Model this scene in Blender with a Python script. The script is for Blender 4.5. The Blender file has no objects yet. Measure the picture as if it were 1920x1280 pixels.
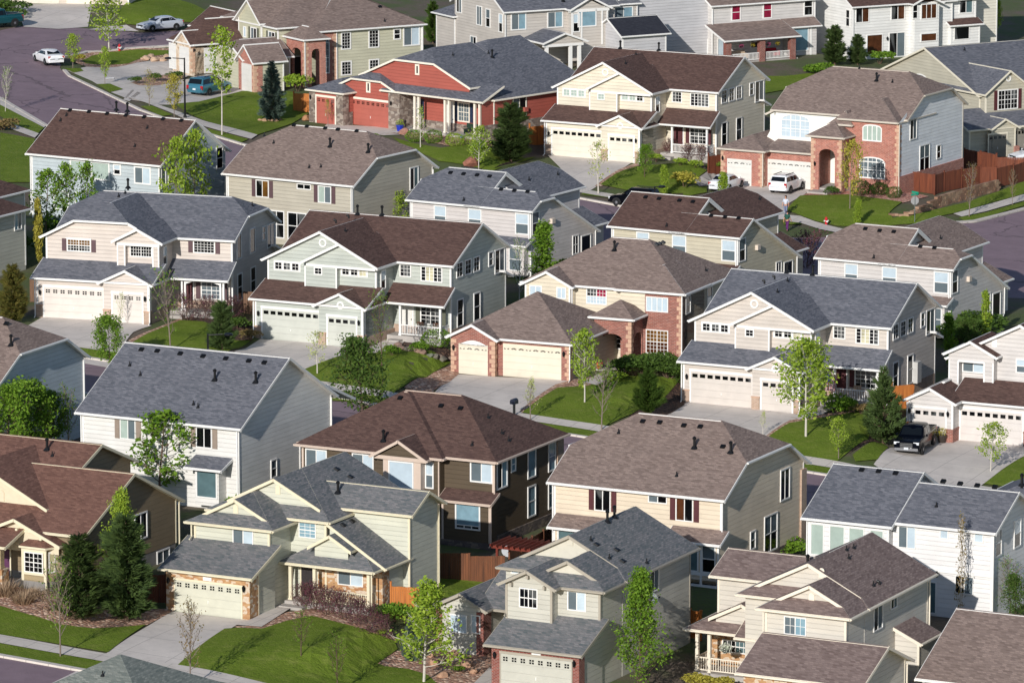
import bpy, bmesh, math, random
from mathutils import Vector, Matrix
R = random.Random(7)
scene = bpy.context.scene
COL = scene.collection

# ------------------------------------------------------------------ camera geometry and ground plane
FPX, PITCH, CZ = 10000.0, math.radians(10.4), 74.0
GX, GY, GC = -.055, .035, -14.0
COSP, SINP = math.cos(PITCH), math.sin(PITCH)
OFF = {0: (0, 0, 1)}          # sheets the plan was measured on: x, y, scale
for i in range(9): OFF[i + 1] = ((0, 620, 1260)[i % 3], (0, 420, 840)[i // 3], .34375)
OFF.update({20: (50, 320, .25), 21: (460, 340, .26567), 22: (830, 420, .296875), 23: (1600, 520, .29685), 24: (0, 800, .25788), 25: (290, 840, .28646), 26: (800, 920, .28123), 27: (1270, 1000, .26042),
            28: (310, 0, .27083), 29: (560, 50, .28125), 30: (1320, 100, .3125), 31: (820, 0, .26042), 32: (1230, 0, .359375), 33: (740, 290, .229167), 34: (1100, 320, .239583), 35: (530, 700, .286458)})

def q(s, x, y):
    o = OFF[s]; return (o[0] + x * o[2], o[1] + y * o[2])

def ray(p):
    a, b = (p[0] - 960) / FPX, (640 - p[1]) / FPX
    return (a, COSP + b * SINP, -SINP + b * COSP)

def base_plane(x, y): return GC + GX * x + GY * y

def plane_hit(p, h=0):
    r = ray(p); t = (GC + h - CZ) / (r[2] - GX * r[0] - GY * r[1])
    return Vector((t * r[0], t * r[1], CZ + t * r[2]))

PADS = []          # (ox, oy, ux, uy, u0, u1, v0, v1, z): level building plots

def ground_z(x, y):
    b = base_plane(x, y); sw = 1 / 60.; s = 0.
    for ox, oy, ux, uy, u0, u1, v0, v1, z in PADS:
        dx, dy = x - ox, y - oy
        if dx * dx + dy * dy > 1600: continue
        u = dx * ux + dy * uy; v = -dx * uy + dy * ux
        du = max(u0 - u, 0, u - u1); dv = max(v0 - v, 0, v - v1)
        d2 = du * du + dv * dv
        if d2 > 100: continue
        w = (1 - d2 / 100) ** 2 / (d2 + .4)
        s += w * (z - b); sw += w
    return b + s / sw

def hit(p, lift=0.):
    r = ray(p); t = plane_hit(p)[1] / r[1]; f = lambda k: CZ + k * r[2] - ground_z(k * r[0], k * r[1]) - lift
    a = t - 30
    while f(a) > 0 and a < t + 60: a += 1.0
    lo, hi = a - 1.0, a
    for _ in range(22):
        m = (lo + hi) / 2
        if f(m) > 0: lo = m
        else: hi = m
    return Vector((lo * r[0], lo * r[1], ground_z(lo * r[0], lo * r[1])))

# ------------------------------------------------------------------ materials
MATS = {}
def srgb(c):
    return tuple((x / 255 / 12.92) if x / 255 < .04045 else ((x / 255 + .055) / 1.055) ** 2.4 for x in c)

class NT:
    def __init__(s, name):
        m = bpy.data.materials.new(name); m.use_nodes = True
        s.m, s.t = m, m.node_tree; s.n = s.t.nodes; s.b = s.n['Principled BSDF']
    def add(s, typ, **kw):
        n = s.n.new(typ)
        for k, v in kw.items():
            if k in n.inputs.keys(): n.inputs[k].default_value = v
            else: setattr(n, k, v)
        return n
    def link(s, a, b): s.t.links.new(a, b)
    def math(s, op, a, b=None, c=None):
        n = s.n.new('ShaderNodeMath'); n.operation = op
        for i, x in enumerate((a, b, c)):
            if x is None: continue
            if isinstance(x, (int, float)): n.inputs[i].default_value = x
            else: s.link(x, n.inputs[i])
        return n.outputs[0]
    def mix(s, f, a, b, blend='MIX'):
        n = s.n.new('ShaderNodeMix'); n.data_type = 'RGBA'; n.blend_type = blend
        for sock, x in ((n.inputs[0], f), (n.inputs[6], a), (n.inputs[7], b)):
            if isinstance(x, (int, float)): sock.default_value = x
            elif isinstance(x, tuple): sock.default_value = (*x[:3], 1)
            else: s.link(x, sock)
        return n.outputs[2]
    def noise(s, vec, scale, detail=3, rough=.55):
        n = s.add('ShaderNodeTexNoise', Scale=scale, Detail=detail, Roughness=rough)
        if vec is not None: s.link(vec, n.inputs['Vector'])
        return n.outputs['Fac']
    def ramp(s, f, a, b, ca=(0, 0, 0), cb=(1, 1, 1)):
        n = s.n.new('ShaderNodeValToRGB'); e = n.color_ramp.elements
        e[0].position, e[1].position = a, b; e[0].color = (*ca, 1); e[1].color = (*cb, 1)
        s.link(f, n.inputs[0]); return n.outputs[0]
    def wallco(s, kz=1.):
        tc = s.n.new('ShaderNodeTexCoord'); sp = s.n.new('ShaderNodeSeparateXYZ'); s.link(tc.outputs['Object'], sp.inputs[0])
        cb = s.n.new('ShaderNodeCombineXYZ')
        s.link(s.math('ADD', sp.outputs[0], sp.outputs[1]), cb.inputs[0]); s.link(s.math('MULTIPLY', sp.outputs[2], kz), cb.inputs[1])
        return cb.outputs[0], sp.outputs, tc.outputs['Object']
    def bump(s, h, strength=.5, dist=.02):
        n = s.add('ShaderNodeBump', Strength=strength, Distance=dist); s.link(h, n.inputs['Height']); s.link(n.outputs[0], s.b.inputs['Normal'])

def cached(f):
    def g(*a, **k):
        key = (f.__name__, a, tuple(sorted(k.items())))
        if key not in MATS: MATS[key] = f(*a, **k)
        return MATS[key]
    return g

@cached
def siding(c, period=.3):
    t = NT('lap_siding'); m_ = sum(c) / 3; col = srgb(tuple((x + (m_ - x) * .22) * .965 for x in c)); vec, sp, ob = t.wallco()
    zf = t.math('DIVIDE', sp[2], period); fr = t.math('FRACT', zf); fl = t.math('FLOOR', zf)
    cb = t.n.new('ShaderNodeCombineXYZ'); t.link(t.math('MULTIPLY', fl, 7.31), cb.inputs[1])
    sx = t.n.new('ShaderNodeSeparateXYZ'); t.link(vec, sx.inputs[0]); t.link(t.math('MULTIPLY', sx.outputs[0], .35), cb.inputs[0])
    nb = t.noise(cb.outputs[0], 1.0, 1); nd = t.noise(ob, .8, 4)
    c2 = tuple(x * .80 for x in col)
    k = t.math('ADD', t.math('MULTIPLY', nb, .55), t.math('MULTIPLY', nd, .5))
    t.link(t.mix(t.ramp(k, .35, .75), col, c2), t.b.inputs['Base Color'])
    t.b.inputs['Roughness'].default_value = .65
    lap = t.math('SUBTRACT', 1.0, fr)
    step = t.math('GREATER_THAN', fr, .9)
    t.bump(t.math('SUBTRACT', lap, t.math('MULTIPLY', step, .9)), .9, .035)
    return t.m

@cached
def brickm(c1, c2, cm, bw=.32, bh=.11, rough=.85):
    t = NT('brickwork'); vec, sp, ob = t.wallco()
    b = t.add('ShaderNodeTexBrick', Scale=1.0); t.link(vec, b.inputs['Vector'])
    b.inputs['Color1'].default_value = (*srgb(c1), 1); b.inputs['Color2'].default_value = (*srgb(c2), 1); b.inputs['Mortar'].default_value = (*srgb(cm), 1)
    b.inputs['Mortar Size'].default_value = .012; b.inputs['Brick Width'].default_value = bw; b.inputs['Row Height'].default_value = bh; b.inputs['Bias'].default_value = -.1
    n = t.noise(ob, 2.2, 4)
    t.link(t.mix(t.math('MULTIPLY', t.ramp(n, .35, .7), .5), b.outputs['Color'], tuple(x * .62 for x in srgb(c1))), t.b.inputs['Base Color'])
    t.b.inputs['Roughness'].default_value = rough; t.bump(t.math('SUBTRACT', 1.0, b.outputs['Fac']), .6, .02)
    return t.m

@cached
def stonem(c1, c2, c3, sc=2.6):
    t = NT('stacked_stone'); vec, sp, ob = t.wallco(1.7)
    v = t.add('ShaderNodeTexVoronoi', Scale=sc, distance='CHEBYCHEV'); t.link(vec, v.inputs['Vector'])
    s2 = t.n.new('ShaderNodeSeparateColor'); t.link(v.outputs['Color'], s2.inputs[0])
    a = t.mix(s2.outputs[0], srgb(c1), srgb(c2)); a = t.mix(t.ramp(s2.outputs[1], .6, .62), a, srgb(c3))
    t.link(t.mix(t.math('MULTIPLY', t.noise(ob, 9, 3), .5), a, tuple(x * .5 for x in srgb(c1))), t.b.inputs['Base Color'])
    t.b.inputs['Roughness'].default_value = .9; t.bump(t.math('SUBTRACT', 1., v.outputs['Distance']), .6, .06)
    return t.m

@cached
def shingle(c1, c2, c3):
    t = NT('roof_shingles'); vec, sp, ob = t.wallco(2.15)
    def br(w, h, a, bcol, off):
        b = t.add('ShaderNodeTexBrick', Scale=1.0); m = t.add('ShaderNodeMapping'); m.inputs['Location'].default_value = (off, off * .4, 0)
        t.link(vec, m.inputs[0]); t.link(m.outputs[0], b.inputs['Vector'])
        b.inputs['Color1'].default_value = (*a, 1); b.inputs['Color2'].default_value = (*bcol, 1); b.inputs['Mortar'].default_value = (*tuple(x * .55 for x in a), 1)
        b.inputs['Mortar Size'].default_value = .018; b.inputs['Brick Width'].default_value = w; b.inputs['Row Height'].default_value = h
        b.offset_frequency = 2; b.offset = .37; b.squash = 1.0
        return b
    b1 = br(.30, .145, tuple(x * .95 for x in srgb(c3)), tuple(x * .93 for x in srgb(c2)), 0); b2 = br(.55, .145, srgb(c3), srgb(c2), 3.17)
    n = t.noise(ob, .55, 4); n2 = t.noise(ob, 14, 2)
    a = t.mix(.25, b1.outputs['Color'], b2.outputs['Color'])
    a = t.mix(t.math('MULTIPLY', t.ramp(n, .3, .7), .30), a, tuple(x * .7 for x in srgb(c1)))
    a = t.mix(t.math('MULTIPLY', t.ramp(n2, .4, .75), .35), a, tuple(min(1, x * 1.5) for x in srgb(c2)))
    t.link(a, t.b.inputs['Base Color']); t.b.inputs['Roughness'].default_value = .95
    t.b.inputs['Specular IOR Level'].default_value = .2
    sx = t.n.new('ShaderNodeSeparateXYZ'); t.link(vec, sx.inputs[0])
    fr = t.math('FRACT', t.math('DIVIDE', sx.outputs[1], .145))
    t.bump(t.math('ADD', t.math('SUBTRACT', 1., fr), t.math('MULTIPLY', b1.outputs['Fac'], -.5)), .55, .02)
    return t.m

@cached
def plain(name, c, rough=.6, metal=0., var=.12, sc=3.):
    t = NT(name); col = srgb(c); tc = t.n.new('ShaderNodeTexCoord')
    n = t.noise(tc.outputs['Object'], sc, 4)
    t.link(t.mix(t.ramp(n, .35, .7), col, tuple(x * (1 - var) for x in col)), t.b.inputs['Base Color'])
    t.b.inputs['Roughness'].default_value = rough; t.b.inputs['Metallic'].default_value = metal
    return t.m

@cached
def glass(kind):
    t = NT('window_' + kind)
    c = {'dark': (14, 16, 19), 'blind': (198, 214, 224), 'grey': (104, 116, 122), 'blue': (134, 166, 180), 'teal': (92, 116, 120), 'cream': (206, 198, 160), 'amber': (120, 84, 40),
         'green': (176, 192, 182), 'brown': (88, 52, 32), 'pink': (150, 34, 66), 'curtain': (206, 200, 168)}[kind]  # last kind is the cream of a curtain behind the pane
    tc = t.n.new('ShaderNodeTexCoord'); col = srgb(c)
    vec, sp, ob = t.wallco()
    w = t.noise(ob, 1.4, 2)
    if kind in ('blind', 'grey', 'green', 'cream'):
        f = t.math('FRACT', t.math('MULTIPLY', sp[2], 11.0)) if kind != 'green' else w
        a = t.mix(t.math('MULTIPLY', f, .35), col, tuple(x * .6 for x in col)); a = t.mix(t.ramp(w, .35, .7), a, tuple(x * .82 for x in col))
    else:
        a = t.mix(t.ramp(w, .35, .7), col, tuple(x * (.75 if kind in ('blue', 'teal') else .5) for x in col))
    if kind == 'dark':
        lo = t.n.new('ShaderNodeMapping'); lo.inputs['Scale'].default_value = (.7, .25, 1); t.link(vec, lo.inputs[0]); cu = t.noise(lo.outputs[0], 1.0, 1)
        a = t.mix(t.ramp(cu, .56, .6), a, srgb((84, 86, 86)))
    t.link(a, t.b.inputs['Base Color']); t.b.inputs['Roughness'].default_value = .08
    t.b.inputs['Specular IOR Level'].default_value = .5
    return t.m

@cached
def doorm(c):
    t = NT('sectional_door'); m_ = sum(c) / 3; col = srgb(tuple((x + (m_ - x) * .22) * .95 for x in c)); vec, sp, ob = t.wallco()
    fr = t.math('FRACT', t.math('DIVIDE', sp[2], .53)); g = t.math('LESS_THAN', fr, .05)
    n = t.noise(ob, 1.2, 4)
    t.link(t.mix(t.ramp(n, .35, .72), col, tuple(x * .9 for x in col)), t.b.inputs['Base Color'])
    t.b.inputs['Roughness'].default_value = .5; t.bump(t.math('SUBTRACT', 1., g), .7, .02)
    return t.m

@cached
def boards(c, w=.14, c2=None):
    t = NT('fence_boards'); col = srgb(c); vec, sp, ob = t.wallco()
    sx = t.n.new('ShaderNodeSeparateXYZ'); t.link(vec, sx.inputs[0]); d = t.math('DIVIDE', sx.outputs[0], w)
    fl = t.math('FLOOR', d); cb = t.n.new('ShaderNodeCombineXYZ'); t.link(t.math('MULTIPLY', fl, 3.7), cb.inputs[0]); t.link(t.math('MULTIPLY', sp[2], .4), cb.inputs[1])
    n = t.noise(cb.outputs[0], 1., 2); g = t.math('LESS_THAN', t.math('FRACT', d), .1)
    t.link(t.mix(t.ramp(n, .3, .7), col, srgb(c2) if c2 else tuple(x * .55 for x in col)), t.b.inputs['Base Color'])
    t.b.inputs['Roughness'].default_value = .8; t.bump(t.math('SUBTRACT', 1., g), .8, .03)
    return t.m

WHITE = plain('white_trim', (236, 234, 230), .5, 0, .05)
CREAMT = plain('cream_trim', (224, 214, 186), .5, 0, .05)
TANT = plain('tan_trim', (206, 196, 184), .5, 0, .05)
TAUPET = plain('taupe_trim', (168, 160, 146), .5, 0, .05)
BLACK = plain('black_metal', (22, 23, 26), .45, .3)
CONC = plain('concrete', (176, 170, 164), .85, 0, .2, 1.2)
FOUND = plain('foundation_concrete', (140, 136, 132), .9, 0, .2)

# ------------------------------------------------------------------ mesh helpers
class MB:
    def __init__(s): s.v, s.f, s.mi = [], [], []
    def poly(s, pts, m=0):
        b = len(s.v); s.v += [tuple(p) for p in pts]; s.f.append(tuple(range(b, b + len(pts)))); s.mi.append(m)
    def box(s, a, b, m=0):
        x0, x1 = sorted((a[0], b[0])); y0, y1 = sorted((a[1], b[1])); z0, z1 = sorted((a[2], b[2])); k = len(s.v)
        s.v += [(x0, y0, z0), (x1, y0, z0), (x1, y1, z0), (x0, y1, z0), (x0, y0, z1), (x1, y0, z1), (x1, y1, z1), (x0, y1, z1)]
        for f in ((0, 3, 2, 1), (4, 5, 6, 7), (0, 1, 5, 4), (1, 2, 6, 5), (2, 3, 7, 6), (3, 0, 4, 7)): s.f.append(tuple(k + i for i in f)); s.mi.append(m)
    def prism(s, bottom, top, m=0):
        n = len(bottom); k = len(s.v); s.v += [tuple(p) for p in bottom] + [tuple(p) for p in top]
        s.f.append(tuple(k + i for i in reversed(range(n)))); s.f.append(tuple(k + n + i for i in range(n))); s.mi += [m, m]
        for i in range(n):
            j = (i + 1) % n; s.f.append((k + i, k + j, k + n + j, k + n + i)); s.mi.append(m)
    def tube(s, p, r0, p2, r1, n=8, m=0, cap=True):
        p, p2 = Vector(p), Vector(p2); d = (p2 - p)
        if d.length < 1e-6: return
        d.normalize(); a = d.orthogonal().normalized(); b = d.cross(a); k = len(s.v)
        for c, r in ((p, r0), (p2, r1)):
            for i in range(n):
                t = 2 * math.pi * i / n; s.v.append(tuple(c + a * (r * math.cos(t)) + b * (r * math.sin(t))))
        for i in range(n):
            j = (i + 1) % n; s.f.append((k + i, k + j, k + n + j, k + n + i)); s.mi.append(m)
        if cap:
            s.f.append(tuple(k + i for i in reversed(range(n)))); s.f.append(tuple(k + n + i for i in range(n))); s.mi += [m, m]
    def lathe(s, prof, n=16, c=(0, 0, 0), m=0, ax=2):
        k = len(s.v)
        for r, h in prof:
            for i in range(n):
                t = 2 * math.pi * i / n; a, b = r * math.cos(t), r * math.sin(t)
                p = (a, b, h) if ax == 2 else ((h, a, b) if ax == 0 else (a, h, b))
                s.v.append((c[0] + p[0], c[1] + p[1], c[2] + p[2]))
        for j in range(len(prof) - 1):
            for i in range(n):
                i2 = (i + 1) % n; s.f.append((k + j * n + i, k + j * n + i2, k + (j + 1) * n + i2, k + (j + 1) * n + i)); s.mi.append(m)
        s.f.append(tuple(k + i for i in reversed(range(n)))); s.f.append(tuple(k + (len(prof) - 1) * n + i for i in range(n))); s.mi += [m, m]
    def mesh(s, name, mats, smooth=False):
        me = bpy.data.meshes.new(name); me.from_pydata(s.v, [], s.f)
        for m in (mats if isinstance(mats, (list, tuple)) else [mats]): me.materials.append(m)
        me.polygons.foreach_set('material_index', s.mi)
        if smooth: me.polygons.foreach_set('use_smooth', [True] * len(me.polygons))
        me.update(); return me
    def build(s, name, mats, parent=None, smooth=False, fix=True):
        me = s.mesh(name, mats, smooth)
        if fix:
            bm = bmesh.new(); bm.from_mesh(me); bmesh.ops.recalc_face_normals(bm, faces=bm.faces); bm.to_mesh(me); bm.free()
        o = bpy.data.objects.new(name, me); COL.objects.link(o)
        if parent is not None: o.parent = parent
        return o

def tag(o, label=None, cat=None, group=None, kind=None):
    if label: o['label'] = label
    if cat: o['category'] = cat
    if group: o['group'] = group
    if kind: o['kind'] = kind
    return o

def empty(name, loc, rz=0., label=None, cat=None, group=None):
    o = bpy.data.objects.new(name, None); COL.objects.link(o); o.location = loc; o.rotation_euler = (0, 0, rz)
    o.empty_display_size = .5
    return tag(o, label, cat, group)

def copy_tree(o, parent=None):
    kids = [c for c in o.children]
    c = o.copy(); COL.objects.link(c)
    if parent is not None: c.parent = parent
    for ch in kids: copy_tree(ch, c)
    return c
# ------------------------------------------------------------------ house kit (metres; u along the front, v to the back, z up from the plot)
HOUSES = []
class Vol: pass
class TrimBoards:
    def __init__(s, h): s.h = h
    def box(s, a, b, m=0): mb = MB(); mb.box(a, b); mb.build('trim_board', s.h.trim, s.h.root)

class House:
    def __init__(s, name, label, anchor, loc=(0, 0, 0), a=26.9, group=None, trim=WHITE, roof=None, wall=None, pad=None, pz=None):
        P = plane_hit(anchor, loc[2]); ar = math.radians(a)
        s.a = -ar; s.u = (math.cos(ar), -math.sin(ar)); s.v = (math.sin(ar), math.cos(ar))
        s.o = Vector((P.x - loc[0] * s.u[0] - loc[1] * s.v[0], P.y - loc[0] * s.u[1] - loc[1] * s.v[1], P.z - loc[2]))
        s.root = empty(name, s.o, s.a, label, 'house', group); s.label = label
        s.trim, s.roofm, s.wallm = trim, roof, wall
        s.walls = []; s.trimb = TrimBoards(s); s.vols = []
        HOUSES.append(s)
        if pad: PADS.append((s.o.x, s.o.y, s.u[0], s.u[1], *pad, s.o.z - .02))
    # pixel -> local point on a plane of the house
    def on(s, ax, val, p):
        r = ray(p); d = (r[0] * s.u[0] + r[1] * s.u[1], r[0] * s.v[0] + r[1] * s.v[1], r[2])
        e = (-s.o.x * s.u[0] - s.o.y * s.u[1], -s.o.x * s.v[0] - s.o.y * s.v[1], CZ - s.o.z)
        t = (val - e[ax]) / d[ax]; return tuple(e[i] + t * d[i] for i in range(3))
    def fv(s, v, p): r = s.on(1, v, p); return (r[0], r[2])
    def fu(s, u, p): r = s.on(0, u, p); return (r[1], r[2])
    def fz(s, z, p): r = s.on(2, z, p); return (r[0], r[1])
    def W(s, m): s.walls.append((m, MB())); return s.walls[-1][1]
    def world(s, u, v, z=0): return Vector((s.o.x + u * s.u[0] + v * s.v[0], s.o.y + u * s.u[1] + v * s.v[1], s.o.z + z))

    def vol(s, u0, u1, v0, v1, E, roof='gu', p=.5, k0=0, k1=0, oh=.35, ohr=None, z0=-2., wall=0, roofm=None, cut=None, corners=True, t=.16, sides='fblr', gutter=True, trim=None, E2=None, p2=None, found=.0):
        """box volume with a roof. E = top of the roof at its eave edge. gu/gv ridge roofs (k0,k1: 0 gable .. 1 hip), sf/sb/sl/sr sheds (low side front/back/left/right), hip"""
        trim = trim or s.trim
        ohr = oh if ohr is None else ohr
        wall = s.wallm if wall == 0 else wall; roofm = roofm or s.roofm
        if roof == 'hip':
            roof = 'gu' if (u1 - u0) >= (v1 - v0) else 'gv'; k0 = k1 = 1
        V = Vol(); V.__dict__.update(u0=u0, u1=u1, v0=v0, v1=v1, E=E, p=p); polys = []; planes = []
        if roof in ('gu', 'gv'):
            if roof == 'gu': a0, a1, b0, b1, oa, ob = u0, u1, v0, v1, ohr, oh
            else: a0, a1, b0, b1, oa, ob = v0, v1, u0, u1, ohr, oh
            ka = oh if True else 0
            A0, A1 = a0 - (oh if k0 >= 1 else oa), a1 + (oh if k1 >= 1 else oa); B0, B1 = b0 - ob, b1 + ob
            e2 = E if E2 is None else E2; q2 = p if p2 is None else p2
            bm_ = (e2 - E + B1 * q2 + B0 * p) / (p + q2); Z = E + (bm_ - B0) * p
            c0, c1 = Z - k0 * (Z - E), Z - k1 * (Z - E)
            d0, d1 = (Z - c0) / p, (Z - c1) / p
            f = (lambda a, b, z: (a, b, z)) if roof == 'gu' else (lambda a, b, z: (b, a, z))
            def cross(c, sg): return B0 + (c - E) / p if sg > 0 else B1 - (c - e2) / q2
            def side(bE, zE, sg):
                pts = [(A0, bE, zE), (A1, bE, zE)]
                if k1 < 1: pts.append((A1, cross(c1, sg), c1))
                if k1 > 0: pts.append((A1 - d1, bm_, Z))
                pts.append((A0 + d0, bm_, Z))
                if 0 < k0 < 1: pts.append((A0, cross(c0, sg), c0))
                out = []
                for q_ in pts:
                    if not out or (Vector(q_) - Vector(out[-1])).length > 1e-3: out.append(q_)
                return [f(*x) for x in out]
            polys.append(side(B0, E, 1)); planes.append(lambda a, b: E + (b - B0) * p)
            polys.append(side(B1, e2, -1)); planes.append(lambda a, b: e2 + (B1 - b) * q2)
            if k0 > 0:
                polys.append([f(A0, cross(c0, 1), c0), f(A0 + d0, bm_, Z), f(A0, cross(c0, -1), c0)]); planes.append(lambda a, b: c0 + (a - A0) * p)
            if k1 > 0:
                polys.append([f(A1, cross(c1, 1), c1), f(A1, cross(c1, -1), c1), f(A1 - d1, bm_, Z)]); planes.append(lambda a, b: c1 + (A1 - a) * p)
            if roof == 'gu': V.zf = lambda u, v: min(g(u, v) for g in planes)
            else: V.zf = lambda u, v: min(g(v, u) for g in planes)
            bra = [bm_]
            for c, k in ((c0, k0), (c1, k1)):
                if 0 < k < 1: bra += [cross(c + p * oa, 1), cross(c + p * oa, -1)]
            brb = [A0 + d0, A1 - d1]
            ub, vb = (brb, bra) if roof == 'gu' else (bra, brb)
            V.ridge = Z
        else:
            U0, U1, V0, V1 = u0 - ohr, u1 + ohr, v0, v1
            if roof == 'sf': V0 = v0 - oh; g = lambda u, v: E + (v - V0) * p
            if roof == 'sb': V1 = v1 + oh; g = lambda u, v: E + (V1 - v) * p
            if roof == 'sl': U0, U1, V0, V1 = u0 - oh, u1, v0 - ohr, v1 + ohr; g = lambda u, v: E + (u - U0) * p
            if roof == 'sr': U0, U1, V0, V1 = u0, u1 + oh, v0 - ohr, v1 + ohr; g = lambda u, v: E + (U1 - u) * p
            V.zf = g; polys.append([(a, b, g(a, b)) for a, b in ((U0, V0), (U1, V0), (U1, V1), (U0, V1))]); ub = vb = []
        V.polys = polys; s.vols.append(V)
        # roof slab
        mb = MB(); edges = {}
        key = lambda p_: tuple(round(c, 3) for c in p_)
        for P in polys:
            mb.poly(P, 0); mb.poly([(x, y, z - t) for x, y, z in reversed(P)], 1)
            for i in range(len(P)):
                e = (key(P[i]), key(P[(i + 1) % len(P)])); r = (e[1], e[0])
                if r in edges: del edges[r]
                else: edges[e] = P
        fb = MB()
        for (a, b), P in edges.items():
            A, B = Vector(a), Vector(b); c = sum((Vector(x) for x in P), Vector()) / len(P)
            d = (B - A); n = Vector((d.y, -d.x, 0))
            if n.length < 1e-5: continue
            n.normalize()
            if n.dot(c - A) > 0: n = -n
            flat = abs(d.z) < .01
            mb.poly([A, B, B - Vector((0, 0, t)), A - Vector((0, 0, t))], 1)
            if cut and cut(A, B): continue
            dn = d.normalized() * .02
            hi, lo, th = (-.012, -.2, .04) if not flat else (-.015, -.17, .035)
            bot = [A - dn + n * .004, B + dn + n * .004, B + dn + n * th, A - dn + n * th]
            fb.prism([p_ + Vector((0, 0, lo)) for p_ in bot], [p_ + Vector((0, 0, hi)) for p_ in bot])
            if flat and gutter:
                bot = [A - dn + n * .037, B + dn + n * .037, B + dn + n * .13, A - dn + n * .13]
                fb.prism([p_ + Vector((0, 0, -.13)) for p_ in bot], [p_ + Vector((0, 0, -.03)) for p_ in bot])
        ro = mb.build('roof', [roofm, trim], s.root, fix=False); V.roof = ro
        # keep roof tops facing up
        if fb.f: fb.build('fascia', trim, ro)
        # walls
        if wall is not None:
            w = MB()
            zt = lambda u, v: V.zf(u, v) - t
            def edge(p0, p1, br, ax):
                pts = [p0, p1]; lo, hi = sorted((p0[ax], p1[ax]))
                for x in br:
                    if lo + .01 < x < hi - .01: pts.append((x, p0[1]) if ax == 0 else (p0[0], x))
                pts.sort(key=lambda c: c[ax])
                w.poly([(pts[0][0], pts[0][1], z0), (pts[-1][0], pts[-1][1], z0)] + [(c[0], c[1], zt(*c)) for c in reversed(pts)])
            if 'f' in sides: edge((u0, v0), (u1, v0), ub, 0)
            if 'b' in sides: edge((u0, v1), (u1, v1), ub, 0)
            if 'l' in sides: edge((u0, v0), (u0, v1), vb, 1)
            if 'r' in sides: edge((u1, v0), (u1, v1), vb, 1)
            if w.f: w.build('wall', wall, s.root)
            if corners:
                for cu, su in ((u0, -1), (u1, 1)):
                    for cv, sv in ((v0, -1), (v1, 1)):
                        if corners is not True and (('l' if su < 0 else 'r') + ('f' if sv < 0 else 'b')) not in corners: continue
                        z1 = zt(cu, cv) - .02; zz = max(z0, found) if z0 < found else z0
                        cbm = MB(); cbm.prism([(cu + su * x, cv + sv * y, zz) for x, y in ((.03, .03), (-.11, .03), (-.11, .003), (.003, .003), (.003, -.11), (.03, -.11))], [(cu + su * x, cv + sv * y, z1) for x, y in ((.03, .03), (-.11, .03), (-.11, .003), (.003, .003), (.003, -.11), (.03, -.11))])
                        cbm.build('corner_board', trim, s.root)
        return V

    def gablet(s, V, v, ins, wall=None, roofm=None, trim=None, oh=.35, back=3.5, ohr=.3):
        """small gable rising out of a hip end"""
        back = (V.u1 - V.u0) / 2 - (v - V.v0) - .02
        return s.vol(V.u0 + ins, V.u1 - ins, v, v + back, V.E + ins * V.p + .03, 'gv', p=V.p, oh=oh, ohr=ohr, sides='f', wall=wall or s.wallm, roofm=roofm, corners=False, gutter=False, trim=trim, z0=V.E - .1, cut=lambda A, B: min(A.y, B.y) > v + .1 or (abs(A.z - B.z) < .01))
    # --- flat items on a wall plane: pl = ('f', v) | ('r', u) | ('l', u) | ('b', v)
    def xf(s, pl):
        k, c = pl
        if k == 'f': return lambda a, z, d=0.: (a, c - d, z)
        if k == 'b': return lambda a, z, d=0.: (a, c + d, z)
        if k == 'r': return lambda a, z, d=0.: (c + d, a, z)
        return lambda a, z, d=0.: (c - d, a, z)
    def rect(s, pl, sx, x0, y0, x1, y1):
        fn = s.fv if pl[0] in 'fb' else s.fu
        a0, z1 = fn(pl[1], q(sx, x0, y0)); a1, z0 = fn(pl[1], q(sx, x1, y1))
        return min(a0, a1), max(a0, a1), min(z0, z1), max(z0, z1)
    def slab(s, mb, pl, a0, a1, z0, z1, d0, d1, m=0):
        f = s.xf(pl); mb.box(f(a0, z0, d0), f(a1, z1, d1), m)
    def win(s, pl, sx, x0, y0, x1, y1, g='dark', cols=1, rows=1, sub=None, fr=.09, frame=None, shut=None, head=False, label=None, m=True):
        a0, a1, z0, z1 = s.rect(pl, sx, x0, y0, x1, y1); return s.win_m(pl, a0, a1, z0, z1, g, cols, rows, sub, fr, frame, shut, head, label)
    def win_m(s, pl, a0, a1, z0, z1, g='dark', cols=1, rows=1, sub=None, fr=.09, frame=None, shut=None, head=False, label=None):
        """g: glass kind or list per column / 'x/y' for upper/lower; sub=(nx,ny) thin grid bars per pane"""
        frame = frame or s.trim
        mb = MB(); kinds = []; fm = MB()
        i0, i1, j0, j1 = a0 + fr, a1 - fr, z0 + fr, z1 - fr
        gs = g if isinstance(g, (list, tuple)) else [g] * cols
        for c in range(cols):
            for r in range(rows):
                k = gs[c]
                if '/' in k: k = k.split('/')[0 if r == rows - 1 else 1]
                if k not in kinds: kinds.append(k)
                b0, b1 = i0 + (i1 - i0) * c / cols, i0 + (i1 - i0) * (c + 1) / cols; y0, y1 = j0 + (j1 - j0) * r / rows, j0 + (j1 - j0) * (r + 1) / rows
                f = s.xf(pl); mb.poly([f(b0, y0, .012), f(b1, y0, .012), f(b1, y1, .012), f(b0, y1, .012)], kinds.index(k))
                if c: s.slab(fm, pl, b0 - .03, b0 + .03, y0, y1, .006, .04)
                if r: s.slab(fm, pl, b0, b1, y0 - .03, y0 + .03, .006, .042)
                if sub:
                    for i in range(1, sub[0]): x = b0 + (b1 - b0) * i / sub[0]; s.slab(fm, pl, x - .013, x + .013, y0, y1, .008, .026)
                    for i in range(1, sub[1]): y = y0 + (y1 - y0) * i / sub[1]; s.slab(fm, pl, b0, b1, y - .013, y + .013, .008, .028)
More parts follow.
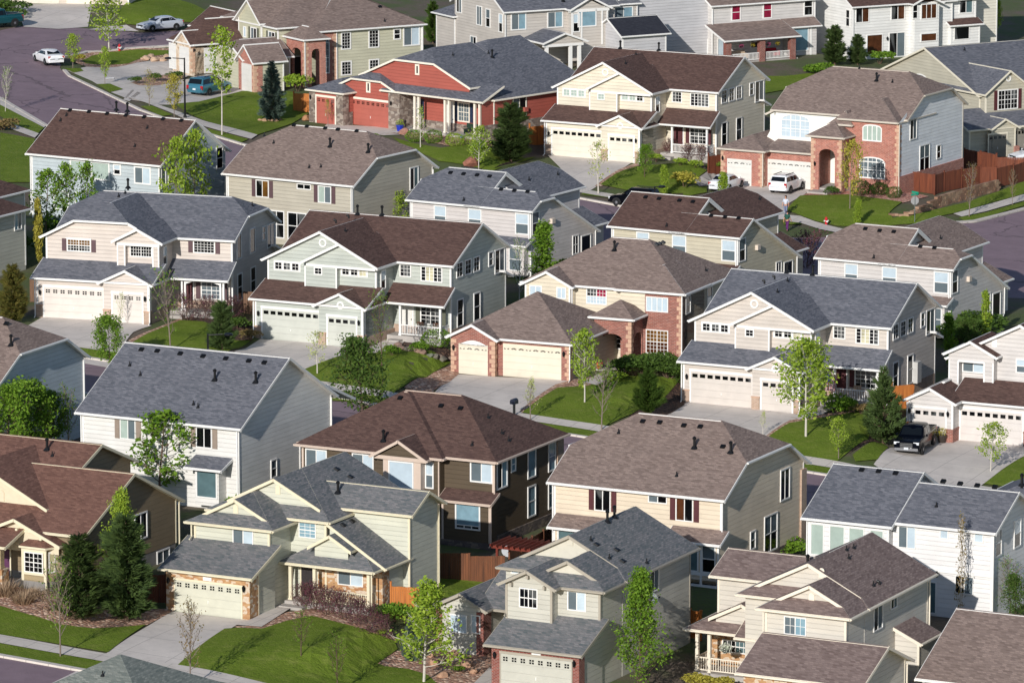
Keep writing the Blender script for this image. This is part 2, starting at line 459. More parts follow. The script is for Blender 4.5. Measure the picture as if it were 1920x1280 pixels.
        s.slab(fm, pl, a0, i0, z0, z1, .002, .06); s.slab(fm, pl, i1, a1, z0, z1, .002, .06)
        s.slab(fm, pl, i0, i1, z0, j0, .002, .062); s.slab(fm, pl, i0, i1, j1, z1, .002, .062)
        if head: s.slab(fm, pl, a0 - .06, a1 + .06, z1 - .01, z1 + .07, .002, .09)
        w = mb.build('window', [glass(k) for k in kinds], s.root)
        if label: w['label'] = label
        fm.build('frame', frame, w)
        if shut:
            for x in (a0 - .40, a1 + .04):
                sb = MB(); s.slab(sb, pl, x, x + .36, z0 + .02, z1 - .02, .002, .05)
                n = max(4, int((z1 - z0) / .12))
                for i in range(n): y = z0 + .08 + (z1 - z0 - .2) * i / n; s.slab(sb, pl, x + .05, x + .31, y, y + .05, .048, .062)
                sb.build('shutter', shut, s.root)
        return w
    def arch_win(s, pl, sx, x0, y0, x1, y1, g='blind', cols=3, rows=2, rise=.5, frame=None, sub=None):
        """window with a segmental arched head; the box is its full height"""
        frame = frame or s.trim; a0, a1, z0, z1 = s.rect(pl, sx, x0, y0, x1, y1); zs = z1 - rise; f = s.xf(pl); n = 12; xc, hw = (a0 + a1) / 2, (a1 - a0) / 2
        top = lambda x, k=0: zs + (rise - k) * math.sqrt(max(0, 1 - ((x - xc) / hw) ** 2)) if abs(x - xc) < hw else zs
        xs = [a0 + (a1 - a0) * i / n for i in range(n + 1)]; mb = MB(); fm = MB()
        mb.poly([f(a0, z0, .012), f(a1, z0, .012)] + [f(x, top(x), .012) for x in reversed(xs)])
        w = mb.build('window', glass(g), s.root)
        for i in range(n):
            P = [f(xs[i], top(xs[i]) - .08, .002), f(xs[i + 1], top(xs[i + 1]) - .08, .002), f(xs[i + 1], top(xs[i + 1]) + .04, .002), f(xs[i], top(xs[i]) + .04, .002)]
            Q = [f(xs[i], top(xs[i]) - .08, .06), f(xs[i + 1], top(xs[i + 1]) - .08, .06), f(xs[i + 1], top(xs[i + 1]) + .04, .06), f(xs[i], top(xs[i]) + .04, .06)]
            fm.prism(P, Q)
        s.slab(fm, pl, a0 - .04, a0 + .05, z0, zs + .02, .002, .058); s.slab(fm, pl, a1 - .05, a1 + .04, z0, zs + .02, .002, .058); s.slab(fm, pl, a0 - .04, a1 + .04, z0 - .05, z0 + .06, .002, .062)
        for c in range(1, cols): x = a0 + (a1 - a0) * c / cols; s.slab(fm, pl, x - .04, x + .04, z0, top(x) - .02, .004, .045)
        for r in range(1, rows): y = z0 + (zs - z0) * r / (rows - 1) if rows > 1 else zs; s.slab(fm, pl, a0, a1, y - .035, y + .035, .004, .044)
        if sub:
            for i in range(1, sub[0]): x = a0 + (a1 - a0) * i / sub[0]; s.slab(fm, pl, x - .013, x + .013, z0, top(x) - .02, .006, .03)
            for i in range(1, sub[1]): y = z0 + (z1 - z0) * i / sub[1]; s.slab(fm, pl, a0, a1, y - .013, y + .013, .006, .028)
        fm.build('frame', frame, w); return w
    def arched_walls(s, m, u0, u1, v0, v1, z1, bu, bv, zs, side='r', rise=.5, t=.28, z0=-1):
        """entry tower: an arch in its front and one in its side"""
        mb = MB()
        def aw(a0, a1, b0, b1, f, n=10):
            mb.poly([f(a0, z0), f(b0, z0), f(b0, z1), f(a0, z1)]); mb.poly([f(b1, z0), f(a1, z0), f(a1, z1), f(b1, z1)])
            for i in range(n):
                x0, x1 = b0 + (b1 - b0) * i / n, b0 + (b1 - b0) * (i + 1) / n
                y0, y1 = (zs + rise * math.sqrt(max(0, 1 - (2 * j / n - 1) ** 2)) for j in (i, i + 1))
                mb.poly([f(x0, y0), f(x1, y1), f(x1, z1), f(x0, z1)])
        def soff(b0, b1, f, g, n=10):
            for i in range(n):
                x0, x1 = b0 + (b1 - b0) * i / n, b0 + (b1 - b0) * (i + 1) / n
                y0, y1 = (zs + rise * math.sqrt(max(0, 1 - (2 * j / n - 1) ** 2)) for j in (i, i + 1))
                mb.poly([f(x0, y0), f(x1, y1), g(x1, y1), g(x0, y0)])
            for b in (b0, b1): mb.poly([f(b, z0), g(b, z0), g(b, zs), f(b, zs)])
        f1, f2 = s.xf(('f', v0)), s.xf(('f', v0 + t)); aw(u0, u1, *bu, f1); aw(u0, u1, *bu, f2); soff(*bu, f1, f2)
        c = u1 if side == 'r' else u0; g1, g2 = s.xf((side, c)), s.xf((side, c - t if side == 'r' else c + t)); aw(v0, v1, *bv, g1); aw(v0, v1, *bv, g2); soff(*bv, g1, g2)
        mb.build('entry_wall', m, s.root)
    def gdoor(s, pl, sx, x0, y0, x1, y1, c, style='row', n=8, trim=True, frame=None, arch=False, fr=.12, top=None):
        a0, a1, z0, z1 = s.rect(pl, sx, x0, y0, x1, y1)
        z0 = -.1
        mb = MB(); s.slab(mb, pl, a0, a1, z0, z1, .002, .03)
        d = mb.build('garage_door', doorm(c), s.root)
        f = s.xf(pl); pb = MB(); H_ = z1 - max(z0, 0); zc = z1 - H_ * .135 if top is None else z1 - top
        def rc(x, y, w, h): pb.poly([f(x - w / 2, y - h / 2, .034), f(x + w / 2, y - h / 2, .034), f(x + w / 2, y + h / 2, .034), f(x - w / 2, y + h / 2, .034)])
        for i in range(n):
            x = a0 + (a1 - a0) * (i + .5) / n; w = (a1 - a0) / n
            if style == 'row': rc(x, zc, w * .66, H_ * .12)
            elif style == 'quad':
                for dx in (-1, 1):
                    for dz in (-1, 1): rc(x + dx * w * .15, zc + dz * .075, w * .22, .11)
            elif style == 'sun':
                cx = x + (w * .5 if i % 2 == 0 and i + 1 < n and False else 0)
                t_ = i % 3
                for j in range(4):
                    a_, b_ = math.pi * (j + .12) / 4, math.pi * (j + .88) / 4
                    if t_ == 0 and j in (1, 2): continue
                    r0, r1 = .05, w * .38
                    pb.poly([f(x + r0 * math.cos(a_), zc - .1 + r0 * math.sin(a_), .034), f(x + r1 * math.cos(a_), zc - .1 + r1 * .62 * math.sin(a_), .034), f(x + r1 * math.cos(b_), zc - .1 + r1 * .62 * math.sin(b_), .034), f(x + r0 * math.cos(b_), zc - .1 + r0 * math.sin(b_), .034)])
        if pb.f: pb.build('window_panes', glass('dark'), d)
        hb = MB(); xm = a0 + (a1 - a0) * .5; s.slab(hb, pl, xm - .02, xm + .02, .75, .95, .03, .06); hb.build('handle', WHITE, d)
        if trim:
            fm = MB(); s.slab(fm, pl, a0 - fr, a0 - .002, z0, z1 + .002, .002, .05); s.slab(fm, pl, a1 + .002, a1 + fr, z0, z1 + .002, .002, .05); s.slab(fm, pl, a0 - fr - .03, a1 + fr + .03, z1 + .002, z1 + fr + .05, .002, .06)
            fm.build('frame', frame or s.trim, d)
        return a0, a1, z0, z1
    def band(s, pl, a0, a1, z0, z1, m, d=.05, name='wainscot', cap=None):
        """a band of masonry standing proud of the wall"""
        mb = MB(); s.slab(mb, pl, a0, a1, z0, z1, -.05, d); o = mb.build(name, m, s.root)
        if cap: cb = MB(); s.slab(cb, pl, a0 - .02, a1 + .02, z1 + .001, z1 + .06, -.03, d + .04); cb.build('cap', cap, o)
        return o
    def pier(s, u0, u1, v0, v1, z0, z1, m, name='brick_pier', cap=None):
        mb = MB(); mb.box((u0, v0, z0), (u1, v1, z1)); o = mb.build(name, m, s.root)
        if cap: cb = MB(); cb.box((u0 - .04, v0 - .04, z1), (u1 + .04, v1 + .04, z1 + .07)); cb.build('cap', cap, o)
        return o
    def quoins(s, u, v, su, sv, z0, z1, m):
        mb = MB(); z = z0; i = 0
        while z < z1 - .1:
            L, S = (.42, .25) if i % 2 else (.25, .42)
            mb.box((u + su * .035, v + sv * .035, z + .015), (u - su * L, v - sv * S, z + .30)); z += .33; i += 1
        mb.build('quoins', m, s.root)
    def ring(s, pl, sx, x, y, r=.32, m=None):
        fn = s.fv if pl[0] in 'fb' else s.fu; a, z = fn(pl[1], q(sx, x, y)); f = s.xf(pl); mb = MB(); n = 16
        for i in range(n):
            t0, t1 = 2 * math.pi * i / n, 2 * math.pi * (i + 1) / n; P = []
            for rr in (r, r * .62):
                for d in (.0, .06):
                    for t_ in (t0, t1): P.append(f(a + rr * math.cos(t_), z + rr * math.sin(t_), d))
            mb.poly([P[2], P[3], P[7], P[6]]); mb.poly([P[0], P[1], P[3], P[2]]); mb.poly([P[4], P[5], P[7], P[6]])
        mb.build('gable_vent', m or s.trim, s.root)
    def gvent(s, pl, sx, x, y, w=.3, h=.55, m=None):
        fn = s.fv if pl[0] in 'fb' else s.fu; a, z = fn(pl[1], q(sx, x, y)); f = s.xf(pl); mb = MB()
        b = [f(a - w / 2, z - h / 2), f(a + w / 2, z - h / 2)] + [f(a + w / 2 * math.cos(t), z + h / 4 + w / 2 * math.sin(t)) for t in [math.pi * i / 8 for i in range(9)]]
        g = [f(a - w / 2, z - h / 2, .05), f(a + w / 2, z - h / 2, .05)] + [f(a + w / 2 * math.cos(t), z + h / 4 + w / 2 * math.sin(t), .05) for t in [math.pi * i / 8 for i in range(9)]]
        mb.prism(b, g); o = mb.build('gable_vent', m or s.trim, s.root)
    def lamp(s, pl, sx, x, y):
        fn = s.fv if pl[0] in 'fb' else s.fu; a, z = fn(pl[1], q(sx, x, y)); f = s.xf(pl); mb = MB()
        c = f(a, z, .15); mb.box(f(a - .05, z - .1, -.01), f(a + .05, z + .1, .03)); mb.tube(f(a, z + .1, .03), .015, (c[0], c[1], z + .2), .015, 6)
        mb.lathe([(.03, -.2), (.08, -.12), (.11, .1), (.05, .18), (.015, .24)], 6, c); mb.build('wall_lamp', BLACK, s.root)
    def downspout(s, u, v, z0, z1, m=None):
        mb = MB(); mb.box((u - .04, v - .04, z0 + .1), (u + .04, v + .04, z1 - .2)); mb.tube((u, v, z1 - .2), .04, (u, v - .0, z1 - .1), .05, 6)
        mb.tube((u, v, z0 + .14), .045, (u + .1, v - .45, z0 + .04), .045, 6); mb.build('downspout', m or s.trim, s.root)
    def vents(s, V, i, sx, pts, kind='box'):
        P = V.polys[i]; A, B, C = Vector(P[0]), Vector(P[1]), Vector(P[2]); n = (B - A).cross(C - A)
        if n.z < 0: n = -n
        n.normalize()
        for x, y in pts:
            r = ray(q(sx, x, y)); d = Vector((r[0] * s.u[0] + r[1] * s.u[1], r[0] * s.v[0] + r[1] * s.v[1], r[2]))
            e = Vector((-s.o.x * s.u[0] - s.o.y * s.u[1], -s.o.x * s.v[0] - s.o.y * s.v[1], CZ - s.o.z))
            t = (A - e).dot(n) / d.dot(n); c = e + d * t; mb = MB()
            dn = Vector((n.x, n.y, 0));
            if dn.length > .01: dn.normalize()
            al = Vector((-dn.y, dn.x, 0)); sl = al.cross(n)
            if kind == 'box':
                b = [c + al * i_ * .17 + sl * j * .16 - n * .02 for i_, j in ((-1, -1), (1, -1), (1, 1), (-1, 1))]; tp = [c + al * i_ * .145 + sl * j * .135 + n * .12 for i_, j in ((-1, -1), (1, -1), (1, 1), (-1, 1))]
                mb.prism(b, tp); mb.build('roof_vent', BLACK, s.root)
            elif kind == 'pipe':
                mb.tube(c - Vector((0, 0, .1)), .045, c + Vector((0, 0, .3)), .04, 8); mb.lathe([(.14, -.02), (.06, .12)], 10, c); mb.build('vent_pipe', BLACK, s.root)
            elif kind == 'flue':
                mb.tube(c - Vector((0, 0, .2)), .085, c + Vector((0, 0, .6)), .085, 10); mb.lathe([(.12, .57), (.13, .68), (.04, .76)], 10, c); mb.lathe([(.26, -.06), (.13, .12)], 10, c); mb.build('flue', BLACK, s.root)
            else:   # low goose-neck vent
                mb.tube(c - Vector((0, 0, .05)), .07, c + Vector((0, 0, .18)), .07, 8); mb.tube(c + Vector((0, 0, .16)), .08, c + Vector((0, 0, .12)) - sl * .2, .09, 8); mb.build('roof_vent', BLACK, s.root)
    def post(s, u, v, z0, z1, w=.16, m=None, base=None, bh=.9, bm=None, name='porch_post'):
        mb = MB(); zb = z0
        if base: bb = MB(); bb.box((u - base / 2, v - base / 2, z0), (u + base / 2, v + base / 2, z0 + bh)); bb.box((u - base / 2 - .04, v - base / 2 - .04, z0 + bh), (u + base / 2 + .04, v + base / 2 + .04, z0 + bh + .07)); zb = z0 + bh + .07
        mb.box((u - w / 2, v - w / 2, zb), (u + w / 2, v + w / 2, z1)); mb.box((u - w / 2 - .03, v - w / 2 - .03, zb), (u + w / 2 + .03, v + w / 2 + .03, zb + .14)); mb.box((u - w / 2 - .03, v - w / 2 - .03, z1 - .14), (u + w / 2 + .03, v + w / 2 + .03, z1 - .002))
        o = mb.build(name, m or s.trim, s.root)
        if base: bb.build('base', bm, o)
    def railing(s, p0, p1, z, h=.85, m=None, name='railing', gap=.13):
        mb = MB(); A, B = Vector((*p0, z)), Vector((*p1, z)); L = (B - A).length; d = (B - A) / L; n = Vector((-d.y, d.x, 0)) * .03
        for zz, hh in ((.08, .07), (h - .06, .07)):
            bt = [A + n, A - n, B - n, B + n]; mb.prism([x + Vector((0, 0, zz)) for x in bt], [x + Vector((0, 0, zz + hh)) for x in bt])
        k = max(2, int(L / gap))
        for i in range(k + 1):
            c = A + d * (L * i / k); e = .022; n2 = n.normalized() * e; d2 = d * e
            bt = [c + n2 + d2, c - n2 + d2, c - n2 - d2, c + n2 - d2]; mb.prism([x + Vector((0, 0, .1)) for x in bt], [x + Vector((0, 0, h - .03)) for x in bt])
        mb.build(name, m or s.trim, s.root)
    def door(s, pl, a0, a1, z0, z1, m, fr=.1, glassp=False, frame=None):
        mb = MB(); s.slab(mb, pl, a0, a1, z0, z1, .002, .04)
        for i in range(2):
            for j in range(3):
                x0 = a0 + .1 + (a1 - a0 - .1) * i / 2; w = (a1 - a0) / 2 - .15; y0 = z0 + .12 + (z1 - z0 - .1) * j / 3
                s.slab(mb, pl, x0, x0 + w, y0, y0 + (z1 - z0) / 3 - .16, .038, .055)
        d = mb.build('front_door', m, s.root); fm = MB()
        s.slab(fm, pl, a0 - fr, a0 - .002, z0, z1, .002, .07); s.slab(fm, pl, a1 + .002, a1 + fr, z0, z1, .002, .07); s.slab(fm, pl, a0 - fr, a1 + fr, z1 + .002, z1 + fr, .002, .072); fm.build('frame', frame or s.trim, d)
        hb = MB(); f = s.xf(pl); hb.box(f(a1 - .12, z0 + .95, .04), f(a1 - .07, z0 + 1.05, .1)); hb.build('handle', BLACK, d)
    def box(s, name, a, b, m):
        mb = MB(); mb.box(a, b); return mb.build(name, m, s.root)
    def done(s):
        for m, mb in s.walls:
            if mb.f: mb.build('wall', m, s.root)
        return s
# ------------------------------------------------------------------ colours
ROOF_BROWN = shingle((100, 75, 69), (74, 56, 53), (122, 96, 87))
ROOF_GREY = shingle((110, 113, 122), (80, 84, 93), (141, 141, 148))
ROOF_TAUPE = shingle((144, 124, 116), (110, 95, 89), (170, 150, 140))
ROOF_SLATE = shingle((118, 126, 128), (84, 95, 98), (154, 148, 148))
ROOF_RUST = shingle((130, 94, 82), (98, 70, 62), (150, 112, 98))
BRICK = brickm((164, 100, 86), (126, 74, 66), (184, 160, 146))
BRICK2 = brickm((140, 62, 48), (112, 46, 38), (170, 150, 140), .24, .085)
TANBRICK = brickm((190, 160, 138), (164, 132, 112), (200, 186, 170), .26, .09)
QUOIN = plain('quoin_stone', (206, 168, 142), .85, 0, .2)
LEDGE = stonem((196, 156, 112), (170, 120, 84), (216, 200, 180), 3.4)
GREYSTONE = stonem((140, 124, 112), (110, 98, 92), (172, 160, 148), 2.6)
DARKSTONE = stonem((112, 100, 96), (86, 78, 76), (138, 124, 112), 2.6)
MAROON = plain('maroon_paint', (86, 40, 44), .6); PLUM = plain('plum_paint', (94, 70, 74), .6); TAUPESH = plain('taupe_paint', (150, 134, 120), .6); NAVY = plain('navy_paint', (30, 46, 74), .6); OLIVE = plain('olive_paint', (96, 98, 82), .6)
WHITEDOOR = plain('white_door', (224, 222, 216), .5); DARKDOOR = plain('dark_door', (50, 44, 46), .5)

# ------------------------------------------------------------------ the middle street: two-gable houses of one plan in their own colours
def two_gable_house(name, label, anchor, a, wall, roof, door, k=1., style='row', shutter=MAROON, clip=False, frontd=MAROON, pier=TANBRICK, sidem=None, pglass='dark', nsub=(2, 2), bigwin='dark', shut_up=None):
    h = House(name, label, anchor, (0, 0, 0), a, trim=WHITE, roof=roof, wall=siding(wall), pad=(-2, 14 * k, -4, 15 * k))
    K = lambda *x: [y * k for y in x]
    def vol(u0, u1, v0, v1, E, *r, **w):
        if 'z0' in w: w['z0'] *= k
        return h.vol(*K(u0, u1, v0, v1, E), *r, **w)
    W_ = lambda pl, c, a0, a1, z0, z1, *r, **w: h.win_m((pl, c * k), *K(a0, a1, z0, z1), *r, **w)
    V = {}
    V['main'] = vol(-.7, 13.5, 5, 14.4, 5.93, 'gu', p=.51, k1=.42 if clip else 0, k0=.42 if clip else 0, corners=('rf', 'rb'))
    if not clip:
        V['gab'] = vol(-.72, 8.6, 2.2, 9, 5.81, 'gv', p=.495, sides='flr', corners=('lf', 'rf'))
        V['gab2'] = vol(2.87, 8.75, 1.72, 7.2, 5.92, 'gv', p=.50, z0=5.7, sides='f', corners=False, gutter=False)
        h.box('gable_band', K(2.85, 1.7, 5.58), K(8.74, 2.25, 5.76), WHITE)
        w = h.W(h.wallm); w.box(K(2.7, 1.74, 3.6), K(5.48, 2.6, 5.6))
        for u in (2.7, 5.37): h.trimb.box(K(u, 1.70, 3.95), K(u + .12, 1.76, 5.58))
    else:
        V['gab'] = vol(-.72, 8.6, 2.2, 9, 5.98, 'gv', p=.5, k0=.45, sides='flr', corners=('lf', 'rf'))
        V['gab2'] = vol(5.34, 8.8, 1.78, 7.2, 5.98, 'gv', p=.50, z0=5.75, sides='f', corners=False, gutter=False)
        h.box('gable_band', K(5.3, 1.74, 5.6), K(8.8, 2.25, 5.8), WHITE)
        w = h.W(h.wallm); w.box(K(5.3, 1.8, 3.6), K(6.0, 2.6, 5.6)); w.box(K(8.2, 1.8, 3.6), K(8.78, 2.6, 5.6))
        for u in (5.3, 5.88, 8.2, 8.66): h.trimb.box(K(u, 1.76, 3.9), K(u + .11, 1.82, 5.6))
    V['shed'] = vol(-.64, 8.72, 0, 2.3, 3.13, 'sf', p=.43, sides='flr', corners=('lf', 'rf'))
    V['sg'] = vol(5.0, 8.72, -.3, 2.3, 3.08, 'gv', p=.47, sides='flr', corners=('rf',), ohr=.3)
    V['porch'] = vol(8.95, 13.45, 3.55, 5.0, 3.05, 'sf', p=.66, wall=None)
    # little pent eave along the back corner
    vol(13.3, 13.95, 13.4, 14.6, 3.7, 'sb', p=.4, wall=None, oh=.2, ohr=.0)
    sub = nsub
    if not clip:
        for pos in (-.18, 5.6):
            c = 2.2
            h.slab(h.trimb, ('f', c * k), *K(pos - .02, pos + 2.29, 4.96, 5.72), .002, .03)
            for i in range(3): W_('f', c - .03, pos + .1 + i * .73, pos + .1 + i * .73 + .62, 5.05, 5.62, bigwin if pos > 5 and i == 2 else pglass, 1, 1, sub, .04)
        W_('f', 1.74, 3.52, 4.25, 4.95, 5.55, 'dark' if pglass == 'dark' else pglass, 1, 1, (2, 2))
        W_('f', 5, 9.15, 10.15, 4.72, 5.72, 'dark', 1, 1, (3, 3)); W_('f', 5, 10.94, 12.8, 4.5, 5.7, ['dark', bigwin, bigwin, 'dark', 'dark'] if bigwin == 'curtain' else bigwin, 5, 1, (1, 4))
        h.ring(('f', 2.2 * k), 0, *projpx(h, 4.05 * k, 2.2 * k, 7.35 * k), r=.33 * k)
    else:
        W_('f', 2.2, 1.0, 3.0, 4.85, 5.85, ['amber/dark', 'amber/dark'], 2, 2, (4, 2), shut=PLUM, head=True)
        W_('f', 2.2, 6.2, 8.05, 4.7, 5.6, 'dark', 2, 1, (4, 3))
        W_('f', 5, 10.3, 12.1, 4.75, 5.75, 'dark', 1, 1, (6, 4), shut=PLUM)
    for a0, a1 in ((5.87, 6.95), (7.3, 8.4), (8.75, 9.85)) if not clip else ((5.9, 6.9), (8.7, 9.9)):
        z0, z1 = (4.75, 5.95) if not clip else (4.2, 6.2)
        W_('r', 13.5, a0, a1, z0, z1, 'dark', 1, 1, (1, 1) if clip else (2, 3))
    W_('r', 13.5, 11.35, 12.2, 4.8, 5.95, 'dark/dark', 1, 2); W_('r', 13.5, 12.45, 14.2, 4.05, 5.95, ['dark', 'grey'], 2, 1)
    W_('r', 13.5, 5.96, 7.05, .95, 3.1, 'dark/dark', 1, 2); W_('r', 13.5, 8.8, 9.95, .95, 3.15, 'dark/dark', 1, 2)
    W_('r', 8.6, 2.85, 3.7, 3.95, 5.45, 'blind/dark', 1, 2)
    # porch
    h.box('porch_floor', K(8.85, 3.4, -.3), K(13.45, 5, .48), CONC)
    h.box('front_steps', K(9.2, 2.7, -.3), K(10.2, 3.39, .22), CONC)
    for u in (9.9, 13.3): h.post(u * k, 3.6 * k, .48 * k, 3.0 * k, .17 if not clip else .14)
    if clip:
        for u in (10.15, 13.05): h.post(u * k, 3.6 * k, .48 * k, 3.0 * k, .14)
        mb = MB(); n = 12
        for i in range(n):
            f0, f1 = i / n, (i + 1) / n; z = lambda f: 2.55 + .34 * math.sin(math.pi * f)
            u0_, u1_ = 10.15 + 2.9 * f0, 10.15 + 2.9 * f1
            mb.prism([(u0_, 3.56, z(f0)), (u1_, 3.56, z(f1)), (u1_, 3.66, z(f1)), (u0_, 3.66, z(f0))], [(u0_, 3.56, 3.0), (u1_, 3.56, 3.0), (u1_, 3.66, 3.0), (u0_, 3.66, 3.0)])
        mb.build('porch_arch', WHITE, h.root)
    else:
        h.railing(K(9.98, 3.6), K(13.2, 3.6), .48 * k); h.railing(K(13.3, 3.7), K(13.3, 4.95), .48 * k)
    h.door(('f', 5 * k), *K(9.35, 10.25, .5, 2.62), frontd)
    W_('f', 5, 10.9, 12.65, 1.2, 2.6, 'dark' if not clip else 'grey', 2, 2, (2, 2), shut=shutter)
    mb = MB(); mb.box(K(8.7, 4.88, .48), K(13.4, 4.99, 1.05)); mb.build('wainscot', pier, h.root)
    mb = MB(); mb.box(K(13.42, 5.0, -1), K(13.54, 14.3, .92)); mb.build('wainscot', pier, h.root)
    mb = MB(); mb.box(K(8.66, -.25, -1), K(8.78, 4.9, .75)); mb.build('wainscot', pier, h.root)
    # garage doors
    def gd(v, a0, a1, z1, n):
        mb = MB(); h.slab(mb, ('f', v), a0, a1, -.1, z1, .002, .03); d = mb.build('garage_door', doorm(door), h.root)
        f = h.xf(('f', v)); pb = MB(); w = (a1 - a0) / n; zc = z1 - .3 * k
        def rc(x, y, ww, hh): pb.poly([f(x - ww / 2, y - hh / 2, .034), f(x + ww / 2, y - hh / 2, .034), f(x + ww / 2, y + hh / 2, .034), f(x - ww / 2, y + hh / 2, .034)])
        for i in range(n):
            x = a0 + w * (i + .5)
            if style == 'row': rc(x, zc, w * .7, .27 * k)
            else:
                for dx in (-1, 1):
                    for dz in (-1, 1): rc(x + dx * w * .16, zc + dz * .075, w * .24, .11)
        pb.build('window_panes', glass('dark'), d); fm = MB(); S = h.slab
        S(fm, ('f', v), a0 - .13, a0 - .002, -.1, z1 + .002, .002, .05); S(fm, ('f', v), a1 + .002, a1 + .13, -.1, z1 + .002, .002, .05); S(fm, ('f', v), a0 - .16, a1 + .16, z1 + .002, z1 + .18, .002, .06); fm.build('frame', WHITE, d)
        hb = MB(); S(hb, ('f', v), (a0 + a1) / 2 - .03, (a0 + a1) / 2 + .03, .8 * k, .92 * k, .03, .07); hb.build('handle', WHITE, d)
    gd(0, 0, 4.86 * k, 2.38 * k, 8); gd(-.3 * k, 5.78 * k, 8.16 * k, 2.24 * k, 4)
    if not clip: h.ring(('f', -.3 * k), 0, *projpx(h, 6.85 * k, -.3 * k, 3.15 * k), r=.3 * k)
    for u, v in ((-.33, 0), (8.43, -.3)): h.lamp(('f', v * k), 0, *projpx(h, u * k, v * k, 1.95 * k))
    zt = .92 * k
    h.pier(*K(-.68, -.14, -.06, .3), -1, zt, pier, cap=QUOIN); h.pier(*K(5.0, 5.6, -.42, -.2), -1, zt, pier, cap=QUOIN); h.pier(*K(8.34, 8.78, -.42, .1), -1, zt, pier, cap=QUOIN)
    h.downspout(8.8 * k, -.4 * k, 0, 2.95 * k); h.downspout(-.74 * k, -.1, 0, 3.0 * k)
    return h, V

def projpx(h, u, v, z):
    P = h.world(u, v, z); y, zz = P.y, P.z - CZ; w = y * COSP - zz * SINP
    return 960 + FPX * P.x / w, 640 - FPX * (y * SINP + zz * COSP) / w

sage, V = two_gable_house('detached_house', 'sage green two-storey house with a brown roof and white porch railing', (493, 635), 26, (192, 198, 186), ROOF_BROWN, (208, 210, 196), bigwin='curtain', frontd=WHITEDOOR, shutter=OLIVE)
sage.vents(V['main'], 0, 21, [(792, 232), (965, 238)], 'flue'); sage.vents(V['gab'], 1, 21, [(705, 352)], 'pipe'); sage.vents(V['gab'], 1, 21, [(640, 292), (730, 258)], 'low')
sage.done()
beige, V = two_gable_house('detached_house', 'beige two-storey house with double front gables and a blue-grey roof behind a leafy street tree', (1296, 755), 26, (216, 202, 188), ROOF_GREY, (222, 210, 198), bigwin='curtain')
beige.vents(V['main'], 0, 6, [(628, 262), (768, 275)], 'flue'); beige.vents(V['gab'], 1, 6, [(575, 372), (630, 312)], 'pipe'); beige.vents(V['gab'], 1, 6, [(505, 322), (560, 298)], 'low')
ub = MB(); ub.box((13.52, 9.9, .9), (13.9, 10.7, 2.5)); ub.build('utility_cabinet', plain('grey_cabinet', (196, 194, 190), .5), beige.root)
beige.done()
creamh, V = two_gable_house('detached_house', 'cream two-storey house with double front gables and a dark brown roof', (1036, 292), 29, (238, 224, 196), ROOF_BROWN, (240, 230, 208), k=1.045, pglass='green', shutter=MAROON)
creamh.vents(V['main'], 0, 2, [(1580, 265), (1790, 275)], 'flue'); creamh.vents(V['gab'], 1, 2, [(1608, 348), (1665, 298)], 'pipe')
sw = MB(); creamh.done()
clipped, V = two_gable_house('detached_house', 'pale beige house with a clipped blue-grey roof and an arched white porch', (84, 595), 18, (222, 206, 192), ROOF_GREY, (232, 220, 208), clip=True, style='quad', shutter=PLUM)
clipped.vents(V['main'], 0, 20, [(760, 128)], 'flue'); clipped.vents(V['main'], 0, 20, [(738, 170), (690, 195), (632, 365)], 'pipe'); clipped.vents(V['main'], 0, 20, [(555, 322)], 'box'); clipped.vents(V['main'], 3, 20, [(1692, 262)], 'pipe')
clipped.done()

# brick-fronted house in the middle of the street
h = House('detached_house', 'brick-fronted cream house with a taupe hip roof and an arched garage door', (943, 704), (0, 0, 0), 24, trim=WHITE, roof=ROOF_TAUPE, wall=siding((234, 218, 188)), pad=(-5, 11.5, -4, 20))
V1 = h.vol(-3.95, 5.45, 0, 9.4, 2.86, 'hip', p=.56, wall=siding((196, 180, 150)), sides='lr', corners=False)      # garage block
h.W(BRICK).poly([(-.4, 0, -1), (5.45, 0, -1), (5.45, 0, 2.9), (-.4, 0, 2.9)])
V2 = h.vol(-3.95, -.4, -.6, 5, 2.84, 'gv', p=.5, wall=BRICK, sides='flr', corners=False, oh=.3)
V3 = h.vol(4.75, 7.75, 6.2, 9.2, 3.86, 'hip', p=.62, wall=None, oh=.3)
h.arched_walls(BRICK, 4.75, 7.75, 6.2, 9.0, 3.7, (5.3, 7.1), (6.75, 8.4), 2.05, rise=.55)
h.W(BRICK).box((4.75, 6.48, -1), (4.99, 9.0, 3.7))
V4 = h.vol(-2.0, 10.9, 9.0, 19.0, 5.62, 'hip', p=.56, wall=siding((214, 198, 168)), sides='lrb', corners=('rb',))
h.W(h.wallm).poly([(-2, 9, -1), (6.0, 9, -1), (6.0, 9, 5.7), (-2, 9, 5.7)])
V5 = h.vol(-1.85, 1.85, 8.3, 13, 5.58, 'gv', p=.5, sides='flr', oh=.3, corners=('lf', 'rf'))
V6 = h.vol(5.9, 10.9, 8.55, 13, 5.66, 'gv', p=.56, k0=1, sides='fr', wall=BRICK, corners=False)
h.slab(h.W(h.wallm), ('f', 8.55), 5.9, 7.9, 3.5, 5.5, .0, .04)
h.win_m(('f', 8.3), -1.5, -.45, 4.55, 5.45, 'blind', 2, 1); h.win_m(('f', 8.3), .75, 1.55, 4.55, 5.45, 'blind', 2, 1)
h.win_m(('f', 9), 2.9, 4.6, 4.2, 5.45, ['dark/blind', 'pink/blind'], 2, 2, (3, 2))
h.win(('f', 8.55), 22, 1285, 455, 1425, 560, 'blind', 4, 1, fr=.07); h.win(('f', 8.55), 22, 1285, 662, 1425, 825, ['amber/brown', 'amber/brown'], 2, 2, (3, 3), fr=.07)
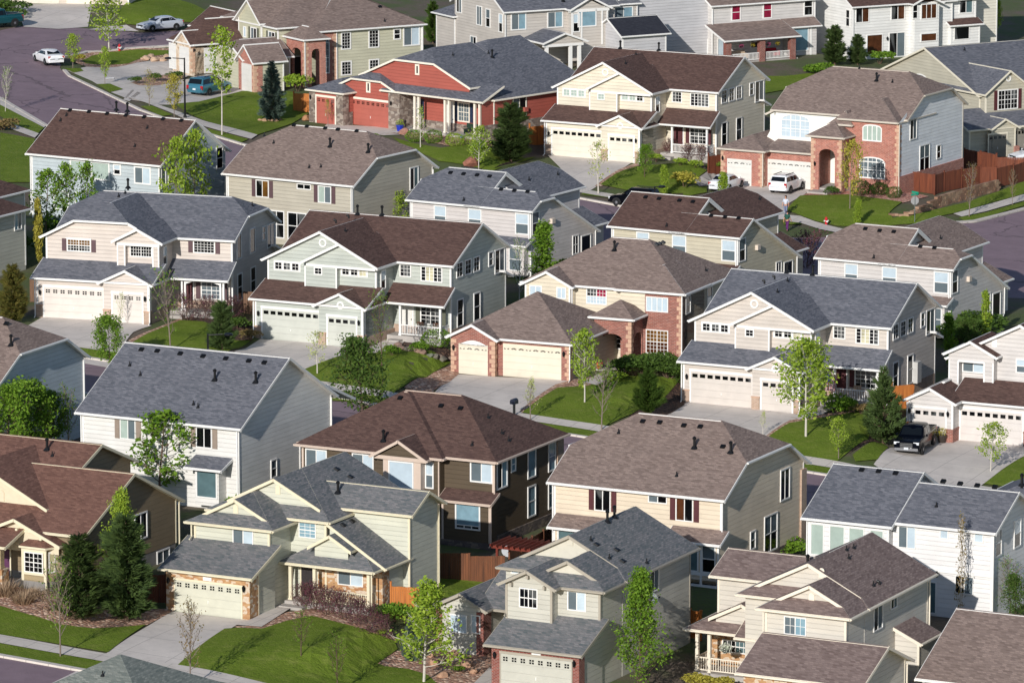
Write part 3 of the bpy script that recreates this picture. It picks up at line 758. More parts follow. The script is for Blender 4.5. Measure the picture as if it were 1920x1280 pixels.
for (u, v, su, sv, z1) in ((-3.95, -.6, -1, -1, 2.7), (-.4, -.6, 1, -1, 2.7), (5.45, 0, 1, -1, 2.7), (7.75, 6.2, 1, -1, 3.6), (10.9, 8.55, 1, -1, 5.4)): h.quoins(u, v, su, sv, 0, z1, QUOIN)
h.gdoor(('f', -.6), 22, 102, 752, 286, 962, (242, 228, 200), 'sun', 4, trim=False); h.gdoor(('f', 0), 22, 382, 752, 750, 985, (242, 228, 200), 'sun', 8, trim=False)
mb = MB(); f = h.xf(('f', -.6)); n = 10; pts = [f(-3.36, 2.22, .03), f(-.94, 2.22, .03)] + [f(-.94 - 2.42 * i / n, 2.22 + .38 * math.sin(math.pi * i / n), .03) for i in range(1, n)]
mb.poly(pts); mb.build('arch_panel', WHITE, h.root)
h.lamp(('f', -.6), 22, 72, 778); h.lamp(('f', 0), 22, 768, 820)
h.door(('f', 9), 6.5, 7.3, .1, 2.4, WHITEDOOR); h.win_m(('f', 8.98), 5.35, 6.25, .9, 2.5, 'dark', 1, 2, (2, 2)); h.box('porch_floor', (4.9, 4.9, -.4), (7.7, 9, .08), CONC)
h.win_m(('r', 10.9), 9.2, 10.2, 3.9, 5.3, 'dark/dark', 1, 2); h.win_m(('r', 10.9), 13.5, 14.6, 3.7, 5.3, 'dark/blind', 1, 2)
h.downspout(5.55, -.3, 0, 2.8); h.downspout(2.0, 8.35, 3.3, 5.5); h.downspout(10.95, 8.4, 0, 5.6)
h.vents(V4, 0, 22, [(1085, 165)], 'flue'); h.vents(V4, 3, 22, [(1350, 132), (1370, 126), (1392, 118)], 'box'); h.vents(V4, 3, 22, [(1662, 295)], 'pipe')
h.done()

# right-hand beige house with the pickup in front
h = House('detached_house', 'grey-beige house with a dark brown roof on the right, black pickup in its driveway', q(23, 668, 1028), (0, 0, 0), 26, trim=WHITE, roof=ROOF_BROWN, wall=siding((218, 210, 204)), pad=(-4, 10, -4, 12))
V1 = h.vol(-.3, 9.2, 0, 2.6, 2.97, 'sf', p=.4, sides='fl', corners=False, oh=.35); V2 = h.vol(-3.45, -.05, -1.2, 3.2, 2.97, 'gv', p=.5, sides='flr', corners=('lf', 'rf'), oh=.3)
h.vol(-3.45, -1.6, 1.2, 9, 2.97, 'sl', p=.5, sides='l', corners=False)
V3 = h.vol(-1.75, 8.9, 2.9, 14, 5.5, 'gv', p=.5, sides='flr', corners=('lf',)); V4 = h.vol(-1.75, 1.75, 2.2, 6, 5.94, 'gv', p=.5, sides='', wall=h.wallm, corners=False, oh=.3)
h.W(h.wallm).poly([(-1.75, 2.2, 5.3), (1.75, 2.2, 5.3), (1.75, 2.2, 5.9), (0, 2.2, 6.78), (-1.75, 2.2, 5.9)])
for a_, b_ in ((-1.75, -.95), (.95, 1.75)): h.W(h.wallm).box((a_, 2.21, 3.2), (b_, 2.95, 5.6)); h.trimb.box((a_, 2.17, 3.75), (a_ + .12, 2.22, 5.4)); h.trimb.box((b_ - .12, 2.17, 3.75), (b_, 2.22, 5.4))
h.trimb.box((-1.0, 2.16, 5.32), (1.0, 2.24, 5.46))
h.win(('f', 2.8), 23, 690, 492, 828, 608, ['grey', 'blind'], 2, 1); h.win(('f', 2.9), 23, 1028, 510, 1120, 610, 'blind/grey', 1, 2)
h.gvent(('f', 2.9), 23, 893, 410, .4, .7)
h.vol(8.0, 16, 6, 16, 5.6, 'gu', p=.5, corners=False); h.vol(-1.75, 4, 9, 20, 5.2, 'gv', p=.5, corners=False)
h.gdoor(('f', 0), 23, 680, 826, 1065, 1056, (226, 216, 208), 'row', 8); h.gdoor(('f', -1.2), 23, 385, 820, 580, 1032, (226, 216, 208), 'row', 4)
h.lamp(('f', -1.2), 23, 358, 840); h.lamp(('f', -1.2), 23, 600, 862)
h.pier(-.55, -.0, -1.28, -.05, -.5, .95, BRICK, cap=BRICK); h.pier(4.95, 5.6, -.1, .3, -.5, 1.0, BRICK, cap=BRICK)
h.downspout(-3.5, -1.4, 0, 2.9); h.vents(V3, 0, 6, [(1895, 372)], 'flue')
h.done()
# ------------------------------------------------------------------ front street
# tan one-storey house with the rust roof, lower left
h = House('detached_house', 'dark olive one-storey house with a rust-brown roof and a bay window', q(24, 170, 1140), (0, 0, .3), 27, trim=CREAMT, roof=ROOF_RUST, wall=siding((146, 124, 90)), pad=(-10, 4.5, -3, 13))
STUC = plain('cream_stucco', (216, 204, 178), .8, 0, .08)
V1 = h.vol(-9, 3.85, .8, 12.2, 3.66, 'gu', p=.47, oh=.4, z0=.9, sides='fr', corners=('rb',))
h.W(FOUND).box((-9, .82, -2), (3.83, 12.1, .92))
V2 = h.vol(-9.5, -.35, 5.6, 13.6, 5.6, 'gu', p=.42, oh=.35, sides='r', z0=3, corners=False)
V3 = h.vol(-3.5, 2.4, .35, 7, 3.0, 'gv', p=.43, oh=.35, sides='f', wall=STUC, corners=False, z0=2.3, gutter=False, ohr=.5)
V4 = h.vol(-9.2, .1, 2.6, 8.5, 4.65, 'gv', p=.50, oh=.3, sides='f', wall=STUC, corners=False, z0=3.4, gutter=False, ohr=.4)
V5 = h.vol(-9, -.4, -1.6, 3.2, 3.0, 'sf', p=.32, oh=.3, wall=None)
V6 = h.vol(-5.2, -1.1, -1.7, 2, 2.85, 'gv', p=.45, oh=.3, sides='f', wall=STUC, corners=False, z0=2.5, gutter=False)
for u in (-.55, 0, .55): h.slab(h.trimb, ('f', .35), u * 3.2 - .5 - .08, u * 3.2 - .5 + .08, 3.55 - abs(u) * .7, 3.75 - abs(u) * .7, .0, .3)
# bay window: five-sided box with its own little roof
bw = [(-.45, 1.3), (-.0, .0), (1.62, .0), (2.25, 1.3)]
mb = h.W(siding((178, 154, 110)))
for i in range(3): (a, b), (c, d_) = bw[i], bw[i + 1]; mb.poly([(a, b, .55), (c, d_, .55), (c, d_, 2.75), (a, b, 2.75)])
fb = h.W(FOUND)
for i in range(3): (a, b), (c, d_) = bw[i], bw[i + 1]; fb.poly([(a, b + .03, -1), (c, d_ + .03, -1), (c, d_ + .03, .56), (a, b + .03, .56)])
rb = MB(); e = [(-.7, 1.3), (-.15, -.25), (1.8, -.25), (2.55, 1.3)]; tp = [(-.2, 1.3), (.3, .5), (1.35, .5), (2.0, 1.3)]
for i in range(3): rb.poly([(*e[i], 2.78), (*e[i + 1], 2.78), (*tp[i + 1], 3.2), (*tp[i], 3.2)])
rb.poly([(*e[0], 2.72), (*e[3], 2.72), (*e[2], 2.72), (*e[1], 2.72)]); rb.poly([(*x, 3.2) for x in tp])
ro = rb.build('bay_roof', ROOF_RUST, h.root)
fm = MB()
for i in range(3):
    a, b = Vector((*e[i], 2.65)), Vector((*e[i + 1], 2.65)); fm.prism([a, b, b + Vector((0, .08, 0)), a + Vector((0, .08, 0))], [x + Vector((0, 0, .125)) for x in (a, b, b + Vector((0, .08, 0)), a + Vector((0, .08, 0)))])
fm.build('fascia', CREAMT, ro)
for c in bw[1:3]: h.trimb.box((c[0] - .09, c[1] - .04, .55), (c[0] + .09, c[1] + .1, 2.7))
h.trimb.box((.09, -.05, 2.4), (1.53, .02, 2.72)); h.trimb.box((.09, -.05, .95), (1.53, .02, 1.12))
h.win_m(('f', -.02), .12, 1.5, 1.1, 2.4, 'dark', 2, 2, (2, 2), frame=WHITE, fr=.07)
# slanted pane on the right cheek of the bay
(a, b), (c, d_) = bw[2], bw[3]; D = Vector((c - a, d_ - b, 0)); L = D.length; D.normalize(); N = Vector((D.y, -D.x, 0)); wm = MB()
P = lambda s_, z, o: Vector((a, b, 0)) + D * s_ + N * o + Vector((0, 0, z))
wm.poly([P(.3, 1.2, .02), P(1.1, 1.2, .02), P(1.1, 2.35, .02), P(.3, 2.35, .02)]); w_ = wm.build('window', glass('cream'), h.root); fm = MB()
for s0, s1, z0, z1 in ((.2, .3, 1.1, 2.45), (1.1, 1.2, 1.1, 2.45), (.3, 1.1, 1.1, 1.2), (.3, 1.1, 2.35, 2.45), (.3, 1.1, 1.76, 1.8), (.68, .72, 1.2, 2.35)): fm.prism([P(s0, z0, .0), P(s1, z0, .0), P(s1, z0, .05), P(s0, z0, .05)], [P(s0, z1, .0), P(s1, z1, .0), P(s1, z1, .05), P(s0, z1, .05)])
fm.build('frame', WHITE, w_)
h.box('porch_floor', (-9, -1.5, -.6), (-.5, 1, .45), CONC)
h.post(-.85, -1.35, -.3, 2.9, .42, siding((178, 154, 110)), base=.8, bh=1.7, bm=LEDGE); h.post(-4.6, -1.35, -.3, 2.9, .42, siding((178, 154, 110)), base=.8, bh=1.7, bm=LEDGE)
h.door(('f', .8), -2.4, -1.45, .5, 2.6, plain('purple_paint', (92, 50, 84), .5))
h.win(('r', 3.85), 24, 975, 640, 1070, 800, 'dark', 2, 1, frame=WHITE); h.win_m(('r', 3.85), 9.7, 11.3, -.1, .8, 'grey', 2, 1, frame=WHITE)
h.gvent(('f', 2.6), 24, 12, 500, .4, .7, STUC)
h.downspout(3.9, 12.5, .3, 3.6); h.downspout(1.75, -.12, .0, 2.7)
h.vents(V2, 0, 24, [(342, 165)], 'flue'); h.vents(V2, 0, 24, [(380, 212)], 'pipe')
h.done()

# pale green house with the stone garage
GRN = siding((212, 212, 190))
h = House('detached_house', 'pale green house with slate-grey roofs and a stone-faced garage door', q(25, 135, 1065), (0, 0, 0), 27, trim=CREAMT, roof=ROOF_SLATE, wall=GRN, pad=(-2, 12, -4, 13))
V1 = h.vol(-.5, 5.25, 0, 3.2, 2.72, 'sf', p=.38, oh=.42, sides='lr', corners=False)
h.W(LEDGE).poly([(-.6, -.05, -1), (5.32, -.05, -1), (5.32, -.05, 2.85), (-.6, -.05, 2.85)]); h.W(LEDGE).poly([(5.32, -.05, -1), (5.32, 1.0, -1), (5.32, 1.0, 3.0), (5.32, -.05, 2.7)]); h.W(LEDGE).poly([(-.6, -.05, -1), (-.6, 1.0, -1), (-.6, 1.0, 3.0), (-.6, -.05, 2.7)])
h.trimb.box((5.24, 1.0, -.5), (5.33, 1.12, 3.0))
V2 = h.vol(-.33, 5.0, 3, 10, 5.1, 'gv', p=.5, k0=1, oh=.42, sides='flr', corners=('lf', 'rf'), z0=-1)
G2 = h.gablet(V2, 3.65, .72, GRN)
V3 = h.vol(-.4, 7.5, 5.7, 15, 5.35, 'gv', p=.5, k0=1, oh=.42, sides='fr', corners=('rf',)); G3 = h.gablet(V3, 6.4, 1.0, GRN, back=7)
V4 = h.vol(4.5, 11.9, 8.4, 12.15, 5.68, 'gu', p=.5, oh=.4, sides='frb', corners=('rf', 'rb'))
V5 = h.vol(7.75, 11.45, 5.72, 8.4, 2.83, 'sr', p=.6, oh=.38, ohr=.4, sides='fr', corners=False)
V6 = h.vol(5.35, 11.2, 4.6, 8.6, 2.8, 'gv', p=.57, k0=1, oh=.4, wall=None); G6 = h.gablet(V6, 4.95, 1.75, GRN, back=3)
h.W(LEDGE).poly([(6.9, 5.68, -.5), (11.45, 5.68, -.5), (11.45, 5.68, 2.75), (6.9, 5.68, 2.75)]); h.W(LEDGE).poly([(11.48, 5.68, -.5), (11.48, 6.5, -.5), (11.48, 6.5, 2.8), (11.48, 5.68, 2.7)])
h.gdoor(('f', -.05), 25, 135, 858, 570, 1112, (216, 214, 190), 'quad', 8, frame=CREAMT, fr=.08)
h.lamp(('f', -.05), 25, 95, 862); h.lamp(('f', -.05), 25, 588, 918)
nb = MB(); h.slab(nb, ('f', -.05), 2.05, 2.65, 2.18, 2.4, .0, .05); nb.build('house_number_plate', WHITE, h.root)
h.win(('f', 3), 25, 512, 518, 648, 645, ['grey', 'blind'], 2, 1, frame=WHITE, fr=.06); h.win(('f', 5.7), 25, 945, 478, 1058, 592, 'blue', 1, 2, (3, 2), frame=WHITE, fr=.06)
h.win(('f', 5.68), 25, 1200, 798, 1366, 908, ['grey', 'blind'], 2, 1, frame=WHITE, fr=.06)
for G, x, y in ((G2, 532, 398), (G3, 808, 272)): h.gvent(('f', G.v0), 25, x, y, .32, .55, CREAMT)
h.box('porch_floor', (5.3, 4.3, -.5), (11.3, 5.7, .35), CONC); h.box('front_steps', (5.3, 3.6, -.5), (6.9, 4.3, .16), CONC)
h.door(('f', 5.7), 5.75, 6.6, .38, 2.5, DARKDOOR, frame=CREAMT)
for u in (5.5, 7.2, 11.0): h.post(u, 4.75, .3, 2.75, .2, CREAMT)
h.railing((7.3, 4.75), (10.9, 4.75), .35, m=CREAMT); h.railing((11.0, 4.85), (11.0, 5.6), .35, m=CREAMT)
h.downspout(-.4, 2.75, 4, 5.1); h.downspout(11.95, 12.2, .2, 5.6); h.downspout(11.3, 4.55, .2, 2.75)
h.vents(V4, 0, 25, [(1200, 290)], 'flue'); h.vents(V5, 0, 25, [(1230, 505), (1290, 480)], 'box'); h.vents(V3, 1, 25, [(1190, 140), (1280, 190)], 'box'); h.vents(V2, 1, 25, [(820, 345)], 'low')
h.done()

# grey-green house with the brick garage, bottom centre
GG = siding((202, 198, 182)); GGD = plain('putty_stucco', (204, 199, 184), .8, 0, .06)
h = House('detached_house', 'putty-grey house with slate roofs, a brick garage front and a small bay wing', q(26, 497, 1080), (0, 0, 2.13), 27, trim=TAUPET, roof=ROOF_SLATE, wall=GG, pad=(-8, 6, -3, 16))
V1 = h.vol(-.55, 5.1, 0, 3.2, 2.68, 'sf', p=.40, oh=.4, sides='lr', corners=False)
h.W(BRICK2).poly([(-.62, -.04, -1), (5.16, -.04, -1), (5.16, -.04, 2.8), (-.62, -.04, 2.8)]); h.W(BRICK2).poly([(5.16, -.04, -1), (5.16, .7, -1), (5.16, .7, 2.9), (5.16, -.04, 2.7)]); h.W(BRICK2).poly([(-.62, -.04, -1), (-.62, .7, -1), (-.62, .7, 2.9), (-.62, -.04, 2.7)])
V2 = h.vol(-2.75, 5.06, 6.0, 15.5, 5.92, 'gv', p=.5, k0=1, oh=.4, sides='fr', corners=('rb',), ohr=.4); G2 = h.gablet(V2, 6.9, .9, GGD, back=8)
V3 = h.vol(.2, 5.04, 3, 9, 5.885, 'gv', p=.5, k0=1, oh=.4, sides='fr', corners=('rf',)); G3 = h.gablet(V3, 3.75, .6, GGD)
V4 = h.vol(-.8, 2.25, 2.2, 5.5, 5.9, 'gv', p=.5, oh=.35, sides='flr', corners=('lf', 'rf'), z0=2)
lw = 6.4
V5 = h.vol(-7.45, -4.5, lw, 12, 2.95, 'gv', p=.5, oh=.35, sides='flr', corners=False); V6 = h.vol(-4.9, -.5, lw + .9, 10.5, 2.93, 'sf', p=.5, oh=.35, wall=None)
for u in (-.5, .0, .5): h.slab(h.trimb, ('f', 2.2), .72 + u * 2.2 - .07, .72 + u * 2.2 + .07, 6.3 - abs(u) * 1.1, 6.5 - abs(u) * 1.1, 0, .28)
h.W(BRICK2).box((-4.95, lw - .05, -1), (-4.46, lw + 1.0, 2.75)); h.W(BRICK2).box((-7.75, lw - .05, -1), (-7.3, lw + .6, 2.6)); h.W(GG).poly([(-4.5, 9.2, -1), (-2.7, 9.2, -1), (-2.7, 9.2, 3.9), (-4.5, 9.2, 3.9)])
h.gdoor(('f', -.04), 26, 497, 1078, 965, 1300, (200, 198, 182), 'quad', 8, frame=TAUPET, fr=.08, top=.32)
h.lamp(('f', -.04), 26, 458, 1090); h.lamp(('f', -.04), 26, 988, 1150)
nb = MB(); h.slab(nb, ('f', -.04), 2.05, 2.65, 2.3, 2.55, .0, .05); nb.build('house_number_plate', WHITE, h.root)
h.win(('f', 2.2), 26, 618, 640, 742, 786, 'dark', 2, 2, (2, 1), frame=WHITE, fr=.07); h.win(('f', 3), 26, 940, 660, 1064, 806, ['grey', 'blind'], 2, 1, frame=WHITE, fr=.07)
h.win(('f', lw), 26, 155, 815, 272, 953, ['blind', 'blind'], 2, 1, frame=WHITE, fr=.07); h.win(('f', lw), 26, 297, 822, 360, 953, 'blind', 1, 1, frame=WHITE, fr=.07)
h.win(('f', 6.0), 26, 562, 500, 665, 560, 'blind', 2, 1, frame=WHITE, fr=.07)
h.win(('r', 5.06), 26, 1485, 500, 1545, 655, ['dark', 'grey'], 2, 1, frame=WHITE, fr=.07)
h.gvent(('f', G2.v0), 26, 957, 330, .4, .6, GGD)
h.vents(V2, 1, 26, [(1205, 205), (1252, 175)], 'flue'); h.vents(V2, 1, 26, [(1095, 330), (1218, 450), (1467, 480)], 'pipe'); h.vents(V2, 1, 26, [(1130, 360), (1265, 395), (1305, 470)], 'box')
h.downspout(-.85, 2.3, 3.9, 5.8); h.done()

# beige-brown house with the flower baskets, bottom right
BB = siding((217, 208, 192)); TT = TANT
h = House('detached_house', 'beige house with mauve-brown roofs and a railed porch hung with flower baskets', q(27, 430, 1000), (0, -.4, 2.9), 27, trim=plain('pale_trim', (232, 222, 204), .5, 0, .05), roof=shingle((140, 120, 114), (104, 87, 84), (164, 145, 138)), wall=BB, pad=(-6, 9, -3, 18))
V1 = h.vol(.3, 7.55, 0, 6.9, 2.92, 'gu', p=.42, oh=.4, sides='fr', corners=('rb',))
h.W(LEDGE).poly([(.25, -.04, -1), (7.5, -.04, -1), (7.5, -.04, 2.9), (.25, -.04, 2.9)])
V2 = h.vol(-.45, 4.73, 4.6, 12, 5.725, 'gv', p=.5, k0=1, oh=.4, sides='flr', corners=('lf', 'rf')); G2 = h.gablet(V2, 5.35, .65, BB)
V3 = h.vol(-3.0, 4.75, 7.3, 17, 5.75, 'gv', p=.5, k0=1, oh=.4, sides='fr', corners=('rb',)); G3 = h.gablet(V3, 8.0, .75, BB, back=8)
V4 = h.vol(-6.6, 2, 11.2, 16, 5.72, 'gu', p=.42, oh=.4, sides='fl', corners=('lf',))
V5 = h.vol(-6.9, -.7, 8.3, 13, 3.0, 'gv', p=.5, k0=1, oh=.4, wall=None); G5 = h.gablet(V5, 8.75, 1.3, BB, back=3)
V6 = h.vol(-3.4, -.5, 7.6, 11, 2.98, 'sf', p=.5, oh=.3, wall=None)
V7 = h.vol(-4.6, -1.2, 10.0, 12, 4.2, 'gv', p=.5, oh=.3, sides='f', wall=BB, corners=False, z0=2.5)
h.W(LEDGE).poly([(-6.9, 10.4, -.5), (-.4, 10.4, -.5), (-.4, 10.4, 3), (-6.9, 10.4, 3)])
h.box('porch_floor', (-7.0, 8.2, -.6), (-.6, 10.4, .3), CONC)
for u in (-6.7, -5.9, -1.2): h.post(u, 8.5, .3, 2.9, .2, h.trim)
h.railing((-6.6, 8.5), (-.6, 8.5), .3, .9, gap=.16); h.railing((-6.75, 8.6), (-6.75, 10.3), .3, .9, gap=.16)
h.win(('f', 4.6), 27, 770, 588, 930, 740, ['grey', 'blue'], 2, 1, (2, 2), frame=WHITE, fr=.07); h.win(('f', 10.4), 27, 325, 755, 515, 870, ['dark', 'teal'], 2, 2, (3, 1), frame=WHITE, fr=.07)
h.win(('f', 7.3), 27, 685, 465, 760, 540, 'blue', 1, 1, frame=WHITE, fr=.07)
h.win(('r', 4.75), 27, 1412, 520, 1475, 675, ['dark', 'grey'], 2, 1, frame=WHITE, fr=.06); h.win(('r', 4.75), 27, 1535, 460, 1580, 525, ['dark', 'grey'], 2, 1, frame=WHITE, fr=.06)
for G, x, y in ((G2, 968, 465), (G3, 1040, 285)): h.gvent(('f', G.v0), 27, x, y, .36, .6, h.trim)
V8 = h.vol(4.75, 6.3, 12.0, 14.6, 2.75, 'sr', p=.45, oh=.25, ohr=.3, sides='fr', corners=('rf',))
h.downspout(7.6, 7.1, 0, 2.8); h.downspout(4.85, 17.1, .2, 5.7); h.downspout(-.5, 4.4, 3.4, 5.7)
h.vents(V4, 0, 27, [(938, 235)], 'flue'); h.vents(V3, 1, 27, [(1412, 375)], 'pipe'); h.vents(V3, 1, 27, [(1455, 365)], 'low'); h.vents(V3, 1, 27, [(1235, 178), (1218, 120), (1270, 105)], 'pipe')
h.done()
# two roofs that reach into the frame at the bottom edge
h = House('detached_house', 'low house with a plain mauve-taupe roof cut by the bottom right corner', q(9, 1610, 885), (0, 6, 5.2), 27, roof=ROOF_TAUPE, wall=siding((214, 204, 190)))
h.vol(-.3, 14, 0, 12, 2.4, 'gu', p=.46); h.done()
h = House('detached_house', 'low house with a slate hip roof cut by the bottom left corner', q(7, 655, 1128), (5, 5, 5.3), 27, roof=shingle((128, 136, 130), (94, 104, 100), (160, 162, 154)), wall=siding((200, 196, 180)))
V = h.vol(0, 10, 0, 10, 2.7, 'hip', p=.5); h.vents(V, 0, 7, [(560, 1240)], 'pipe'); h.done()
# ------------------------------------------------------------------ second row: backs of the houses on the front street
def simple_side_windows(h, u, items, fr=.08):
    for a0, a1, z0, z1, g, c, r in items: h.win_m(('r', u), a0, a1, z0, z1, g, c, r, frame=WHITE, fr=fr)

h = House('detached_house', 'white two-storey house with a plain grey gable roof behind leafy young trees', q(4, 410, 1025), (-.35, -.35, 5.6), 27, roof=ROOF_GREY, wall=siding((234, 230, 222)), pad=(-1, 13, -3, 14))
V = h.vol(0, 11.97, 0, 12.5, 5.62, 'gu', p=.556, sides='flrb')
for x0, y0, x1, y1, g in ((655, 1058, 742, 1178, ['green', 'grey']), (1070, 1103, 1158, 1225, ['dark', 'dark'])): h.win(('f', 0), 4, x0, y0, x1, y1, g, 2, 1, fr=.07, shut=TAUPESH)
h.win(('f', 0), 4, 935, 1093, 1018, 1130, ['grey', 'dark'], 2, 1, fr=.06)
h.win(('r', 11.97), 7, 1475, 65, 1510, 155, 'grey/dark', 1, 2); h.win_m(('r', 11.97), 8.1, 10.2, .6, 2.9, 'dark', 2, 2, (1, 2))
V2 = h.vol(8.9, 11.3, -1.3, 0, 2.98, 'sf', p=.35, wall=None, oh=.25, ohr=.2)
h.W(h.wallm).box((9.2, -1.0, .4), (11.0, -.0, 2.9)); h.win_m(('f', -1.0), 9.3, 10.9, .9, 2.8, 'teal', 1, 1); h.win_m(('l', 9.2), -.8, -.2, .9, 2.8, 'dark', 1, 1)
V3 = h.vol(6.5, 11.9, 11.5, 15, 5.0, 'sb', p=.4, wall=None)
h.vents(V, 0, 4, [(772, 686), (858, 694), (984, 708), (1108, 722), (1232, 735), (1358, 748), (1442, 757)], 'box'); h.vents(V, 0, 4, [(708, 772), (765, 825), (1080, 1000), (1055, 985)], 'pipe'); h.vents(V, 0, 4, [(1172, 850), (1395, 862)], 'flue')
h.downspout(12.05, 12.4, .3, 5.6); h.downspout(-.05, -.1, .3, 5.6); h.downspout(11.9, -.1, .3, 5.6); h.done()

DKB = siding((94, 75, 50)); PINKT = plain('pinkish_trim', (208, 188, 172), .5, 0, .05)
h = House('detached_house', 'dark brown two-storey house with pinkish trim and a brown hip roof', (553, 832), (-.35, -.35, 5.6), 27, roof=ROOF_BROWN, wall=DKB, trim=PINKT, pad=(-1, 15, -3, 11))
V = h.vol(0, 13.8, .6, 10.3, 5.66, 'hip', p=.58, oh=.4, sides='rlb', corners=('rb', 'rf')); V1 = h.vol(-.0, 10.2, 0, 10, 5.62, 'gu', p=.575, k0=1, k1=1, sides='fl', corners=('lf',))
V2 = h.vol(10.3, 13.78, .95, 10.2, 5.64, 'gv', p=.58, k0=1, sides='f', corners=('rf',)) if False else None
h.W(DKB).poly([(10.2, .62, -2), (13.8, .62, -2), (13.8, .62, 5.6), (10.2, .62, 5.6)]); h.W(DKB).poly([(10.2, 0, -2), (10.2, .62, -2), (10.2, .62, 5.6), (10.2, 0, 5.6)])
V3 = h.vol(5.95, 9.35, -.75, 3.5, 5.55, 'gv', p=.56, wall=None, oh=.35, ohr=.25)
h.W(DKB).poly([(5.7, -.72, 5.6), (9.6, -.72, 5.6), (7.65, -.72, 6.6)])
h.box('gable_band', (5.75, -.74, 5.3), (9.55, -.1, 5.55), PINKT)
h.W(PINKT).box((6.35, -.6, 3.1), (9.1, 0, 5.35)); h.win_m(('f', -.6), 6.75, 8.6, 3.45, 5.25, 'blind', 1, 1, frame=WHITE); h.win_m(('f', 0), 9.12, 9.75, 3.5, 5.3, 'blind/grey', 1, 2, frame=WHITE); h.win_m(('l', 6.35), -.5, -.12, 3.5, 5.2, 'blind/grey', 1, 2, frame=WHITE)
for x0, y0, x1, y1 in ((150, 487, 292, 640), (455, 517, 598, 670)): h.win(('f', 0), 35, x0, y0, x1, y1, ['grey', 'blind'], 2, 1, frame=WHITE, fr=.08)
h.win(('f', .62), 35, 1228, 565, 1376, 722, ['grey', 'blind'], 2, 1, frame=WHITE, fr=.1)
V4 = h.vol(10.5, 14.0, -.3, .62, 3.0, 'sf', p=.45, wall=DKB, sides='flr', oh=.3, ohr=.2, corners=('lf', 'rf'))
h.win(('f', -.3), 35, 1130, 835, 1295, 1030, 'blue', 1, 1, frame=WHITE, fr=.1); h.win(('f', -.32), 35, 1136, 982, 1290, 1028, 'dark', 3, 1, frame=WHITE, fr=.05)
for a0, a1, z0, z1, g, c, r in ((.95, 2.5, 3.6, 5.4, ['dark', 'blue'], 2, 1), (3.0, 3.7, 4.4, 5.4, 'blue', 1, 2), (5.4, 6.6, 3.5, 5.4, 'blue', 1, 1), (8.4, 9.5, 3.4, 5.4, 'blue', 1, 2), (5.4, 6.6, .9, 3.0, 'blue', 1, 2), (8.4, 9.5, .9, 3.0, 'blue', 1, 2)): h.win_m(('r', 13.8), a0, a1, z0, z1, g, c, r, frame=WHITE, fr=.1)
mb = MB(); mb.box((13.7, .7, -2), (13.9, 10.2, .6)); mb.build('wainscot', DARKSTONE, h.root); mb = MB(); mb.box((10.3, -.38, -2), (14.06, .5, .35)); mb.build('wainscot', DARKSTONE, h.root)
mb = MB(); mb.box((13.6, 9.6, 0), (13.93, 10.5, 5.3)); mb.build('brick_return', TANBRICK, h.root)
h.vents(V, 0, 35, [(1038, 214), (1165, 230)], 'box'); h.vents(V1, 0, 35, [(770, 163)], 'box'); h.vents(V1, 0, 35, [(660, 440)], 'flue'); h.vents(V, 0, 35, [(1240, 470)], 'pipe'); h.vents(V, 3, 35, [(1345, 290), (1480, 440), (1435, 392)], 'pipe')
h.downspout(10.15, -.08, .2, 5.6); h.downspout(14.1, -.4, .2, 2.9); h.downspout(13.9, .5, 3.2, 5.6); h.done()

h = House('detached_house', 'pale peach two-storey house with a clipped taupe roof and maroon shutters', q(8, 1180, 182), (-.35, -.35, 5.6), 27, roof=ROOF_TAUPE, wall=siding((238, 216, 184)), pad=(-1, 12, -3, 14))
V = h.vol(0, 11.87, 0, 12.75, 5.6, 'gu', p=.545, k1=.5, k0=.5, sides='frb')

for s_, x0, y0, x1, y1, g in ((26, 1120, -18, 1228, 140, ['dark', 'dark']), (26, 1662, 40, 1778, 208, ['brown', 'dark'])): h.win(('f', 0), s_, x0, y0, x1, y1, g, 2, 1, fr=.07, shut=MAROON)
h.win(('f', 0), 26, 1478, 22, 1605, 88, ['grey', 'dark'], 2, 1, fr=.07)
h.win(('r', 11.87), 9, 590, 120, 640, 270, 'dark', 2, 1); h.win(('r', 11.87), 9, 502, 375, 572, 545, ['grey/dark', 'grey/dark'], 2, 2); h.win(('r', 11.87), 9, 425, 455, 454, 545, 'grey/dark', 1, 2)
for u0, u1 in ((.3, 3.9), (8.6, 12.2)):
    V2 = h.vol(u0, u1, -1.1, 0, 2.9, 'sf', p=.5, wall=None, oh=.2, ohr=.15)
    h.W(h.wallm).box((u0 + .1, -.9, .4), (u1 - .1, 0, 2.85)); h.win_m(('f', -.9), u0 + .4, u1 - 1.5, .9, 2.75, 'teal', 1, 1); h.win_m(('f', -.9), u1 - 1.3, u1 - .3, .9, 2.75, 'grey/dark', 1, 2)
    for x in (u0 + .1, u1 - 1.4, u1 - .22): h.trimb.box((x, -.95, .0), (x + .14, -.88, 2.8))
    h.trimb.box((u0 + .05, -.96, -.1), (u1 - .05, -.86, .12)); h.trimb.box((u0 + .05, -.955, .7), (u1 - .05, -.88, .9))
mb = MB(); mb.box((11.75, 12.2, -1), (12.0, 13.0, 5.2)); mb.build('brick_return', TANBRICK, h.root)
mb = MB(); mb.box((11.8, 4, -1), (11.93, 12.1, .7)); mb.build('wainscot', DARKSTONE, h.root)
h.vents(V, 0, 5, [(1703, 1077), (1795, 1083)], 'box'); h.vents(V, 0, 6, [(65, 1100), (155, 1106)], 'box'); h.vents(V, 0, 6, [(122, 1220), (320, 1245)], 'flue'); h.vents(V, 0, 9, [(25, 152)], 'pipe'); h.vents(V, 0, 5, [(1570, 1140)], 'pipe'); h.vents(V, 0, 6, [(278, 1215)], 'box')
h.downspout(-.05, -.1, .3, 5.6); h.downspout(11.95, -.1, 2.6, 5.6); h.done()

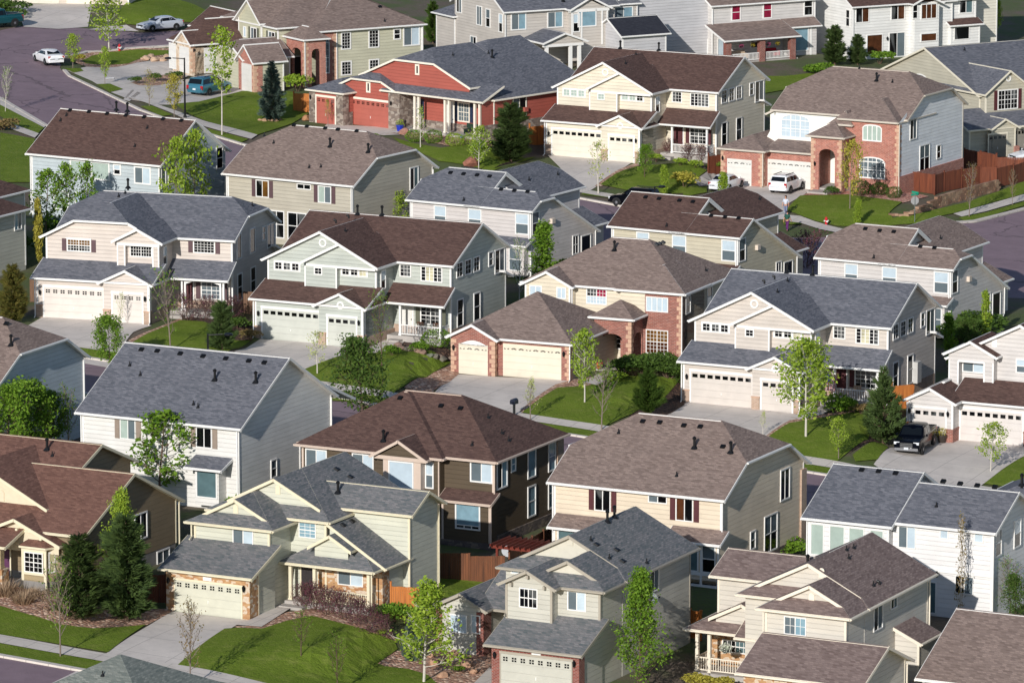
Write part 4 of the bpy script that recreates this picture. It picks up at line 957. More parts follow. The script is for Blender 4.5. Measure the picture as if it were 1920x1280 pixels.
h = House('detached_house', 'white two-storey house with two staggered grey roofs and tall blinds-covered windows', q(9, 705, 378), (-.35, -.35, 5.6), 27, roof=ROOF_GREY, wall=siding((242, 238, 234)), pad=(-1, 13, -3, 12))
V = h.vol(0, 5.5, 0, 9.6, 5.62, 'gu', p=.5, sides='fr', corners=('lf', 'rf')); V2 = h.vol(5.55, 12.3, .55, 7.6, 5.8, 'gu', p=.49, sides='frb', corners=('rf', 'rb'))
for x0, x1, y0, y1 in ((757, 830, 400, 520), (860, 943, 412, 530), (965, 1050, 425, 545), (1080, 1155, 435, 560)):
    a0, a1, z0, z1 = h.rect(('f', 0), 9, x0, y0, x1, y1); h.win_m(('f', 0), a0, a1, 3.2, 5.25, 'green', 1, 1, fr=.07); h.win_m(('f', 0), a0, a1, .6, 2.7, 'green', 1, 1, fr=.07)
h.win(('f', .55), 9, 1236, 420, 1330, 550, ['grey', 'blind'], 2, 1, fr=.06); h.win(('f', .55), 9, 1462, 442, 1508, 496, 'blind', 1, 1, fr=.06); h.win(('f', .55), 9, 1650, 460, 1700, 516, 'blind', 1, 1, fr=.06)
h.win(('f', .55), 9, 1545, 690, 1645, 800, ['dark', 'grey'], 2, 1, fr=.06); h.win_m(('f', .55), 6.9, 8.6, .1, 2.2, ['dark', 'teal'], 2, 1)
h.trimb.box((5.7, .42, 2.85), (12.4, .56, 3.05)); h.lamp(('f', .55), 9, 1450, 685)
h.win(('r', 12.3), 9, 1865, 395, 1900, 530, 'blind/dark', 1, 2); h.win(('r', 12.3), 9, 1762, 450, 1795, 580, 'grey/dark', 1, 2)
h.vents(V, 0, 9, [(1035, 120), (1128, 127), (1220, 138)], 'box'); h.vents(V2, 0, 9, [(1480, 182), (1572, 195), (1665, 205), (1762, 213)], 'box'); h.vents(V2, 0, 9, [(1442, 318)], 'pipe'); h.vents(V2, 0, 9, [(1908, 200)], 'flue')
h.downspout(-.05, -.1, .2, 5.6); h.downspout(12.4, .45, .2, 5.7); h.done()

h = House('detached_house', 'house with a grey hip roof glimpsed at the right edge below the pickup driveway', q(9, 1640, 185), (0, 3, 5.4), 27, roof=ROOF_GREY, wall=siding((226, 222, 216)))
V = h.vol(0, 14, 0, 11, 3.9, 'hip', p=.45); h.vents(V, 0, 9, [(1908, 200)], 'flue'); h.done()

h = House('detached_house', 'pale blue house at the left edge with a clipped taupe roof', q(4, 490, 720), (.35, 14, 5.6), 25, roof=ROOF_TAUPE, wall=siding((196, 208, 216)), pad=(-12, 1, 0, 15))
V = h.vol(-12, 0, 1.6, 13.7, 5.6, 'gu', p=.56, k1=.5, sides='frb', corners=('rb',)); h.vents(V, 0, 4, [(35, 545)], 'box'); h.vents(V, 0, 4, [(60, 660)], 'flue')
h.win_m(('r', 0), 8.3, 9.6, .6, 2.4, 'dark', 1, 2); h.downspout(.1, 13.6, .3, 5.5); h.done()
# ------------------------------------------------------------------ fourth row: backs of the houses on the upper street
h = House('detached_house', 'light blue two-storey house with a brown gable roof and pale green blinds', q(1, 140, 832), (-.35, -.35, 5.5), 31, roof=ROOF_BROWN, wall=siding((190, 203, 207)), pad=(-1, 14, -3, 11))
V = h.vol(0, 12.96, 0, 9.6, 5.45, 'gu', p=.62, sides='frb')
for x0, y0, x1, y1, g, c in ((382, 868, 482, 972, 'green', 1), (497, 878, 600, 988, 'green', 1), (618, 892, 662, 958, 'blind/dark', 1), (732, 905, 825, 1010, ['grey', 'blind'], 2)): h.win(('f', 0), 1, x0, y0, x1, y1, g, c, 2 if g == 'blind/dark' else 1, fr=.12)
h.win_m(('f', 0), 2.2, 3.8, .9, 2.5, 'green', 1, 1); h.win_m(('f', 0), 4.4, 6.0, .9, 2.5, 'blind', 1, 1); h.win_m(('f', 0), 8.2, 10.0, .3, 2.5, ['dark', 'grey'], 2, 1)
h.win(('r', 12.96), 1, 1178, 805, 1216, 918, 'dark/dark', 1, 2); h.win_m(('r', 12.96), 1.2, 2.4, 3.6, 5.2, 'dark/dark', 1, 2); h.win_m(('r', 12.96), .2, .9, 3.4, 5.2, 'grey', 1, 1)
h.vents(V, 0, 1, [(382, 604), (486, 612), (585, 622), (687, 632), (787, 641), (890, 652), (990, 660)], 'box'); h.vents(V, 0, 1, [(362, 632), (330, 660), (803, 700), (735, 800)], 'pipe'); h.vents(V, 1, 1, [(635, 600), (695, 607)], 'flue')
h.downspout(-.05, -.1, .3, 5.4); h.downspout(13.0, -.1, .3, 5.4); h.done()

h = House('detached_house', 'tan two-storey house with a clipped taupe roof and plum shutters', q(1, 1210, 945), (-.35, -.35, 5.5), 32.5, roof=ROOF_TAUPE, wall=siding((196, 186, 164)), pad=(-1, 13, -3, 13))
V = h.vol(0, 12.44, 0, 11.9, 5.52, 'gu', p=.56, k0=.46, k1=.46, sides='frb')
for x0, y0, x1, y1, g in ((1396, 978, 1468, 1080, ['dark', 'amber']), (1735, 1010, 1808, 1112, ['green', 'grey'])): h.win(('f', 0), 1, x0, y0, x1, y1, g, 2, 1, fr=.08, shut=PLUM)
h.win(('f', 0), 1, 1620, 998, 1698, 1038, 'dark', 2, 1, fr=.08)
h.win_m(('f', 0), 4.1, 5.7, .5, 2.8, 'dark', 2, 2); h.win_m(('f', 0), 6.0, 7.9, .5, 2.8, 'dark', 2, 2)
h.win(('r', 12.44), 2, 430, 915, 478, 1030, ['dark', 'teal'], 2, 1)
h.vents(V, 0, 1, [(1605, 685), (1675, 692), (1775, 702), (1845, 709)], 'box'); h.vents(V, 0, 2, [(40, 708), (143, 717)], 'box'); h.vents(V, 0, 1, [(1442, 742), (1492, 782), (1750, 912), (1686, 915)], 'pipe'); h.vents(V, 0, 1, [(1800, 800)], 'flue'); h.vents(V, 0, 2, [(205, 830)], 'flue')
h.downspout(12.5, 11.9, .3, 5.4); h.downspout(-.05, -.1, .3, 5.4); h.downspout(12.4, -.1, .3, 5.4); h.done()

def saltbox_house(label, anchor, a, wall, roof, clip, sx, boxes, pipes):
    h = House('detached_house', label, anchor, (-.35, -.35, 5.5), a, roof=roof, wall=siding(wall), pad=(-1, 12, -3, 13)); U = 11.3
    V1 = h.vol(0, 6.4, 0, 7.6, 5.5, 'gu', p=.55, k0=.4 if clip else 0, sides='fl', corners=('lf',), cut=lambda A, B: min(A.x, B.x) > 6.3)
    for q0, q1 in (((6.76, 1.95, 6.76), (6.76, 3.6, 7.66)), ((6.76, 3.6, 7.66), (6.76, 6.2, 6.26))):
        mb = MB(); A, B = Vector(q0), Vector(q1); dz = Vector((0, 0, -.2)); dx = Vector((.05, 0, 0)); mb.prism([A, B, B + dx, A + dx], [A + dz, B + dz, B + dz + dx, A + dz + dx]); mb.build('fascia', h.trim, h.root)
    h.W(h.wallm).poly([(6.4, .0, 5.4), (6.4, 7.6, 5.4), (6.4, 3.8, 7.5)])
    V2 = h.vol(5.6, U, 0, 10.2, 5.49, 'gu', p=.54, E2=2.45, p2=.5, k1=.45 if clip else 0, sides='fr', corners=('rf',), cut=lambda A, B: max(A.x, B.x) < 5.6)
    V3 = h.vol(1.4, 8.1, 4.4, 13.2, 5.45, 'gv', p=.54, k1=.35, sides='r', corners=('rb',), z0=-1)
    V4 = h.vol(8.0, 10.2, 10.6, 13.6, 2.6, 'sr', p=.45, sides='fr', oh=.3, corners=False)
    for i, (a0, a1) in enumerate(((2.15, 3.35), (5.4, 6.7), (9.85, 11.15))): h.win_m(('f', 0), a0, a1, 3.45, 5.2, 'blind/grey', 1, 2, fr=.1)
    h.win_m(('r', U), .15, 1.3, 3.4, 5.3, 'grey/dark', 1, 2); h.win_m(('r', U), 6.6, 7.6, .9, 2.5, 'dark', 2, 2); h.win_m(('r', U), 8.0, 9.6, .1, 2.3, 'dark', 1, 1)
    mb = MB(); mb.box((U, 3.0, 4.0), (U + .25, 3.5, 4.4)); mb.build('wall_vent', plain('pale_vent', (220, 204, 188)), h.root)
    vb = h.vol(7.9, 11.4, -1.0, 0, 2.75, 'sf', p=.4, wall=None, oh=.15, ohr=.1); h.W(DKB if False else h.wallm).box((8.1, -.9, .2), (11.2, 0, 2.7)); h.win_m(('f', -.9), 8.3, 9.6, .6, 2.5, 'dark', 1, 1); h.win_m(('f', -.9), 9.8, 11.0, .6, 2.5, 'grey', 1, 2)
    h.vents(V1, 0, sx, boxes[0], 'box'); h.vents(V2, 0, sx, boxes[1], 'box'); h.vents(V1, 0, sx, pipes[0], 'pipe'); h.vents(V3, 1, sx, pipes[1], 'pipe')
    h.downspout(-.05, -.1, .3, 5.4); h.downspout(U + .05, 10.3, .2, 2.6); h.downspout(U - .1, -.1, .3, 5.4)
    return h.done()
saltbox_house('pinkish-grey two-storey house with a clipped blue-grey roof sweeping low on the right', q(33, 90, 365), 31, (218, 208, 202), ROOF_GREY, True, 33, ([(458, 150), (565, 160), (675, 170), (778, 180)], [(872, 287), (980, 297), (1088, 306)]), ([(565, 375)], [(1100, 210), (1335, 165)]))
saltbox_house('sandy two-storey house with a brown roof and an unclipped gable beside the upper street', q(34, 160, 430), 30, (210, 198, 168), ROOF_BROWN, False, 34, ([(462, 210), (567, 222), (727, 236), (832, 246)], [(975, 355), (1083, 366), (1190, 375)]), ([(625, 435)], [(1352, 225)]))
saltbox_house('pinkish-grey two-storey house with a clipped taupe roof sweeping low toward the right-hand street', q(6, 775, 180), 29, (218, 210, 204), ROOF_TAUPE, True, 6, ([(1055, 28), (1133, 38), (1210, 44)], [(1355, 125), (1432, 132)]), ([(1100, 185)], [(1465, 80)]))

h = House('detached_house', 'pale green-grey house at the left edge with stepped brown roofs', q(1, 150, 1035), (.3, 6, 5.5), 28, roof=ROOF_BROWN, wall=siding((206, 204, 186)))
V = h.vol(-10, 0, -1, 6, 5.5, 'gu', p=.5, k1=1, sides='fr'); V2 = h.vol(-9, 2.2, -8, 2.7, 4.6, 'gu', p=.5, k1=1, sides='fr', corners=('rb',)); h.win(('r', 2.2), 1, 75, 1165, 118, 1250, ['blue', 'grey'], 2, 1); h.done()
# ------------------------------------------------------------------ upper street: fronts
RED = siding((198, 88, 70)); OFFW = plain('off_white_trim', (238, 230, 214), .5, 0, .05)
h = House('detached_house', 'red one-storey house with cream trim, a grey roof and stone piers by its garage doors', q(29, 345, 648), (0, 0, 0), 42, trim=OFFW, roof=ROOF_GREY, wall=RED, pad=(-5, 17, -4, 14))
V1 = h.vol(-1.6, 16.6, 1.6, 15, 3.66, 'gv', p=.41, k0=1, oh=.35, sides='rlb', corners=('rf',))
h.W(RED).poly([(5.7, 1.8, -1), (16.5, 1.8, -1), (16.5, 1.8, 3.7), (5.7, 1.8, 3.7)]); h.W(RED).poly([(16.58, 0, -1), (16.58, 1.7, -1), (16.58, 1.7, 3.6), (16.58, 0, 3.5)])
V1b = h.vol(-1.6, 16.6, 0, 5.5, 3.66, 'gv', p=.41, k0=1, oh=.35, wall=None) if False else h.vol(4.5, 16.6, 0.02, 2.6, 3.63, 'sf', p=.41, oh=.35, wall=None)
V2 = h.vol(.8, 14.2, .95, 8.2, 4.62, 'gv', p=.41, k0=.36, oh=.35, ohr=.3, sides='f', corners=False, z0=3.6, gutter=False)
V3 = h.vol(-1.1, 5.7, 0, 8, 3.63, 'gv', p=.42, k0=.52, oh=.35, ohr=.3, sides='fr', corners=('rf',))
V4 = h.vol(-3.75, .45, -1.5, 6, 3.1, 'gv', p=.42, k0=1, oh=.3, sides='flr', corners=False)
for a0, a1, v in ((-3.85, -3.05, -1.5), (-.35, .55, -1.5)): h.pier(a0, a1, v - .06, v + .7, -1, 2.95, GREYSTONE, 'stone_pier')
h.pier(4.95, 6.35, -.08, 1.8, -1, 3.45, GREYSTONE, 'stone_pier')
h.pier(.5, 1.0 - .55, -.7, -.2, -1, 1.2, GREYSTONE, 'stone_pier')
h.gdoor(('f', 0), 29, 350, 478, 612, 676, (204, 98, 80), 'quad', 8, frame=OFFW, fr=.15, top=.3); h.gdoor(('f', -1.5), 29, 120, 465, 243, 652, (204, 98, 80), 'quad', 4, frame=OFFW, fr=.15, top=.3)
h.win(('f', 0), 29, 452, 365, 480, 442, 'dark', 1, 1, fr=.16); h.win(('f', V2.v0), 29, 778, 250, 806, 325, 'dark', 1, 1, fr=.16)
h.win(('f', 1.8), 29, 705, 468, 815, 612, 'grey', 2, 2, (2, 2), fr=.12, shut=NAVY); h.win(('f', 1.8), 29, 1062, 500, 1142, 642, 'grey', 2, 2, (2, 2), fr=.12, shut=NAVY)
h.door(('f', 1.8), 10.5, 11.5, .3, 2.9, WHITEDOOR, frame=OFFW)
mb = MB(); mb.box((6.3, 1.68, -1), (16.55, 1.79, .95)); mb.build('wainscot', GREYSTONE, h.root); mb = MB(); mb.box((16.5, 0, -1), (16.68, 14.8, 1.35)); mb.build('wainscot', GREYSTONE, h.root)
h.win(('r', 16.6), 29, 1425, 460, 1518, 610, ['grey', 'dark'], 2, 1, fr=.12); bx = MB(); bx.box((16.6, 5.6, 2.1), (16.85, 6.1, 2.5)); bx.build('wall_vent', RED, h.root)
h.box('porch_floor', (6.3, -.2, -.5), (16.5, 1.8, .28), CONC)
for u in (8.1, 8.6, 11.9, 12.4, 15.6, 16.2): h.post(u, .15, .28, 3.45, .2, OFFW)
h.railing((16.4, .2), (16.4, 1.7), .28, .9, m=OFFW)
h.vents(V1, 1, 29, [(1290, 205)], 'flue'); h.vents(V1, 1, 29, [(1028, 192), (1265, 180)], 'pipe'); h.lamp(('f', 0), 29, 622, 512); h.lamp(('f', -1.5), 29, 85, 470)
h.done()

WSID = siding((240, 243, 246)); ROUGHB = brickm((190, 118, 100), (150, 86, 74), (198, 174, 160))
h = House('detached_house', 'red brick and white two-storey house with arched windows, white SUV at its garage', q(30, 367, 795), (0, 0, 0), 30, trim=plain('stone_trim', (206, 196, 182), .5, 0, .06), roof=ROOF_TAUPE, wall=WSID, pad=(-5, 13, -4, 15))
WST = plain('white_stucco', (238, 236, 228), .8, 0, .06)
V1 = h.vol(-.3, 12.73, 2.5, 14.3, 6.62, 'gu', p=.55, k0=.5, k1=.47, sides='rlb', corners=('rb',), oh=.35, ohr=.3)
h.W(WST).poly([(-.3, 2.5, 0), (7.5, 2.5, 0), (7.5, 2.5, 6.6), (-.3, 2.5, 6.6)]); h.W(WST).poly([(-1.7, 2.45, 3.0), (-.28, 2.45, 3.0), (-.28, 2.45, 5.6)])
V1c = h.vol(-1.3, .3, 3.4, 9, 6.1, 'sl', p=.5, oh=.3, wall=WST, sides='fl', corners=False)
V2 = h.vol(7.2, 12.36, 1.1, 8.2, 6.52, 'gv', p=.55, k0=1, oh=.33, sides='f', wall=ROUGHB, corners=False)
h.W(ROUGHB).box((12.3, 1.1, -1), (12.72, 1.3, 6.5))
h.W(WSID).poly([(12.735, 1.1, 1.6), (12.735, 2.6, 1.6), (12.735, 2.6, 7.2), (12.735, 1.1, 6.5)])
V3 = h.vol(-3.95, .25, -1, 6, 3.32, 'gv', p=.45, k0=1, oh=.3, sides='flr', wall=ROUGHB, corners=False); V4 = h.vol(.0, 5.2, 0, 2.7, 3.32, 'sf', p=.22, oh=.35, sides='f', wall=ROUGHB, corners=False, ohr=.0)
h.vol(5.0, 8.0, -.8, 2.5, 5.08, 'hip', p=.6, oh=.35, wall=None); h.arched_walls(ROUGHB, 5.0, 8.0, -.8, 2.5, 4.95, (5.75, 7.35), (-.1, 1.7), 3.4, rise=.5)
h.vol(6.2, 7.9, 1.0, 6, 6.0, 'gv', p=.9, k0=1, oh=.3, wall=None)
h.W(ROUGHB).box((5.0, -.5, -1), (5.28, 2.4, 4.95))
for (u, v, z1) in ((8.0, -.8, 4.8), (12.73, 1.1, 6.3), (.25, -1, 3.1)): h.quoins(u, v, 1, -1, 0, z1, QUOIN)
h.quoins(-3.95, -1, -1, -1, 0, 3.1, QUOIN); h.quoins(5.0, -.8, -1, -1, 0, 4.8, QUOIN)
h.gdoor(('f', 0), 30, 367, 632, 643, 815, (236, 232, 222), 'sun', 8, trim=False); h.gdoor(('f', -1), 30, 140, 630, 285, 790, (236, 232, 222), 'sun', 4, trim=False)
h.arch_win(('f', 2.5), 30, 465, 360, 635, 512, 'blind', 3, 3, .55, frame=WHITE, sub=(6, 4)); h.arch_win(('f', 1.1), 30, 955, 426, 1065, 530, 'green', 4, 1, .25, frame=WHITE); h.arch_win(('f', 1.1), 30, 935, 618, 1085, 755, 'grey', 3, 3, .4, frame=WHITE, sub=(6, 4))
h.win(('r', 12.74), 30, 1235, 392, 1275, 512, ['dark', 'grey'], 2, 1, frame=WHITE); h.win(('r', 12.74), 30, 1293, 555, 1352, 695, ['grey/dark', 'grey/dark'], 2, 2, frame=WHITE); h.win(('r', 12.74), 30, 1395, 552, 1420, 630, 'dark', 1, 2, frame=WHITE)
mb = MB(); mb.box((12.6, 1.05, -2), (12.86, 14.3, 1.62)); mb.build('wainscot', ROUGHB, h.root)
h.lamp(('f', -.8), 30, 668, 662); h.lamp(('f', -1), 30, 115, 628)
h.box('porch_floor', (5.1, -.6, -.5), (7.9, 2.5, .35), CONC); h.box('front_steps', (5.3, -2.2, -.5), (7.3, -.61, .2), CONC); h.door(('f', 2.5), 5.9, 7.0, .35, 2.7, TAUPESH)
h.vents(V1, 0, 30, [(1035, 165)], 'flue'); h.vents(V1, 0, 30, [(1130, 175), (932, 92)], 'pipe'); h.downspout(12.8, 1.0, 0, 6.4); h.downspout(.3, -1.1, 0, 3.2); h.done()

# tan house, upper right (turned the other way)
h = House('detached_house', 'tan house with a big grey gable roof and maroon window shutters, upper right', q(30, 1690, 245), (0, 0, 5.6), -31, trim=plain('sand_trim', (228, 220, 200), .5, 0, .05), roof=ROOF_GREY, wall=siding((198, 190, 166)), pad=(-3, 9, -3, 18))
V1 = h.vol(0, 16, .9, 18.2, 5.4, 'gu', p=.40, oh=.35, sides='flb', corners=('lf',)); V2 = h.vol(.02, 5.2, 0, 9, 5.6, 'gv', p=.72, oh=.35, sides='fl', corners=('lf',))
V3 = h.vol(-3.4, 8, -2.2, .9, 2.75, 'sf', p=.42, oh=.35, sides='flr', corners=('lf',)); V4 = h.vol(-1.1, 1.6, -2.6, .5, 2.72, 'gv', p=.55, oh=.3, sides='flr', corners=('lf', 'rf'))
h.win(('f', 0), 30, 1762, 222, 1882, 332, 'dark', 3, 2, (2, 2), fr=.1, shut=MAROON, frame=WHITE); h.ring(('f', 0), 30, 1826, 152, .3, WHITE)
h.arch_win(('l', 0), 30, 1258, 118, 1340, 175, 'dark', 1, 1, .5, frame=WHITE)
h.gdoor(('f', -2.6), 30, 1708, 492, 1812, 640, (150, 142, 128), 'row', 4, fr=.1); h.gdoor(('f', -2.2), 30, 1840, 460, 2000, 650, (150, 142, 128), 'row', 8, fr=.1)
mb = MB(); mb.box((-3.45, -2.26, -1), (-.95, -2.1, .6)); mb.build('wainscot', ROUGHB, h.root); h.pier(1.45, 2.0, -2.75, -2.3, -1, .9, ROUGHB)
h.vents(V1, 0, 30, [(1427, 175)], 'flue') if False else h.vents(V1, 0, 3, [(1595, 275)], 'pipe'); h.downspout(-3.45, -2.3, 0, 2.7); h.done()

# pale green house with brick entry, turned the other way
GB = siding((204, 200, 168))
h = House('detached_house', 'large pale olive house with a brick entry tower and a taupe roof', q(28, 968, 608), (0, 0, 0), -31, roof=ROOF_TAUPE, wall=GB, pad=(-7, 14, -3, 16))
V1 = h.vol(2.0, 13.9, 1.5, 14, 5.2, 'gu', p=.5, k0=1, k1=1, oh=.35, sides='fr', corners=('rf',)); V2 = h.vol(-.9, 10, 3.8, 14.5, 5.5, 'gu', p=.5, k0=1, oh=.35, sides='fl', corners=('lf',)); V3 = h.vol(-1.25, 6, 6.5, 11.2, 5.65, 'gu', p=.8, oh=.35, sides='fl', corners=('lf', 'lb'))
V7 = h.vol(9.5, 15.5, 8, 15, 5.2, 'gv', p=.5, k0=1, oh=.35, sides='fr')
h.vol(.0, 2.3, 0, 3.6, 4.7, 'hip', p=.75, oh=.3, wall=None); h.arched_walls(ROUGHB, 0, 2.3, 0, 3.7, 4.6, (.75, 1.75), (.8, 2.6), 3.3, side='l', rise=.4)
h.W(ROUGHB).poly([(2.0, 1.47, -1), (4.25, 1.47, -1), (4.25, 1.47, 5.15), (2.0, 1.47, 5.15)]); h.W(ROUGHB).box((-.92, 3.76, -1), (.0, 3.85, 1.2))
h.quoins(.0, 0, -1, -1, 0, 4.5, QUOIN); h.quoins(4.25, 1.47, 1, -1, 0, 5.0, QUOIN); h.arch_win(('f', 1.47), 28, 1100, 268, 1134, 505, 'grey', 1, 3, .4, frame=WHITE, sub=(2, 6))
h.door(('f', 3.8), .9, 1.7, .2, 2.5, DARKDOOR)
V4 = h.vol(-6.1, -2.9, -1, 2.2, 2.95, 'gu', p=.85, oh=.3, sides='fr', corners=('rf',)); V5 = h.vol(-5.9, -.9, 1.4, 7.2, 3.0, 'gu', p=.5, k0=.4, oh=.3, sides='fl')
h.W(ROUGHB).poly([(-6.1, -1, -1), (-6.1, 2.2, -1), (-6.1, 2.2, 3.0), (-6.1, .6, 4.35), (-6.1, -1, 3.0)]); h.W(ROUGHB).box((-6.12, -1.03, -1), (-5.2, -.95, 2.8)); h.quoins(-6.1, -1, -1, -1, 0, 2.8, QUOIN)
mb = MB(); h.slab(mb, ('l', -6.1), -.5, 1.5, -.2, 2.7, .0, .05); mb.build('garage_door', doorm((236, 232, 222)), h.root)
for x0, y0, x1, y1, g, c, r, sb in ((1215, 225, 1285, 342, 'dark', 1, 1, (3, 5)), (1405, 208, 1480, 330, 'dark', 1, 1, (3, 5)), (1578, 200, 1630, 274, 'dark', 1, 2, None), (1645, 188, 1762, 314, 0, 2, 1, None), (1215, 425, 1290, 520, 'dark', 1, 1, (3, 4)), (1408, 412, 1480, 510, 'dark', 1, 1, (3, 4))):
    h.win(('f', 1.5), 28, x0, y0, x1, y1, g or ['grey', 'blind'], c, r, sb, fr=.12)
h.win_m(('l', -1.25), 7.4, 8.7, 3.4, 5.1, ['dark', 'grey'], 2, 1, fr=.1, shut=OLIVE); h.win_m(('l', -1.25), 9.6, 10.2, 3.9, 5.0, 'blind', 1, 1, fr=.1); h.ring(('l', -1.25), 28, 597, 45, .3); h.win_m(('l', -.9), 4.3, 5.7, 3.2, 5.0, ['dark', 'grey'], 2, 1, fr=.1, shut=OLIVE)
h.vents(V1, 0, 28, [(1518, 150)], 'pipe'); h.vents(V1, 0, 28, [(1485, 50)], 'box'); h.downspout(-.05, -.1, 0, 4.6); h.downspout(4.3, 1.4, 0, 5.1); h.downspout(13.95, 1.4, 0, 5.1); h.done()

# stone-veneered garage behind it
CRS = stonem((214, 192, 166), (190, 164, 138), (226, 210, 190), 2.0)
h = House('detached_house', 'one-storey house wing in pale stone with white garage doors and a dark brown roof', q(28, 205, 500), (0, 0, 0), -31, roof=ROOF_BROWN, wall=CRS, pad=(-1, 8, -2, 9))
V1 = h.vol(0, 9, 0, 4.7, 2.75, 'gu', p=.8, k0=1, oh=.35, corners=False); V2 = h.vol(-.35, 4, -.0, 3.0, 2.73, 'gu', p=.7, oh=.3, corners=False); V3 = h.vol(4.5, 9, 3, 9, 3.4, 'gv', p=.7, oh=.3)
for v0, v1, u in ((.5, 2.5, -.35), (3.9, 5.4, 0)):
    mb = MB(); h.slab(mb, ('l', u), v0, v1, -.2, 2.35, .0, .05); mb.build('garage_door', doorm((240, 238, 232)), h.root)
mb = MB(); h.slab(mb, ('f', 0), 1.0, 3.5, -.2, 2.3, .0, .05); mb.build('garage_door', doorm((240, 238, 232)), h.root)
h.quoins(0, 0, 1, -1, 0, 2.5, QUOIN); h.lamp(('l', -.35), 28, 208, 350); h.done()
# ------------------------------------------------------------------ top of the picture: backs of the far houses
h = House('detached_house', 'greige two-storey house with a grey roof, a rear bay and a small gabled porch', q(31, 490, 85), (0, 0, 5.6), -28, roof=ROOF_GREY, wall=siding((208, 198, 186)), pad=(-1, 16, -5, 14))
V1 = h.vol(0, 12.5, 0, 11, 5.6, 'gu', p=.55, oh=.35, sides='flr', corners=('lf',)); V1b = h.vol(-.05, 1.5, 10.9, 15, 4.0, 'gu', p=.5, k0=1, sides='fl'); V2 = h.vol(7.0, 11.1, -1.0, 4, 5.55, 'gv', p=.5, oh=.35, sides='', wall=None)
h.W(h.wallm).poly([(7.0, -1, 5.4), (11.1, -1, 5.4), (9.05, -1, 6.4)]); h.W(h.wallm).box((7.0, -1, .3), (11.1, 0, 5.4)); h.box('gable_band', (6.8, -1.06, 5.2), (11.3, -.6, 5.5), WHITE)
for u in (6.95, 8.05, 10.4, 11.0): h.trimb.box((u, -1.06, 1.8), (u + .16, -1.0, 5.2))
V3 = h.vol(12.3, 15.4, .5, 9, 5.6, 'gu', p=.55, oh=.3, sides='fr', corners=('rf',)); V4 = h.vol(12.1, 15.4, -.4, .5, 2.85, 'sf', p=.5, oh=.3, wall=h.wallm, sides='flr', corners=('lf', 'rf'))
V5 = h.vol(2.3, 6.6, -4, 0, 2.8, 'gv', p=.36, oh=.4, sides='f', z0=2.55, corners=False); h.box('gable_band', (2.2, -4.05, 2.3), (6.7, -3.7, 2.56), WHITE)
for u in (2.6, 5.3, 6.3): h.post(u, -3.85, -.3, 2.5, .3)
for x0, y0, x1, y1, g in ((528, 98, 640, 215, ['grey', 'blue']), (790, 85, 905, 198, ['grey', 'blue'])): h.win(('f', 0), 31, x0, y0, x1, y1, g, 2, 1, fr=.12)
h.win(('f', -1), 31, 1010, 72, 1145, 190, 'blue', 1, 1, fr=.12); h.win_m(('f', -1), 7.1, 7.95, 3.2, 5.1, 'blind/dark', 1, 2, fr=.1); h.win_m(('f', .5), 12.7, 14.9, 3.4, 5.3, ['grey', 'blue'], 2, 1, fr=.12) ; h.win_m(('f', -.4), 12.5, 14.6, .6, 2.5, 'teal', 1, 1, fr=.1)
for v0, v1, z0, z1, g, c, r in ((.5, 1.4, 3.4, 5.3, 'blind/dark', 1, 2), (3.2, 4.2, 3.6, 5.5, 'grey/dark', 1, 2), (5.0, 6.2, 3.6, 5.6, ['grey', 'grey'], 2, 1), (9.4, 10.6, 4.4, 6.4, ['grey', 'dark'], 2, 1), (6.2, 7.6, .6, 2.4, ['dark', 'grey'], 2, 1)): h.win_m(('l', 0), v0, v1, z0, z1, g, c, r, fr=.1)
h.vents(V1, 0, 31, [(905, 10)], 'flue'); h.downspout(-.05, -.1, .3, 5.5); h.downspout(12.2, .3, .3, 5.5); h.done()

h = House('detached_house', 'pinkish-white house with crimson blinds and a covered brick-pillared rear porch', q(32, 295, 30), (0, 0, 5.6), -30, roof=ROOF_TAUPE, wall=siding((222, 216, 210)), pad=(-1, 13, -5, 12))
V1 = h.vol(0, 12.5, 0, 10, 5.6, 'gu', p=.5, sides='flr'); V2 = h.vol(-2.5, 0.2, 5, 12, 5.6, 'gu', p=.5, sides='fl'); V3 = h.vol(-.5, 8.0, -3.4, 0, 2.42, 'sf', p=.34, oh=.35, wall=None); V4 = h.vol(8.4, 12.2, -1.2, 0, 3.0, 'sf', p=.5, oh=.25, wall=None, ohr=.2)
for x0, y0, x1, y1, g in ((392, 22, 442, 108, 'pink'), (557, 10, 605, 96, 'pink')): h.win(('f', 0), 32, x0, y0, x1, y1, g, 1, 2, fr=.12)
h.win(('f', 0), 32, 770, -12, 818, 82, 'dark', 1, 2, fr=.12)
h.W(h.wallm).box((8.6, -1.1, -.1), (12.0, 0, 2.95)); h.win_m(('f', -1.1), 8.8, 11.0, .4, 2.8, 'blue', 1, 1, fr=.1); h.trimb.box((11.2, -1.14, -.1), (11.4, -1.08, 2.9))
mb = MB(); mb.box((8.6, -1.0, -2.2), (11.9, 0, -.1)); mb.build('bay_base', DARKSTONE, h.root); h.pier(11.6, 12.3, -1.3, -.6, -2.5, -.1, BRICK2)
for u in (-.2, 3.9, 7.6): h.pier(u - .3, u + .3, -3.5, -2.9, -2.4, 2.3, BRICK2, 'brick_pillar')
DK = MB(); DK.box((-.4, -3.3, -.05), (8.3, 0, .12)); DK.build('deck_floor', CONC, h.root); sk = MB(); sk.box((-.4, -3.32, -.85), (8.0, -3.2, -.05)); sk.build('deck_skirt', WHITE, h.root)
h.railing((.2, -3.25), (3.6, -3.25), .12, .8, gap=.16); h.railing((4.2, -3.25), (7.3, -3.25), .12, .8, gap=.16); h.railing((4.0, -3.2), (7.6, -3.2), -1.7, .45, gap=.12, name='lattice')
